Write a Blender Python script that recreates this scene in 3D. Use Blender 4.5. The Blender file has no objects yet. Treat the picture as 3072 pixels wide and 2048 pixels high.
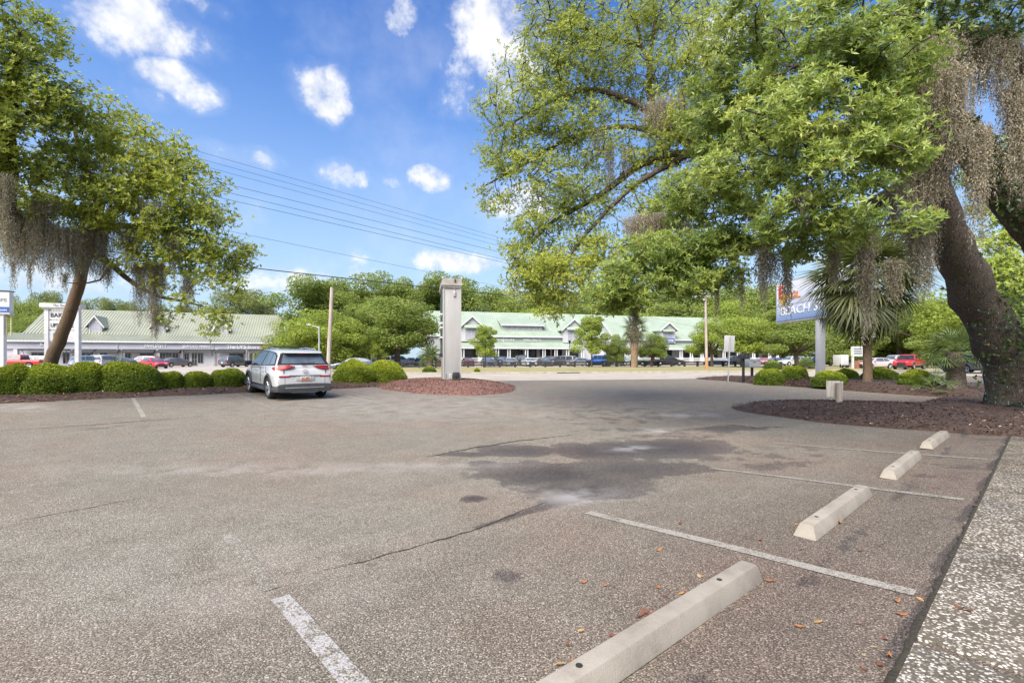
import bpy, bmesh, math, random
import numpy as np
from mathutils import Vector, Matrix

SC = bpy.context.scene
COL = SC.collection
R = math.radians
rng = np.random.default_rng(7)
random.seed(7)

# ---------------------------------------------------------------- camera, sky, sun, exposure
F, CU, HV, H = 1411.0, 1536.0, 1073.0, 1.43      # focal length and horizon of the 3072 px frame, eye height in metres
cam_data = bpy.data.cameras.new("camera")
cam = bpy.data.objects.new("camera", cam_data)
COL.objects.link(cam)
cam.location = (0, 0, H)
cam.rotation_euler = (R(90), 0, 0)
cam_data.sensor_width = 36.0
cam_data.lens = 36.0 * F / 3072.0
cam_data.shift_y = (HV - 1024.0) / 3072.0
cam_data.clip_start = 0.05
cam_data.clip_end = 3000.0
SC.camera = cam

SUN_EL, SUN_AZ = R(48), R(207)       # azimuth clockwise from +Y: from behind and to the left of the camera
SC.view_settings.view_transform = 'Standard'
SC.view_settings.look = 'None'
SC.view_settings.gamma = 1.0
SC.view_settings.exposure = 1.38
SC.view_settings.use_curve_mapping = False
SC.cycles.use_denoising = True
SC.cycles.max_bounces = 8
SC.cycles.transparent_max_bounces = 8
SC.cycles.diffuse_bounces = 5
SC.cycles.glossy_bounces = 2
SC.cycles.transmission_bounces = 5
SC.cycles.caustics_reflective = False
SC.cycles.caustics_refractive = False


class NT:
    """tiny node-tree writer"""
    def __init__(self, tree):
        self.t = tree
        self.n = tree.nodes
        self.l = tree.links

    def node(self, kind, **kw):
        nd = self.n.new(kind)
        ins = kw.pop('ins', {})
        for k, v in kw.items():
            setattr(nd, k, v)
        for k, v in ins.items():
            self.set(nd, k, v)
        return nd

    def set(self, nd, k, v):
        s = nd.inputs[k]
        if hasattr(v, 'is_linked') or isinstance(v, bpy.types.NodeSocket):
            self.l.new(v, s)
        else:
            s.default_value = v

    def math(self, op, a, b=0.0, c=0.0, clamp=False):
        nd = self.node('ShaderNodeMath', operation=op, use_clamp=clamp)
        self.set(nd, 0, a); self.set(nd, 1, b)
        if op in ('MULTIPLY_ADD', 'SMOOTH_MAX', 'WRAP'):
            self.set(nd, 2, c)
        return nd.outputs[0]

    def mix(self, fac, a, b, blend='MIX'):
        nd = self.node('ShaderNodeMix', data_type='RGBA', blend_type=blend)
        self.set(nd, 0, fac)
        self.set(nd, 6, a if not isinstance(a, tuple) else (*a[:3], 1))
        self.set(nd, 7, b if not isinstance(b, tuple) else (*b[:3], 1))
        return nd.outputs[2]

    def ramp(self, fac, stops, interp='LINEAR'):
        nd = self.node('ShaderNodeValToRGB')
        cr = nd.color_ramp
        cr.interpolation = interp
        while len(cr.elements) < len(stops):
            cr.elements.new(0.5)
        for e, (p, c) in zip(cr.elements, stops):
            e.position = p
            e.color = (*c, 1) if isinstance(c, tuple) else (c, c, c, 1)
        self.set(nd, 0, fac)
        return nd.outputs[0]

    def noise(self, vec, scale, detail=3, rough=0.55, out=0):
        nd = self.node('ShaderNodeTexNoise', ins={'Scale': scale, 'Detail': detail, 'Roughness': rough})
        if vec is not None:
            self.l.new(vec, nd.inputs['Vector'])
        return nd.outputs[out]

    def smooth(self, x, lo, hi):
        nd = self.node('ShaderNodeMapRange', interpolation_type='SMOOTHSTEP', ins={1: lo, 2: hi, 3: 0.0, 4: 1.0})
        self.set(nd, 0, x)
        return nd.outputs[0]


def build_world():
    w = bpy.data.worlds.new("World")
    SC.world = w
    w.use_nodes = True
    t = NT(w.node_tree)
    for nd in list(t.n):
        t.n.remove(nd)
    out = t.node('ShaderNodeOutputWorld')
    sky = t.node('ShaderNodeTexSky', sky_type='NISHITA')
    sky.sun_disc = False
    sky.sun_elevation = SUN_EL
    sky.sun_rotation = SUN_AZ
    sky.altitude = 0.0
    sky.air_density = 1.0
    sky.dust_density = 0.6
    sky.ozone_density = 2.2
    hsv = t.node('ShaderNodeHueSaturation', ins={'Hue': 0.512, 'Saturation': 1.32, 'Value': 0.82, 'Color': sky.outputs[0]})
    tc = t.node('ShaderNodeTexCoord')
    d = tc.outputs['Generated']
    # clouds, each at its own direction in the sky: (u, v, half width, half height, thickness)
    spots = [(400, 45, 210, 85, 1.0), (500, 105, 100, 55, .85), (310, 95, 130, 60, .55), (570, 10, 110, 40, .75), (520, 235, 80, 50, 1.0), (590, 285, 75, 48, 1.05), (480, 300, 60, 40, .45), (950, 255, 85, 75, .85),
             (985, 320, 60, 50, .85), (1200, 50, 50, 60, .75), (1500, 90, 170, 190, 1.0), (1405, 285, 80, 60, .75), (690, 462, 130, 36, .85),
             (780, 478, 50, 32, .9), (1045, 527, 75, 42, 1.0), (1180, 540, 42, 28, .7), (1285, 540, 72, 40, 1.05), (1425, 572, 30, 18, .6),
             (1565, 615, 120, 62, 1.1), (1390, 786, 230, 34, .9), (850, 845, 240, 50, .75), (200, 835, 330, 60, .8), (2140, 130, 110, 80, .9),
             (2750, 760, 400, 50, .8), (1600, 880, 500, 40, .6)]
    nz = t.noise(d, 12.0, 8, 0.6)
    nz2 = t.noise(d, 26.0, 5, 0.6)
    wob = t.math('ADD', t.math('MULTIPLY', t.math('SUBTRACT', nz, 0.5), 3.3), t.math('MULTIPLY', t.math('SUBTRACT', nz2, 0.5), 1.7))
    best = None
    low = None
    for (u, v, ru, rv, th) in spots:
        c = Vector(((u - CU) / F, 1.0, (HV - v) / F)); ln = c.length
        c.normalize()
        r = c.cross(Vector((0, 0, 1))).normalized()
        up = r.cross(c).normalized()
        a = t.node('ShaderNodeVectorMath', operation='DOT_PRODUCT'); t.l.new(d, a.inputs[0])
        a.inputs[1].default_value = r / (ru / F / ln)
        b = t.node('ShaderNodeVectorMath', operation='DOT_PRODUCT'); t.l.new(d, b.inputs[0])
        b.inputs[1].default_value = up / (rv / F / ln)
        f = t.node('ShaderNodeVectorMath', operation='DOT_PRODUCT'); t.l.new(d, f.inputs[0])
        f.inputs[1].default_value = c
        q = t.math('MULTIPLY_ADD', a.outputs['Value'], a.outputs['Value'], t.math('MULTIPLY', b.outputs['Value'], b.outputs['Value']))
        m = t.math('MULTIPLY', t.math('SUBTRACT', 1.0, q), 0.8)
        m = t.math('ADD', m, (th - 1.08))
        front = t.math('GREATER_THAN', f.outputs['Value'], 0.3)
        m = t.math('SUBTRACT', t.math('MULTIPLY', t.math('ADD', m, 3.0), front), 3.0)
        m = t.math('MAXIMUM', m, -3.0)
        best = m if best is None else t.math('MAXIMUM', best, m)
    # scattered cumulus goes on unseen, thicker behind the camera to add fill light
    z = t.node('ShaderNodeSeparateXYZ'); t.l.new(d, z.inputs[0])
    far = t.noise(d, 3.1, 4, 0.5)
    behind = t.smooth(z.outputs[1], 0.45, -0.15)
    gen = t.math('SUBTRACT', t.math('MULTIPLY', t.math('SUBTRACT', far, 0.50), 5.0), t.math('SUBTRACT', 1.2, t.math('MULTIPLY', behind, 1.2)))
    best = t.math('MAXIMUM', best, gen)
    dens = t.smooth(t.math('ADD', best, wob), -0.2, 1.05)
    halo = t.math('MULTIPLY', t.smooth(t.math('ADD', best, t.math('MULTIPLY', wob, 0.9)), -0.9, 0.9), 0.2)
    dens = t.math('MAXIMUM', dens, halo)
    veil = t.math('MULTIPLY', t.smooth(t.noise(d, 4.0, 5, 0.6), 0.45, 0.8), 0.22)
    dens = t.math('MAXIMUM', dens, veil)
    haze = t.math('MULTIPLY', t.smooth(z.outputs[2], 0.64, -0.06), 0.92)
    shade = t.noise(d, 13.0, 4, 0.6)
    ccol = t.ramp(shade, [(0.30, (2.1, 2.35, 2.9)), (0.5, (3.3, 3.35, 3.5)), (0.7, (3.9, 3.85, 3.8))])
    base = t.mix(haze, hsv.outputs[0], (1.75, 2.35, 2.95))
    colr = t.mix(dens, base, ccol)
    bg = t.node('ShaderNodeBackground', ins={'Color': colr, 'Strength': 0.119})
    t.l.new(bg.outputs[0], out.inputs[0])


build_world()
sun_data = bpy.data.lights.new("sun", 'SUN')
sun_data.energy = 3.3
sun_data.angle = R(54)
sun_data.color = (1.0, 0.93, 0.82)
sun = bpy.data.objects.new("sun", sun_data)
COL.objects.link(sun)
_sd = Vector((math.sin(SUN_AZ) * math.cos(SUN_EL), math.cos(SUN_AZ) * math.cos(SUN_EL), math.sin(SUN_EL)))
sun.rotation_euler = _sd.to_track_quat('Z', 'Y').to_euler()
sun.location = (-20, -30, 40)

# ---------------------------------------------------------------- the lie of the land
AX, BX = np.array([0.752, 0.659]), np.array([-0.659, 0.752])      # along the wheel stops / along the parking lines
_bk = np.array([-40, -1.5, 0.4, 1.2, 4.0, 6.0, 8.0, 12, 17, 20, 24, 60.])
_bz = np.array([.06, .06, .047, 0, -.15, -.2, -.19, -.08, .07, .14, .17, .17])
_bf = np.linspace(-40, 60, 2001)
_zf = np.interp(_bf, _bk, _bz)
_kern = np.exp(-np.linspace(-2, 2, 21) ** 2); _kern /= _kern.sum()
_zs = np.convolve(np.pad(_zf, 10, mode='edge'), _kern, mode='valid')


def sstep(x, a, b):
    t = np.clip((x - a) / (b - a), 0, 1)
    return t * t * (3 - 2 * t)


def gz(x, y):
    x = np.asarray(x, float); y = np.asarray(y, float)
    a = AX[0] * x + AX[1] * y
    b = BX[0] * x + BX[1] * y
    z = np.interp(b, _bf, _zs)
    s = sstep(a, 9, 16) * sstep(b, 0.5, 1.5)
    z = z * (1 - s) + 0.08 * s
    return z * (1 - sstep(y, 32, 50))


def W(u, v, d):
    return Vector(((u - CU) / F * d, d, H + (HV - v) / F * d))


def G(u, v, dz=0.0):
    """where the sight line through (u, v) meets the ground"""
    d = np.concatenate([np.arange(1.0, 30, .02), np.arange(30, 140, .2)])
    x = (u - CU) / F * d
    z = H + (HV - v) / F * d
    hit = np.nonzero(z <= gz(x, d) + dz)[0]
    i = hit[0] if len(hit) else -1
    return Vector((x[i], d[i], float(gz(x[i], d[i])) + dz))


def onground(x, y, dz=0.0):
    return Vector((x, y, float(gz(x, y)) + dz))


def AB(a, b):
    return (a * AX[0] + b * BX[0], a * AX[1] + b * BX[1])


# ---------------------------------------------------------------- objects
def tag(o, label=None, cat=None, group=None, kind=None):
    if label: o['label'] = label
    if cat: o['category'] = cat
    if group: o['group'] = group
    if kind: o['kind'] = kind
    return o


def empty(name, loc=(0, 0, 0), rz=0.0, label=None, cat=None, group=None):
    o = bpy.data.objects.new(name, None)
    o.empty_display_size = 0.2
    o.location = loc
    o.rotation_euler = (0, 0, rz)
    COL.objects.link(o)
    return tag(o, label, cat, group)


def link(name, me, m=None, parent=None, loc=None, rot=None, scale=None):
    o = bpy.data.objects.new(name, me)
    COL.objects.link(o)
    if m is not None and not me.materials:
        me.materials.append(m)
    if parent is not None:
        o.parent = parent
    if loc is not None: o.location = loc
    if rot is not None: o.rotation_euler = rot
    if scale is not None: o.scale = scale if hasattr(scale, '__len__') else (scale,) * 3
    return o


def copy_tree(o, parent=None):
    c = o.copy()
    COL.objects.link(c)
    if parent is not None:
        c.parent = parent
    for ch in list(o.children):
        copy_tree(ch, c)
    return c


class MB:
    def __init__(self):
        self.v = []; self.f = []

    def add(self, vs, fs):
        o = len(self.v)
        self.v.extend([tuple(p) for p in vs])
        self.f.extend([tuple(i + o for i in f) for f in fs])
        return self

    def box(self, x0, x1, y0, y1, z0, z1):
        vs = [(x0, y0, z0), (x1, y0, z0), (x1, y1, z0), (x0, y1, z0), (x0, y0, z1), (x1, y0, z1), (x1, y1, z1), (x0, y1, z1)]
        return self.add(vs, [(0, 3, 2, 1), (4, 5, 6, 7), (0, 1, 5, 4), (1, 2, 6, 5), (2, 3, 7, 6), (3, 0, 4, 7)])

    def prism(self, poly, axis, a, b):
        """poly: 2D points in the two other axes (x: (y,z); y: (x,z); z: (x,y)) swept from a to b"""
        n = len(poly)
        mk = {'x': lambda p, t: (t, p[0], p[1]), 'y': lambda p, t: (p[0], t, p[1]), 'z': lambda p, t: (p[0], p[1], t)}[axis]
        vs = [mk(p, a) for p in poly] + [mk(p, b) for p in poly]
        fs = [tuple(range(n))[::-1], tuple(range(n, 2 * n))] + [(i, (i + 1) % n, n + (i + 1) % n, n + i) for i in range(n)]
        return self.add(vs, fs)

    def bar(self, p, q, r, n=8, r2=None):
        return self.tube([p, q], [r, r if r2 is None else r2], n)

    def tube(self, pts, rad, n=8, cap=True):
        pts = [Vector(p) for p in pts]
        if not hasattr(rad, '__len__'):
            rad = [rad] * len(pts)
        ref = None
        vs = []
        m = len(pts)
        for i, p in enumerate(pts):
            t = (pts[min(i + 1, m - 1)] - pts[max(i - 1, 0)])
            if t.length < 1e-9: t = Vector((0, 0, 1))
            t.normalize()
            if ref is None:
                ref = Vector((1, 0, 0)) if abs(t.x) < 0.8 else Vector((0, 1, 0))
            a = (ref - t * ref.dot(t))
            if a.length < 1e-6: a = t.orthogonal()
            a.normalize(); ref = a
            b = t.cross(a)
            for k in range(n):
                w = 2 * math.pi * k / n
                vs.append(p + (a * math.cos(w) + b * math.sin(w)) * rad[i])
        fs = []
        for i in range(m - 1):
            for k in range(n):
                k2 = (k + 1) % n
                fs.append((i * n + k, i * n + k2, (i + 1) * n + k2, (i + 1) * n + k))
        if cap:
            fs.append(tuple(range(n))[::-1])
            fs.append(tuple((m - 1) * n + k for k in range(n)))
        return self.add(vs, fs)

    def disc(self, c, axis, r, h, n=20):
        c = Vector(c); ax = {'x': Vector((1, 0, 0)), 'y': Vector((0, 1, 0)), 'z': Vector((0, 0, 1))}[axis]
        return self.tube([c - ax * h / 2, c + ax * h / 2], [r, r], n)

    def mesh(self, name, smooth=None):
        me = bpy.data.meshes.new(name)
        me.from_pydata(self.v, [], self.f)
        me.update()
        if smooth is not None:
            me.polygons.foreach_set('use_smooth', [True] * len(me.polygons))
            if smooth < 180:
                me.set_sharp_from_angle(angle=R(smooth))
        return me

    def build(self, name, m=None, parent=None, smooth=None, bevel=0.0, seg=2, loc=None, rot=None):
        if bevel:
            bm = bmesh.new()
            vs = [bm.verts.new(p) for p in self.v]
            for f in self.f:
                try: bm.faces.new([vs[i] for i in f])
                except ValueError: pass
            bmesh.ops.recalc_face_normals(bm, faces=bm.faces)
            ed = [e for e in bm.edges if len(e.link_faces) == 2 and e.calc_face_angle(0) > R(25)]
            bmesh.ops.bevel(bm, geom=ed, offset=bevel, segments=seg, profile=0.6, affect='EDGES', clamp_overlap=True)
            me = bpy.data.meshes.new(name)
            bm.to_mesh(me); bm.free()
            me.polygons.foreach_set('use_smooth', [True] * len(me.polygons))
            me.set_sharp_from_angle(angle=R(smooth or 40))
        else:
            me = self.mesh(name, smooth)
        return link(name, me, m, parent, loc, rot)


def grid_mesh(name, X, Y, Z, attrs=None, smooth=True):
    ny, nx = X.shape
    n = nx * ny
    co = np.stack([X.ravel(), Y.ravel(), Z.ravel()], 1).astype(np.float32)
    i = np.arange(n).reshape(ny, nx)
    q = np.stack([i[:-1, :-1].ravel(), i[:-1, 1:].ravel(), i[1:, 1:].ravel(), i[1:, :-1].ravel()], 1)
    return raw_mesh(name, co, q, attrs, smooth)


def raw_mesh(name, co, faces, attrs=None, smooth=False):
    """faces: an (m, k) index array, k = 3 or 4"""
    me = bpy.data.meshes.new(name)
    m, k = faces.shape
    me.vertices.add(len(co))
    me.vertices.foreach_set('co', np.ascontiguousarray(co, np.float32).ravel())
    me.loops.add(m * k)
    me.loops.foreach_set('vertex_index', np.ascontiguousarray(faces, np.int32).ravel())
    me.polygons.add(m)
    me.polygons.foreach_set('loop_start', np.arange(0, m * k, k, dtype=np.int32))
    if smooth:
        me.polygons.foreach_set('use_smooth', np.ones(m, bool))
    for nm, arr in (attrs or {}).items():
        at = me.attributes.new(nm, 'FLOAT', 'POINT')
        at.data.foreach_set('value', np.ascontiguousarray(arr, np.float32).ravel())
    me.update(calc_edges=True)
    me.validate()
    return me


def text_mesh(s, height, depth=0.02, bold=0.0, squeeze=1.0, width=None):
    """lettering in the x-z plane, its foot on z = 0, centred on x, facing -y"""
    cu = bpy.data.curves.new('lettering', 'FONT')
    cu.body = s
    cu.align_x = 'CENTER'
    cu.extrude = depth
    cu.offset = bold
    cu.resolution_u = 2
    o = bpy.data.objects.new('lettering', cu)
    COL.objects.link(o)
    dg = bpy.context.evaluated_depsgraph_get()
    me = bpy.data.meshes.new_from_object(o.evaluated_get(dg))
    bpy.data.objects.remove(o)
    bpy.data.curves.remove(cu)
    co = np.zeros(len(me.vertices) * 3, np.float32)
    me.vertices.foreach_get('co', co)
    co = co.reshape(-1, 3)
    k = height / max(1e-6, 0.73)
    w = co[:, 0].max() - co[:, 0].min()
    cx = (co[:, 0].max() + co[:, 0].min()) / 2
    kx = k * squeeze if width is None else width / w
    out = np.stack([(co[:, 0] - cx) * kx, -co[:, 2], co[:, 1] * k], 1)
    me.vertices.foreach_set('co', out.ravel())
    me.update()
    return me


# ---------------------------------------------------------------- materials
_mats = {}


def mat(name, col, rough=0.6, var=0.12, scale=6.0, metal=0.0, bump=0.0, bscale=40.0, coat=0.0, spec=0.5, col2=None, emit=0.0, ramp=None, stretch=None):
    """painted / plain surface with some unevenness of colour, gloss and relief"""
    if name in _mats:
        return _mats[name]
    m = bpy.data.materials.new(name)
    m.use_nodes = True
    t = NT(m.node_tree)
    b = t.n['Principled BSDF']
    tc = t.node('ShaderNodeTexCoord')
    vec = tc.outputs['Object']
    if stretch:
        mp = t.node('ShaderNodeMapping'); mp.inputs['Scale'].default_value = stretch
        t.l.new(vec, mp.inputs[0]); vec = mp.outputs[0]
    nz = t.noise(vec, scale, 5, 0.6)
    c2 = col2 or tuple(max(0, c * (1 - 2.2 * var)) for c in col)
    c1 = tuple(min(1, c * (1 + 0.5 * var)) for c in col)
    cc = t.ramp(nz, ramp or [(0.3, c2), (0.62, c1)])
    t.set(b, 'Base Color', cc)
    rr = t.ramp(nz, [(0.3, min(1, rough * 1.15)), (0.7, rough * 0.88)])
    t.set(b, 'Roughness', rr)
    b.inputs['Metallic'].default_value = metal
    b.inputs['Specular IOR Level'].default_value = spec
    if coat:
        b.inputs['Coat Weight'].default_value = coat
        b.inputs['Coat Roughness'].default_value = 0.06
    if bump:
        bp = t.node('ShaderNodeBump', ins={'Strength': bump, 'Distance': 0.01, 'Height': t.noise(vec, bscale, 4, 0.6)})
        t.l.new(bp.outputs[0], b.inputs['Normal'])
    if emit:
        t.set(b, 'Emission Color', (*col, 1)); b.inputs['Emission Strength'].default_value = emit
    _mats[name] = m
    return m


def foliage(name, dark, mid, light, rough=0.45, trans=0.35, spec=0.35):
    """leaf colour runs from old dark leaf to fresh leaf by tint; on clipped shrubs the tint also paints in sunlit tops"""
    m = bpy.data.materials.new(name)
    m.use_nodes = True
    t = NT(m.node_tree)
    b = t.n['Principled BSDF']
    out = t.n['Material Output']
    at = t.node('ShaderNodeAttribute', attribute_name='tint')
    col = t.ramp(at.outputs['Fac'], [(0.0, dark), (0.5, mid), (0.92, light), (1.0, (0.30, 0.17, 0.05))])
    t.set(b, 'Base Color', col)
    b.inputs['Roughness'].default_value = rough
    b.inputs['Specular IOR Level'].default_value = spec
    tr = t.node('ShaderNodeBsdfTranslucent')
    t.l.new(t.mix(0.55, col, (0.46, 0.56, 0.09), 'MIX'), tr.inputs[0])
    mx = t.node('ShaderNodeMixShader', ins={0: trans})
    t.l.new(b.outputs[0], mx.inputs[1]); t.l.new(tr.outputs[0], mx.inputs[2])
    t.l.new(mx.outputs[0], out.inputs[0])
    return m


def bark_mat(name, c1, c2, scale=5.0, ring=0.0):
    m = bpy.data.materials.new(name)
    m.use_nodes = True
    t = NT(m.node_tree)
    b = t.n['Principled BSDF']
    tc = t.node('ShaderNodeTexCoord')
    mp = t.node('ShaderNodeMapping'); mp.inputs['Scale'].default_value = (1, 1, 0.35 if not ring else 2.6)
    t.l.new(tc.outputs['Object'], mp.inputs[0])
    vo = t.node('ShaderNodeTexVoronoi', feature='DISTANCE_TO_EDGE', ins={'Scale': scale * 3.4})
    wv = t.node('ShaderNodeVectorMath', operation='ADD'); t.l.new(mp.outputs[0], wv.inputs[0])
    nd = t.node('ShaderNodeTexNoise', ins={'Scale': 3.0, 'Detail': 3.0}); t.l.new(mp.outputs[0], nd.inputs['Vector'])
    t.l.new(nd.outputs['Color'], wv.inputs[1])
    t.l.new(wv.outputs[0], vo.inputs['Vector'])
    nz = t.noise(mp.outputs[0], scale, 6, 0.65)
    crack = t.smooth(vo.outputs['Distance'], 0.0, 0.10)
    big = t.noise(tc.outputs['Object'], 1.3, 3, 0.6)
    col = t.mix(nz, c1, c2)
    col = t.mix(t.smooth(big, 0.5, 0.72), col, (0.11, 0.12, 0.075))
    lich = t.smooth(t.noise(tc.outputs['Object'], 14, 4, 0.7), 0.60, 0.68)
    col = t.mix(lich, col, (0.30, 0.29, 0.25))
    col = t.mix(crack, tuple(c * 0.8 for c in c1), col)
    t.set(b, 'Base Color', col)
    b.inputs['Roughness'].default_value = 0.92
    b.inputs['Specular IOR Level'].default_value = 0.15
    hh = t.math('ADD', t.math('MULTIPLY', crack, 0.7), t.math('MULTIPLY', nz, 0.8))
    bp = t.node('ShaderNodeBump', ins={'Strength': 0.9, 'Distance': 0.035, 'Height': hh})
    t.l.new(bp.outputs[0], b.inputs['Normal'])
    return m


def asphalt_mat(name, pale=1.0):
    m = bpy.data.materials.new(name)
    m.use_nodes = True
    t = NT(m.node_tree)
    b = t.n['Principled BSDF']
    v = t.node('ShaderNodeTexCoord').outputs['Object']
    vo = t.node('ShaderNodeTexVoronoi', feature='F1', ins={'Scale': 115.0, 'Randomness': 1.0}); t.l.new(v, vo.inputs['Vector'])
    sep = t.node('ShaderNodeSeparateColor'); t.l.new(vo.outputs['Color'], sep.inputs[0])
    stone = t.ramp(sep.outputs[0], [(0.0, (.155, .138, .108)), (0.45, (.215, .193, .152)), (0.78, (.285, .258, .206)), (0.93, (.40, .365, .30)), (1.0, (.52, .485, .42))])
    core = t.smooth(vo.outputs['Distance'], 0.75, 0.42)
    col = t.mix(core, (.088, .078, .062), stone)
    big = t.noise(v, 0.35, 4, 0.6)
    mid = t.noise(v, 2.2, 4, 0.6)
    col = t.mix(t.smooth(big, 0.40, 0.66), col, t.mix(1.0, col, (1.06, 0.95, 0.93), 'MULTIPLY'))
    col = t.mix(0.85, col, t.mix(1.0, col, t.ramp(mid, [(0.25, .84), (0.7, 1.1)]), 'MULTIPLY'))
    fine = t.noise(v, 14, 3, 0.6)
    st = t.node('ShaderNodeAttribute', attribute_name='stain').outputs['Fac']
    sm = t.math('ADD', st, t.math('MULTIPLY', t.math('MULTIPLY', t.math('SUBTRACT', t.noise(v, 1.9, 8, 0.7), 0.5), 1.3), t.smooth(st, 0.03, 0.3)), clamp=True)
    sm = t.math('MULTIPLY', t.smooth(sm, 0.29, 0.39), t.math('ADD', t.math('MULTIPLY', st, 0.65), 0.38), clamp=True)
    sm = t.math('ADD', sm, t.math('MULTIPLY', t.math('MULTIPLY', t.math('SUBTRACT', fine, 0.5), st), 0.8), clamp=True)
    wet = t.mix(1.0, col, (0.31, 0.285, 0.315), 'MULTIPLY')
    dtone = t.node('ShaderNodeAttribute', attribute_name='dark_tone').outputs['Fac']
    col = t.mix(dtone, col, t.mix(1.0, col, (0.66, 0.585, 0.575), 'MULTIPLY'))
    col = t.mix(sm, col, wet)
    pl = t.node('ShaderNodeAttribute', attribute_name='pale').outputs['Fac']
    col = t.mix(t.math('MULTIPLY', pl, t.smooth(mid, .3, .6), clamp=True), col, t.mix(0.5, col, (.46, .44, .43)))
    if pale != 1.0:
        col = t.mix(1.0, col, (pale, pale, pale), 'MULTIPLY')
    t.set(b, 'Base Color', col)
    t.set(b, 'Roughness', t.ramp(sm, [(0.0, 0.92), (1.0, 0.62)]))
    b.inputs['Specular IOR Level'].default_value = 0.3
    bp = t.node('ShaderNodeBump', ins={'Strength': 0.55, 'Distance': 0.006, 'Height': core})
    t.l.new(bp.outputs[0], b.inputs['Normal'])
    return m


def aggregate_mat():
    m = bpy.data.materials.new('exposed_aggregate')
    m.use_nodes = True
    t = NT(m.node_tree)
    b = t.n['Principled BSDF']
    v = t.node('ShaderNodeTexCoord').outputs['Object']
    vo = t.node('ShaderNodeTexVoronoi', feature='F1', ins={'Scale': 62.0}); t.l.new(v, vo.inputs['Vector'])
    sep = t.node('ShaderNodeSeparateColor'); t.l.new(vo.outputs['Color'], sep.inputs[0])
    patch = t.noise(v, 3.0, 5, 0.65)
    grime = t.smooth(t.noise(v, 1.1, 5, 0.7), 0.42, 0.66)
    stone = t.ramp(sep.outputs[0], [(0.0, (.17, .145, .11)), (0.3, (.33, .295, .245)), (0.6, (.52, .475, .41)), (1.0, (.68, .64, .57))])
    core = t.smooth(vo.outputs['Distance'], 0.62, 0.36)
    gap = t.mix(patch, (.075, .062, .044), (.15, .125, .09))
    keep = t.smooth(t.math('ADD', sep.outputs[1], t.math('MULTIPLY', t.math('SUBTRACT', patch, .5), 1.9)), 0.22, 0.32)
    col = t.mix(t.math('MULTIPLY', core, keep), gap, stone)
    at = t.node('ShaderNodeSeparateXYZ'); t.l.new(v, at.inputs[0])
    col = t.mix(t.math('MULTIPLY', grime, 0.45), col, t.mix(1.0, col, (.42, .37, .28), 'MULTIPLY'))
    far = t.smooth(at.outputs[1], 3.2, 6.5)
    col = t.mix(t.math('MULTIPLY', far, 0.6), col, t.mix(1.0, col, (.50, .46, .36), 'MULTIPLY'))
    t.set(b, 'Base Color', col)
    b.inputs['Roughness'].default_value = 0.85
    bp = t.node('ShaderNodeBump', ins={'Strength': 0.6, 'Distance': 0.006, 'Height': core})
    t.l.new(bp.outputs[0], b.inputs['Normal'])
    return m


def line_mat(name, c, wear):
    """worn paint: where it is gone the asphalt stones show"""
    m = bpy.data.materials.new(name)
    m.use_nodes = True
    t = NT(m.node_tree)
    b = t.n['Principled BSDF']
    v = t.node('ShaderNodeTexCoord').outputs['Object']
    vo = t.node('ShaderNodeTexVoronoi', feature='F1', ins={'Scale': 95.0}); t.l.new(v, vo.inputs['Vector'])
    sep = t.node('ShaderNodeSeparateColor'); t.l.new(vo.outputs['Color'], sep.inputs[0])
    stone = t.ramp(sep.outputs[0], [(0.0, (.15, .132, .105)), (0.45, (.205, .183, .145)), (0.78, (.275, .248, .20)), (0.93, (.39, .355, .295)), (1.0, (.51, .475, .41))])
    core = t.smooth(vo.outputs['Distance'], 0.75, 0.42)
    asp = t.mix(core, (.10, .088, .073), stone)
    n = t.math('ADD', t.noise(v, 5.0, 6, 0.7), t.math('MULTIPLY', t.math('SUBTRACT', t.noise(v, 45, 3, 0.6), 0.5), 0.6))
    gone = t.smooth(n, wear, wear + 0.10)
    paint = t.mix(core, tuple(x * .6 for x in c), t.mix(t.noise(v, 9, 4, 0.6), tuple(x * .8 for x in c), c))
    t.set(b, 'Base Color', t.mix(gone, paint, asp))
    b.inputs['Roughness'].default_value = 0.85
    bp = t.node('ShaderNodeBump', ins={'Strength': 0.5, 'Distance': 0.005, 'Height': core})
    t.l.new(bp.outputs[0], b.inputs['Normal'])
    return m


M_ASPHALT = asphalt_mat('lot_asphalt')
M_ROAD = mat('road_concrete', (.37, .325, .265), .9, .10, .6, bump=.2, bscale=30)
M_MULCH = mat('mulch', (.075, .043, .030), .95, .3, 9, bump=1.0, bscale=35, col2=(.028, .018, .013))
M_MULCH_RED = mat('red_mulch', (.20, .10, .075), .95, .25, 9, bump=1.0, bscale=35, col2=(.085, .045, .035))
M_VERGE = mat('dry_grass', (.26, .23, .10), .95, .3, .35, bump=.8, bscale=25, ramp=[(.3, (.34, .24, .13)), (.5, (.27, .24, .10)), (.68, (.17, .20, .06))])
M_FARGROUND = mat('far_ground', (.09, .11, .045), .95, .3, .1, bump=.5, bscale=8)
M_AGG = aggregate_mat()
M_CONC = mat('cast_concrete', (.28, .25, .205), .88, .2, 5, bump=.35, bscale=90, col2=(.22, .19, .155))
M_KERB = mat('kerb_concrete', (.36, .32, .265), .9, .15, 2, bump=.2)
M_WHITE = mat('white_paint', (.60, .60, .60), .55, .07, 2)
M_OFFWHITE = mat('weathered_white', (.38, .375, .37), .65, .08, 1.2, stretch=(1, 1, .25), col2=(.30, .29, .28))
M_SIDING = mat('white_siding', (.50, .50, .52), .6, .05, 1.5)
M_GREYWALL = mat('pale_grey_wall', (.50, .50, .54), .7, .06, 1.5)
M_ROOF_SAGE = mat('sage_metal_roof', (.275, .29, .22), .45, .08, .4, metal=.0, spec=.5)
M_ROOF_MINT = mat('mint_metal_roof', (.30, .36, .285), .45, .08, .4, spec=.5)
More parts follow.
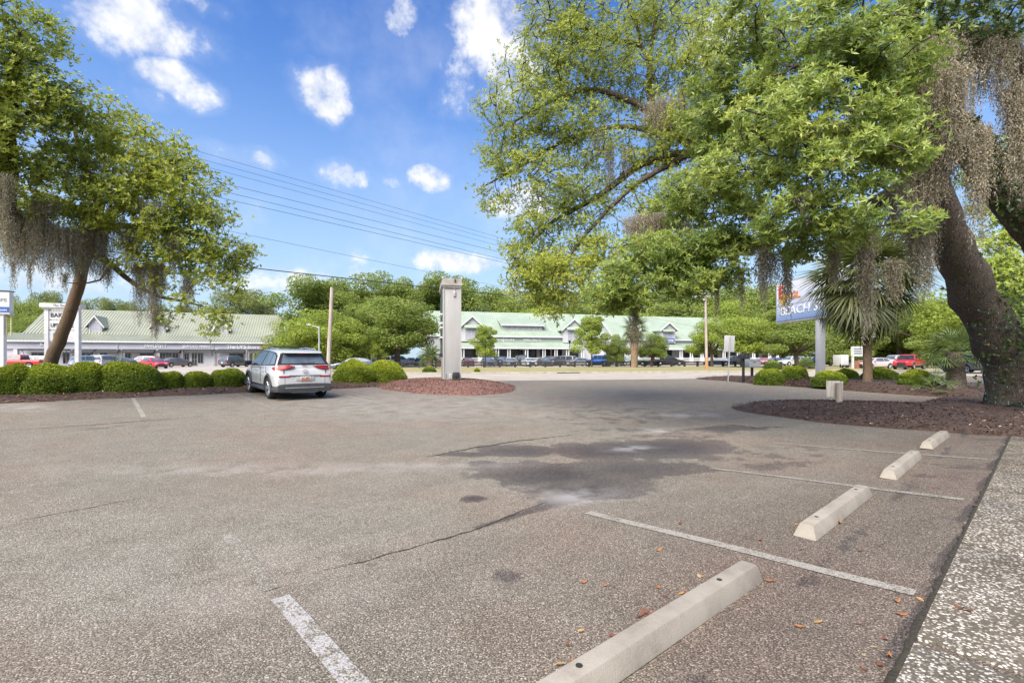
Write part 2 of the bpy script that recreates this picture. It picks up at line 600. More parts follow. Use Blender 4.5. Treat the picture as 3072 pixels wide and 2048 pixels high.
M_BAND_MINT = mat('pale_mint_wall', (.40, .46, .42), .6, .05, 1.5)
M_DARK = mat('black_metal', (.022, .022, .024), .5, .2, 8)
M_AWN = mat('charcoal_awning', (.03, .032, .036), .7, .15, 2)
M_GLASS = mat('window_glass', (.035, .04, .045), .08, .5, 1.2, spec=.6, col2=(.012, .014, .016))
M_GLASS_PALE = mat('blind_window', (.40, .40, .45), .25, .1, 3, spec=.5)
M_LETTER = mat('white_lettering', (.85, .85, .86), .4, .03, 2)
M_GALV = mat('galvanised_steel', (.46, .47, .48), .5, .12, 6, metal=.5)
M_GREYBOX = mat('grey_box', (.20, .215, .24), .5, .15, 5)
M_BLUE = mat('sign_blue', (.035, .10, .34), .4, .08, 3)
M_RED = mat('sign_red', (.62, .07, .035), .4, .08, 3)
M_YELLOW = mat('sign_yellow', (.80, .52, .03), .4, .08, 3)
M_WOODPOLE = mat('weathered_pole', (.40, .34, .29), .9, .2, 3, bump=.4, bscale=12, stretch=(3, 3, .3), col2=(.26, .21, .17))
M_FENCE = mat('dark_fence', (.035, .034, .035), .8, .25, 4)
M_BRICK = mat('red_brick', (.30, .13, .085), .9, .25, 6)
M_WIRE = mat('cable', (.02, .02, .022), .6, .1, 3)

# ================================================================ ground, lot, road, beds
def px_of(x, y, z):
    return CU + x / y * F, HV - (z - H) / y * F


def build_lot():
    xs = np.concatenate([np.arange(-150, -40, 5), np.arange(-40, -20, 1), np.arange(-20, -8, .25), np.arange(-8, 12, .1), np.arange(12, 30, .3), np.arange(30, 60, 1.5), np.arange(60, 151, 5)])
    ys = np.concatenate([np.arange(-14, 0, 1.0), np.arange(0, 1.5, .25), np.arange(1.5, 12, .08), np.arange(12, 22, .25), np.arange(22, 60, 1.0), np.arange(60, 171, 5)])
    X, Y = np.meshgrid(xs, ys)
    Z = gz(X, Y)
    Yc = np.maximum(Y, 0.6)
    U = CU + X / Yc * F
    V = HV - (Z - H) / Yc * F
    stain = np.zeros_like(X)
    # damp and dirty patches where the lot drains, each at its place on the ground
    for (u, v, ru, rv, s) in [(1830, 1352, 190, 24, 1.0), (2010, 1345, 170, 26, .95), (1660, 1425, 200, 34, .95), (1760, 1460, 200, 42, .7), (1560, 1432, 90, 22, .7),
                              (1900, 1405, 230, 30, .7), (1560, 1352, 130, 18, .75), (1420, 1362, 110, 8, .6), (1980, 1300, 330, 30, .34), (2250, 1370, 380, 70, .30),
                              (1850, 1245, 330, 40, .30), (1740, 1272, 60, 8, .3), (1421, 1495, 42, 11, .85), (1520, 1735, 65, 30, .5), (1450, 1388, 40, 9, .6),
                              (2180, 1285, 130, 9, .55), (2450, 1420, 250, 50, .18), (2600, 1350, 300, 40, .12),
                              (330, 1285, 330, 16, .26), (600, 1262, 250, 9, .22), (180, 1310, 260, 26, .18), (60, 1700, 120, 22, .25), (700, 1480, 600, 10, .10), (1660, 1505, 50, 20, .5)]:
        q = ((U - u) / ru) ** 2 + ((V - v) / rv) ** 2
        stain = np.maximum(stain, min(1.0, s * 1.12) * np.exp(-q * 0.75))
    # grime beside the walk and round the stops
    Bc = BX[0] * X + BX[1] * Y
    Ac = AX[0] * X + AX[1] * Y
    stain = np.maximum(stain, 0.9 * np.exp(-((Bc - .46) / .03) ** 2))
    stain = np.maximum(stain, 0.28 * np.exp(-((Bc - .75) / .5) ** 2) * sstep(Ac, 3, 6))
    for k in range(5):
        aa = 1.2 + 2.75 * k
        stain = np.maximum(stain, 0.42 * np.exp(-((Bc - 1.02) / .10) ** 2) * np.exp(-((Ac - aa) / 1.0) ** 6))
    # hollow of the seam
    stain = np.maximum(stain, 0.66 * np.exp(-((Bc - 3.46) / (.05 + .09 * sstep(Ac, 2.2, 4.2))) ** 2) * sstep(Ac, 1.7, 3.0) * (1 - sstep(Ac, 6, 8)))
    pale = np.zeros_like(X)
    for (u, v, ru, rv, s) in [(1720, 1490, 90, 24, 1), (1890, 1345, 60, 8, 1), (1985, 1292, 60, 8, .9), (2060, 1245, 90, 6, .8), (1700, 1478, 160, 20, .6), (60, 1222, 90, 10, .8),
                              (800, 1410, 500, 14, .45), (1250, 1395, 260, 10, .5), (1250, 1220, 500, 40, .35), (700, 1750, 500, 160, .25)]:
        q = ((U - u) / ru) ** 2 + ((V - v) / rv) ** 2
        pale = np.maximum(pale, s * np.exp(-q * 0.9))
    dark_tone = .85 * (1 - sstep(Bc + .25 * np.sin(Ac * 1.1), 1.0, 3.0)) * sstep(Ac, .8, 2.4)  # darker, pinker paving tone towards the walk and wheel stops
    dark_tone = np.maximum(dark_tone, .35 * (1 - sstep(Bc, 2.5, 4.0)))
    dead = Y < 0.7
    stain[dead] = 0; pale[dead] = 0
    # fine unevenness of old paving
    Z = Z + 0.006 * np.sin(X * 1.7 + 1.3 * np.sin(Y * 1.1)) * np.sin(Y * 1.9 + np.sin(X)) * (Y < 25)
    me = grid_mesh('parking_lot', X, Y, Z, {'stain': stain, 'pale': pale, 'dark_tone': dark_tone})
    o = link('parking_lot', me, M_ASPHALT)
    tag(o, 'weathered grey asphalt car park with damp patches', kind='structure')


build_lot()
ground = MB().add([(-900, -300, -.25), (900, -300, -.25), (900, 1500, -.25), (-900, 1500, -.25)], [(0, 1, 2, 3)]).build('ground', M_FARGROUND)
tag(ground, 'flat ground reaching to the horizon', kind='structure')

# --- the road that crosses beyond the lot
RD = R(12.2)
RO = (0.0, 41.2)                     # far kerb at the picture centre


def RP(s, t):
    """s metres along the road from the centre, t metres beyond its far kerb"""
    return RO[0] + s * math.cos(RD) - t * math.sin(RD), RO[1] + s * math.sin(RD) + t * math.cos(RD)


def strip(name, s0, s1, t0, t1, dz, m, label, ns=60, nt=8, kind='structure'):
    S, T = np.meshgrid(np.linspace(s0, s1, ns), np.linspace(t0, t1, nt))
    X = RO[0] + S * math.cos(RD) - T * math.sin(RD)
    Y = RO[1] + S * math.sin(RD) + T * math.cos(RD)
    o = link(name, grid_mesh(name, X, Y, gz(X, Y) + dz), m)
    return tag(o, label, kind=kind)


strip('road', -120, 130, -13.5, 0, .012, M_ROAD, 'pale road crossing beyond the car park', 120, 14)
strip('verge', -22, 130, .35, 27.5, .05, M_VERGE, 'strip of dry brown and green grass before the rail fence', 80, 14)
strip('forecourt', -120, 140, 27.5, 75, .02, mat('far_paving', (.38, .335, .29), .9, .1, .3), 'pale paving in front of the shops', 60, 10)
strip('forecourt', -120, -22, .35, 27.5, .03, mat('far_paving', (.38, .335, .29)), 'pale paving before the sage roofed shops', 40, 10)


def sweep(name, pts, prof, m, label=None):
    """prof: (side, height) pairs swept along ground points"""
    n = len(prof)
    vs = []
    for i, p in enumerate(pts):
        a = pts[max(i - 1, 0)]; b = pts[min(i + 1, len(pts) - 1)]
        t = Vector((b[0] - a[0], b[1] - a[1])).normalized()
        nn = Vector((-t.y, t.x))
        z = float(gz(p[0], p[1]))
        for (s, h) in prof:
            vs.append((p[0] + nn.x * s, p[1] + nn.y * s, z + h))
    fs = []
    for i in range(len(pts) - 1):
        for k in range(n - 1):
            fs.append((i * n + k, (i + 1) * n + k, (i + 1) * n + k + 1, i * n + k + 1))
    fs += [tuple(range(n)), tuple((len(pts) - 1) * n + k for k in range(n))[::-1]]
    o = MB().add(vs, fs).build(name, m, smooth=30)
    return tag(o, label, kind='structure')


sweep('kerb', [RP(s, .0) for s in np.linspace(-22, 125, 60)], [(-.02, -.1), (0, .13), (.03, .15), (.33, .15), (.35, -.1)], M_KERB, 'pale concrete kerb along the far side of the road')
dr = MB().box(-1.1, 1.1, -.03, .02, .02, .12).build('storm_drain', M_DARK, loc=(*RP(5.2, 0.0), 0.0), rot=(0, 0, RD))
tag(dr, 'dark storm drain slot in the far kerb', 'drain')

# --- mulch beds
BEDS = []


def bed_h(x, y):
    best = 0.0
    for f in BEDS:
        best = max(best, f(x, y))
    return best


def bedground(x, y, dz=0.0):
    return Vector((x, y, float(gz(x, y)) + bed_h(x, y) + dz))


def bed_poly(name, pts, mound, m, label, rings=14, power=2.5):
    # smooth closed outline
    P = np.array([(p[0], p[1]) for p in pts])
    for _ in range(2):
        Q = np.roll(P, -1, 0)
        P = np.stack([.75 * P + .25 * Q, .25 * P + .75 * Q], 1).reshape(-1, 2)
    P = P + rng.normal(0, .03, P.shape)
    c = P.mean(0)
    ang = np.arctan2(P[:, 1] - c[1], P[:, 0] - c[0]); rad = np.hypot(P[:, 0] - c[0], P[:, 1] - c[1])
    od = np.argsort(ang)
    an = np.concatenate([ang[od] - 2 * np.pi, ang[od], ang[od] + 2 * np.pi]); ra = np.tile(rad[od], 3)

    def hf(x, y):
        r = math.hypot(x - c[0], y - c[1]) / np.interp(math.atan2(y - c[1], x - c[0]), an, ra)
        return 0.0 if r >= 1 else .03 + mound * (1 - r ** power)
    BEDS.append(hf)
    n = len(P)
    th = np.linspace(-np.pi, np.pi, 97)[:-1]
    RR = np.interp(th, an, ra)
    rs = np.linspace(1, .02, rings)
    X = c[0] + rs[:, None] * RR[None] * np.cos(th)[None]
    Y = c[1] + rs[:, None] * RR[None] * np.sin(th)[None]
    Z = gz(X, Y) + .03 + mound * (1 - rs[:, None] ** power) + rng.normal(0, .012, X.shape)
    Z[0] = gz(X[0], Y[0]) - .03
    X = np.concatenate([X, X[:, :1]], 1); Y = np.concatenate([Y, Y[:, :1]], 1); Z = np.concatenate([Z, Z[:, :1]], 1)
    X[0] = c[0] + (X[0] - c[0]) * 1.004; Y[0] = c[1] + (Y[0] - c[1]) * 1.004
    o = link(name, grid_mesh(name, X, Y, Z), m)
    tag(o, label, kind='structure')

    def sample(k):
        out = []
        while len(out) < k:
            t = random.uniform(-math.pi, math.pi); r = math.sqrt(random.random())
            rr = np.interp(t, an, ra) * r
            out.append((c[0] + rr * math.cos(t), c[1] + rr * math.sin(t)))
        return out
    return sample


def chips(name, pts, size, cols, label):
    """loose pieces of bark and dead leaf lying on a bed"""
    n = len(pts)
    P = np.array([bedground(x, y, .012) for x, y in pts])
    yaw = rng.uniform(0, 2 * np.pi, n); tilt = rng.normal(0, .35, n)
    L = size * rng.uniform(.5, 1.5, n); w = L * rng.uniform(.18, .4, n)
    d = np.stack([np.cos(yaw) * np.cos(tilt), np.sin(yaw) * np.cos(tilt), np.sin(tilt)], 1) * L[:, None]
    s = np.stack([-np.sin(yaw), np.cos(yaw), rng.normal(0, .3, n)], 1) * w[:, None]
    co = np.stack([P - d - s * .6, P + d - s, P + d * .9 + s, P - d + s * .8], 1).reshape(-1, 3)
    f = np.arange(4 * n).reshape(n, 4)
    tint = np.repeat(rng.random(n), 4)
    me = raw_mesh(name, co, f, {'tint': tint})
    m = bpy.data.materials.new(name)
    m.use_nodes = True
    t = NT(m.node_tree)
    at = t.node('ShaderNodeAttribute', attribute_name='tint').outputs['Fac']
    t.set(t.n['Principled BSDF'], 'Base Color', t.ramp(at, cols, 'CONSTANT'))
    t.n['Principled BSDF'].inputs['Roughness'].default_value = .9
    o = link(name, me, m)
    return tag(o, label, 'mulch', kind='stuff')


BROWN = [(0, (.032, .02, .015)), (.3, (.06, .036, .025)), (.66, (.095, .055, .038)), (.86, (.14, .07, .04)), (.955, (.28, .20, .13)), (.985, (.55, .47, .38))]
REDDISH = [(0, (.08, .04, .03)), (.3, (.15, .075, .055)), (.6, (.22, .115, .085)), (.85, (.29, .155, .11)), (.97, (.36, .24, .17))]

px_bed = lambda L: [G(u, v) for u, v in L]
# long hedge bed
SA, SB = np.meshgrid(np.linspace(-16, 10.5, 120), np.linspace(19.55, 24.2, 18))
SB = SB + .10 * np.sin(SA * 1.3) * (SB < 19.6)
edge = np.minimum(sstep(SB, 19.5, 20.6), 1 - sstep(SB, 23.2, 24.2))
edge = np.minimum(edge, 1 - sstep(SA, 9.3, 10.5))
X, Y = SA * AX[0] + SB * BX[0], SA * AX[1] + SB * BX[1]
Z = gz(X, Y) + .02 + .16 * edge + rng.normal(0, .012, X.shape)
Z[0] -= .06; Z[-1] -= .06; Z[:, -1] -= .06
tag(link('mulch_bed', grid_mesh('mulch_bed', X, Y, Z), M_MULCH), 'long brown mulch bed under the clipped hedge row', kind='structure')


def _hedge_h(x, y):
    a, b = AX[0] * x + AX[1] * y, BX[0] * x + BX[1] * y
    if a < -16 or a > 10.5 or b < 19.55 or b > 24.2: return 0.0
    return .02 + .16 * float(min(sstep(b, 19.5, 20.6), 1 - sstep(b, 23.2, 24.2), 1 - sstep(a, 9.3, 10.5)))


BEDS.append(_hedge_h)
s_island = bed_poly('mulch_bed', [*px_bed([(1120, 1163), (1180, 1172), (1260, 1181), (1350, 1186), (1440, 1186), (1520, 1180), (1555, 1170)]), W(1530, 1155, 24), W(1400, 1145, 27), W(1250, 1145, 27), W(1140, 1150, 23.5)],
                    .34, M_MULCH_RED, 'round mound of red brown mulch round the sign pillar')
s_oak = bed_poly('mulch_bed', [*px_bed([(3060, 1313), (2900, 1302), (2720, 1290), (2560, 1276), (2380, 1258), (2240, 1240), (2172, 1226), (2215, 1212), (2300, 1205), (2420, 1206), (2600, 1212), (2800, 1219), (2960, 1222)]),
                               AB(24, 2.2), AB(27, -1), AB(20, -6), AB(12.6, -3)], .10, M_MULCH, 'dark mulch bed round the big leaning oak', power=6)
s_palm = bed_poly('mulch_bed', [*px_bed([(2140, 1139), (2250, 1150), (2400, 1161), (2560, 1173), (2720, 1185), (2960, 1199), (3150, 1206)]), (24, 21), (19, 25), (15, 27.5), (12, 30.5), (10, 31.5)],
                  .34, M_MULCH, 'raised mulch bed with palms beside the road', power=3)
chips('mulch_chips', s_oak(16000), .026, BROWN, 'loose bark chips and dead leaves under the big leaning oak')
chips('mulch_chips', s_island(12000), .028, REDDISH, 'loose red bark chips on the mound round the sign pillar')
chips('mulch_chips', s_palm(9000), .036, BROWN, 'loose bark chips on the bed under the palms')
chips('mulch_chips', [AB(random.uniform(-14, 10), random.uniform(19.6, 22)) for _ in range(5500)], .04,
      [(0, (.05, .03, .02)), (.4, (.10, .055, .035)), (.75, (.19, .085, .045)), (.93, (.34, .17, .08)), (.985, (.6, .5, .4))], 'loose bark chips and fallen leaves below the hedge row')

# --- painted bay lines
M_LINE = line_mat('worn_white_line', (.36, .33, .285), .50)
M_LINE2 = line_mat('faint_white_line', (.31, .285, .245), .44)
M_LINE3 = line_mat('flaking_white_line', (.42, .40, .385), .46)


def bay_line(a, b0, b1, w, m, label):
    n = max(8, int((b1 - b0) / .12))
    S, T = np.meshgrid(np.linspace(-w / 2, w / 2, 3), np.linspace(b0, b1, n))
    X, Y = (a + S) * AX[0] + T * BX[0], (a + S) * AX[1] + T * BX[1]
    Z = gz(X, Y) + .006 * np.sin(X * 1.7 + 1.3 * np.sin(Y * 1.1)) * np.sin(Y * 1.9 + np.sin(X)) + .0055
    o = link('parking_line', grid_mesh('parking_line', X, Y, Z), m)
    tag(o, label, kind='structure')


bay_line(.87, .9, 3.25, .11, M_LINE3, 'flaking white bay line running to the bottom edge')
bay_line(.87, 3.42, 4.9, .11, line_mat('ghost_line', (.34, .315, .27), .36), 'ghostly worn stretch of the foreground bay line')
bay_line(3.62, .52, 3.0, .105, M_LINE, 'white bay line between the two nearest wheel stops')
bay_line(6.38, .55, 3.1, .10, M_LINE2, 'faint bay line between the second and third wheel stops')
bay_line(9.15, .55, 3.3, .10, M_LINE2, 'faint bay line between the third and fourth wheel stops')
for (u1, v1, u2, v2, nm) in [(398, 1196, 434, 1252, 'short bay line at the left below the hedge'), (714, 1184, 821, 1227, 'faint bay line beside the near side of the parked white SUV'), (1015, 1181, 1143, 1212, 'bay line beyond the off side of the parked white SUV')]:
    p, q = G(u1, v1), G(u2, v2)
    aa = (AX[0] * p.x + AX[1] * p.y + AX[0] * q.x + AX[1] * q.y) / 2
    bay_line(aa, min(BX[0] * q.x + BX[1] * q.y, 18), 19.4, .10, M_LINE2 if 'faint' in nm else M_LINE, nm)

# --- cracks in the paving
M_CRACK = mat('crack_dirt', (.035, .03, .026), .95, .3, 20)


def crack(pxs, w0, w1, label, jag=.015):
    pts = []
    for (a, b) in zip(pxs[:-1], pxs[1:]):
        p, q = G(*a), G(*b)
        n = max(2, int((q - p).length / .06))
        for i in range(n):
            pts.append(p.lerp(q, i / n))
    n = len(pts)
    L = []; off = 0
    for i, p in enumerate(pts):
        t = (pts[min(i + 1, n - 1)] - pts[max(i - 1, 0)]); t.z = 0; t.normalize()
        nn = Vector((-t.y, t.x, 0))
        off = off * .9 + random.gauss(0, jag * .5)
        w = 1.7 * (w0 + (w1 - w0) * math.sin(math.pi * i / n)) * random.uniform(.25, 1.1)
        for s in (-1, 1):
            q = p + nn * (off + s * w / 2)
            z = float(gz(q.x, q.y) + .006 * math.sin(q.x * 1.7 + 1.3 * math.sin(q.y * 1.1)) * math.sin(q.y * 1.9 + math.sin(q.x))) + .0045
            L.append((q.x, q.y, z))
    fs = [(2 * i, 2 * i + 1, 2 * i + 3, 2 * i + 2) for i in range(n - 1)]
    tag(MB().add(L, fs).build('paving_crack', M_CRACK), label, kind='structure')


crack([(1640, 1508), (1540, 1545), (1400, 1592), (1250, 1637), (1080, 1685), (940, 1716)], .004, .016, 'long dark crack along the seam of the paving', .02)
crack([(50, 1562), (250, 1527), (455, 1490)], .004, .012, 'thin crack at the left of the car park')
crack([(1280, 1370), (1500, 1330), (1740, 1303)], .012, .05, 'dark damp seam across the car park', .03)
crack([(0, 1293), (300, 1272), (620, 1248)], .01, .03, 'dark seam along the front of the hedge bays', .02)
crack([(620, 1248), (1000, 1222), (1300, 1198), (1500, 1188)], .006, .015, 'faint seam running towards the mulch mound', .02)
crack([(2175, 1273), (2270, 1283), (2380, 1277)], .01, .05, 'broken edge of paving before the dark mulch bed', .05)

# --- exposed aggregate walk, slab by slab
walk = empty('sidewalk', (0, 0, 0)); tag(walk, 'speckled walk of exposed aggregate slabs at the right', kind='structure')
M_SOIL = mat('joint_dirt', (.03, .022, .014), .95, .3, 30, bump=.6, bscale=60)
sb = MB()
for (a, b) in [(-3, .44), (12.05, .44), (12.05, -7), (-3, -7)]:
    x, y = AB(a, b); sb.v.append((x, y, .03))
sb.f.append((0, 1, 2, 3))
sb.build('joint_bed', M_SOIL, walk)
for i in range(-3, 5):
    a0 = 2.99 + 1.81 * i
    for j, (b1, b0) in enumerate([(.43, -1.75), (-1.77, -3.9), (-3.92, -6.2)]):
        g = .024
        cs = [AB(a0 + g, b0 + g), AB(a0 + 1.81 - g, b0 + g), AB(a0 + 1.81 - g, b1), AB(a0 + g, b1)]
        dz = random.uniform(-.003, .003)
        b = MB(); b.prism([(x, y) for x, y in cs], 'z', .0, .062 + dz)
        b.build('slab', M_AGG, walk, bevel=.008, seg=2)

# dirt gathered in the gutter between paving and walk
gp = []
n_ = 190
for i in range(n_ + 1):
    a = -1.0 + 13.2 * i / n_
    w0, w1 = random.uniform(.0, .02), random.uniform(.002, .028)
    for b_, dz in ((.425 - w0 * .3, .052), (.44, .056), (.44 + w1, .012), (.45 + w1, -.004)):
        x, y = AB(a, b_); gp.append((x, y, float(gz(x, y)) * (1 if b_ > .44 else 0) + (dz if b_ > .44 else .058)))
gb = MB(); gb.v = gp
for i in range(n_):
    for k in range(3):
        gb.f.append((i * 4 + k, (i + 1) * 4 + k, (i + 1) * 4 + k + 1, i * 4 + k + 1))
tag(gb.build('gutter_dirt', mat('gutter_soil', (.045, .036, .022), .95, .3, 40, bump=1.0, bscale=80, col2=(.018, .016, .010)), smooth=60), 'line of dark dirt between paving and speckled walk', kind='structure')

# --- wheel stops
M_HOLE = mat('pin_hole', (.03, .024, .02), .8, .3, 20)
stop_defs = [(1.35, 1.19, .0, 'long concrete wheel stop nearest the camera, running out of the bottom edge'),
             (4.62, 1.19, .01, 'second concrete wheel stop, beyond the white bay line'),
             (7.55, 1.22, .02, 'third concrete wheel stop in the row along the walk'),
             (10.35, 1.25, -.02, 'farthest concrete wheel stop, beside the dark mulch bed')]
sp1, sp2 = G(2449, 1624), G(2621, 1487)
ends = [(G(1870 - 620, 2048 + 448), G(2293, 1742)), (G(2449, 1624), G(2621, 1487)), (G(2690.6, 1440.8), G(2769.4, 1373.5)), (G(2802.2, 1348), G(2849.8, 1309.5))]
for k, (p, q) in enumerate(ends):
    d = (q - p); d.z = 0; d.normalize()
    if k == 0:
        p = q - d * 2.1
    L_ = 2.1 if k == 0 else 1.83
    mid = (q - d * (L_ / 2)) if k == 0 else (p + q) / 2
    nn = Vector((-d.y, d.x, 0))
    c = mid + nn * .086
    e = empty('wheel_stop', onground(c.x, c.y, .002), math.atan2(d.y, d.x), stop_defs[k][3], 'wheel stop', 'concrete wheel stops along the walk')
    hl = L_ / 2; b = MB()
    bw, tw, hh = .086, .050, .102
    vs = []
    for (x, inset) in [(-hl, 0), (-hl + .01, .35), (-hl + .075, 1), (hl - .06, 1), (hl - .01, .35), (hl, 0)]:
        pass
    # trapezoid block with sloped near end
    A0, A1 = -hl, hl
    lo = [(A0, -bw, 0), (A1, -bw, 0), (A1, bw, 0), (A0, bw, 0)]
    up = [(A0 + .05, -tw, hh), (A1 - .02, -tw, hh), (A1 - .02, tw, hh), (A0 + .05, tw, hh)]
    b.add(lo + up, [(0, 3, 2, 1), (4, 5, 6, 7), (0, 1, 5, 4), (1, 2, 6, 5), (2, 3, 7, 6), (3, 0, 4, 7)])
    b.build('block', M_CONC, e, bevel=.012, seg=2)
    for x in (-.62, .62):
        MB().disc((x + .02, .004, hh + .0005), 'z', .016, .004, 12).build('pin', M_HOLE, e)

# --- fallen leaves near the camera
leaf_cols = [mat('orange_leaf', (.36, .15, .05), .7, .25, 30), mat('tan_leaf', (.40, .30, .18), .7, .25, 30), mat('rust_leaf', (.22, .075, .04), .7, .25, 30), mat('straw_leaf', (.40, .24, .09), .7, .25, 30)]


def leaf_shape(L, w, curl):
    b = MB()
    n = 6
    vs = []
    for i in range(n + 1):
        t = i / n
        ww = w * math.sin(math.pi * min(1, t * .96 + .02)) ** .8
        z = curl * (t - .5) ** 2 * L * 4
        vs += [((t - .5) * L, -ww, z + .35 * ww), ((t - .5) * L, 0, z + .004), ((t - .5) * L, ww, z + .35 * ww)]
    for i in range(n):
        for k in (0, 1):
            vs_i = (3 * i + k, 3 * i + k + 1, 3 * i + 3 + k + 1, 3 * i + 3 + k)
            b.f.append(vs_i)
    b.v = vs
    return b.mesh('fallen_leaf', 60)


lshapes = [leaf_shape(.055, .012, .18), leaf_shape(.045, .011, .05), leaf_shape(.06, .01, .3)]
spots = [(2400, 1882), (2455, 1873), (2578, 1878), (2655, 1922), (2620, 1945), (2690, 1807), (2705, 1850), (2760, 1802), (2590, 2012), (2642, 2005), (2590, 1970), (2668, 1975),
         (2280, 1622), (2405, 1650), (2578, 1654), (2040, 1572), (2152, 1638), (1978, 1655), (1975, 1768), (2045, 1785), (2050, 1800), (2035, 1815), (1880, 1825), (1990, 1850), (1970, 1862), (1925, 1882),
         (1900, 1905), (1885, 1935), (1790, 1965), (1775, 1975), (1715, 1985), (1705, 2010), (1720, 2020), (1690, 2025), (1660, 2035), (1815, 1760), (1750, 1752), (1680, 2000), (2880, 1840), (2905, 1842), (2452, 1572),
         (2520, 1570), (2310, 1748), (2390, 1575), (2470, 1535), (2440, 1558), (2540, 1500), (2795, 1470), (2930, 1525), (1970, 1870), (2640, 1640), (1470, 1260), (1380, 1890)]
for _ in range(30):
    x, y = AB(random.uniform(1.0, 3.1), 1.40 + abs(random.gauss(0, .09)))
    spots.append((x, y))
for i, (u, v) in enumerate(spots):
    p = G(u, v) if u > 100 else onground(u, v)
    if u < 100: u, v = 1900, 1900
    a_ = BX[0] * p.x + BX[1] * p.y
    z = p.z + .006 if a_ > .44 else .064
    o = link('fallen_leaf', lshapes[i % 3].copy() if i < 3 else lshapes[i % 3], None, loc=(p.x, p.y, z), rot=(random.uniform(-.3, .3), random.uniform(-.2, .2), random.uniform(0, 6.28)), scale=random.uniform(.65, 1.2))
    if not o.data.materials: o.data.materials.append(leaf_cols[0])
    o.material_slots[0].link = 'OBJECT'
    o.material_slots[0].material = leaf_cols[(i * 7 + i // 3) % 4]
    cn = ('orange', 'tan', 'rust red', 'straw yellow')[(i * 7 + i // 3) % 4]
    where = 'on the speckled walk' if a_ <= .44 else 'in the gutter beside the speckled walk' if a_ < .8 else 'along the nearest wheel stop' if (u < 2060 and v > 1740) else 'between the nearest wheel stop and the walk' if v > 1780 else 'near the second wheel stop' if v > 1480 and u > 2200 else 'on the open paving left of the wheel stops'
    tag(o, cn + ' fallen leaf lying ' + where, 'leaf', 'dry fallen leaves on the paving')

# ================================================================ vehicles (x forward, y to the left, z up)
M_TYRE = mat('tyre_rubber', (.018, .018, .019), .85, .2, 12)
M_RIM = mat('alloy_rim', (.55, .55, .57), .3, .1, 8, metal=.8)
M_CARGLASS = mat('car_glass', (.03, .034, .038), .05, .3, 1.5, spec=.5)
M_CARGLASS_LIGHT = mat('tinted_car_glass', (.11, .14, .18), .07, .25, 1.0, spec=.45)
M_CLAD = mat('grey_cladding', (.055, .057, .06), .6, .12, 9)
M_TAIL = mat('tail_lamp_red', (.36, .010, .012), .32, .25, 14, coat=.15, spec=.3)
M_HEAD = mat('head_lamp_glass', (.75, .76, .78), .1, .1, 8, coat=.8)
M_AMBER = mat('amber_lamp', (.75, .32, .04), .15, .1, 8)
M_PLATE = mat('plate_white', (.68, .66, .62), .5, .1, 9)
M_CHROME = mat('chrome', (.7, .7, .72), .12, .05, 6, metal=1.0)
M_BLACKTRIM = mat('black_trim', (.02, .02, .022), .45, .2, 9)


def paint(name, c, metal=.25, rough=.28):
    return mat('paint_' + name, c, rough, .05, 1.5, metal=metal, coat=.7, spec=.5)


def lathe_y(prof, n=24):
    vs = []; fs = []
    m = len(prof)
    for k in range(n):
        w = 2 * math.pi * k / n
        for (r, y) in prof:
            vs.append((r * math.cos(w), y, r * math.sin(w)))
    for k in range(n):
        k2 = (k + 1) % n
        for i in range(m - 1):
            fs.append((k * m + i, k2 * m + i, k2 * m + i + 1, k * m + i + 1))
    return vs, fs


def loft(stations):
    b = MB()
    rings = []
    for (x, zb, zt, w) in stations:
        dz = zt - zb
        half = [(.80 * w, zb), (.97 * w, zb + .10 * dz), (1.0 * w, zb + .45 * dz), (.985 * w, zb + .74 * dz), (.94 * w, zb + .94 * dz), (.82 * w, zt), (.4 * w, zt + .012)]
        ring = [(x, -y, z) for y, z in half] + [(x, y, z) for y, z in half[::-1]]
        rings.append(ring)
    n = len(rings[0])
    vs = [p for r in rings for p in r]
    fs = []
    for i in range(len(rings) - 1):
        for k in range(n):
            k2 = (k + 1) % n
            fs.append((i * n + k, i * n + k2, (i + 1) * n + k2, (i + 1) * n + k))
    fs.append(tuple(range(n)))
    fs.append(tuple((len(rings) - 1) * n + k for k in range(n))[::-1])
    b.add(vs, fs)
    return b


def boolean(me, cutters):
    """me minus the cutter meshes"""
    o = bpy.data.objects.new('work', me); COL.objects.link(o)
    cs = []
    for c in cutters:
        co = bpy.data.objects.new('cut', c); COL.objects.link(co); cs.append(co)
        md = o.modifiers.new('b', 'BOOLEAN'); md.object = co; md.operation = 'DIFFERENCE'; md.solver = 'EXACT'
    dg = bpy.context.evaluated_depsgraph_get()
    out = bpy.data.meshes.new_from_object(o.evaluated_get(dg))
    for x in cs + [o]:
        bpy.data.objects.remove(x)
    return out


def fix_normals(me):
    bm = bmesh.new(); bm.from_mesh(me)
    bmesh.ops.recalc_face_normals(bm, faces=bm.faces)
    bm.to_mesh(me); bm.free()


def smooth_mesh(me, ang=35):
    me.polygons.foreach_set('use_smooth', [True] * len(me.polygons))
    me.set_sharp_from_angle(angle=R(ang))
    return me


def bevel_mesh(b, off, seg=3, ang=40):
    o = b.build('work', None, bevel=off, seg=seg, smooth=ang)
    me = o.data
    bpy.data.objects.remove(o)
    return me


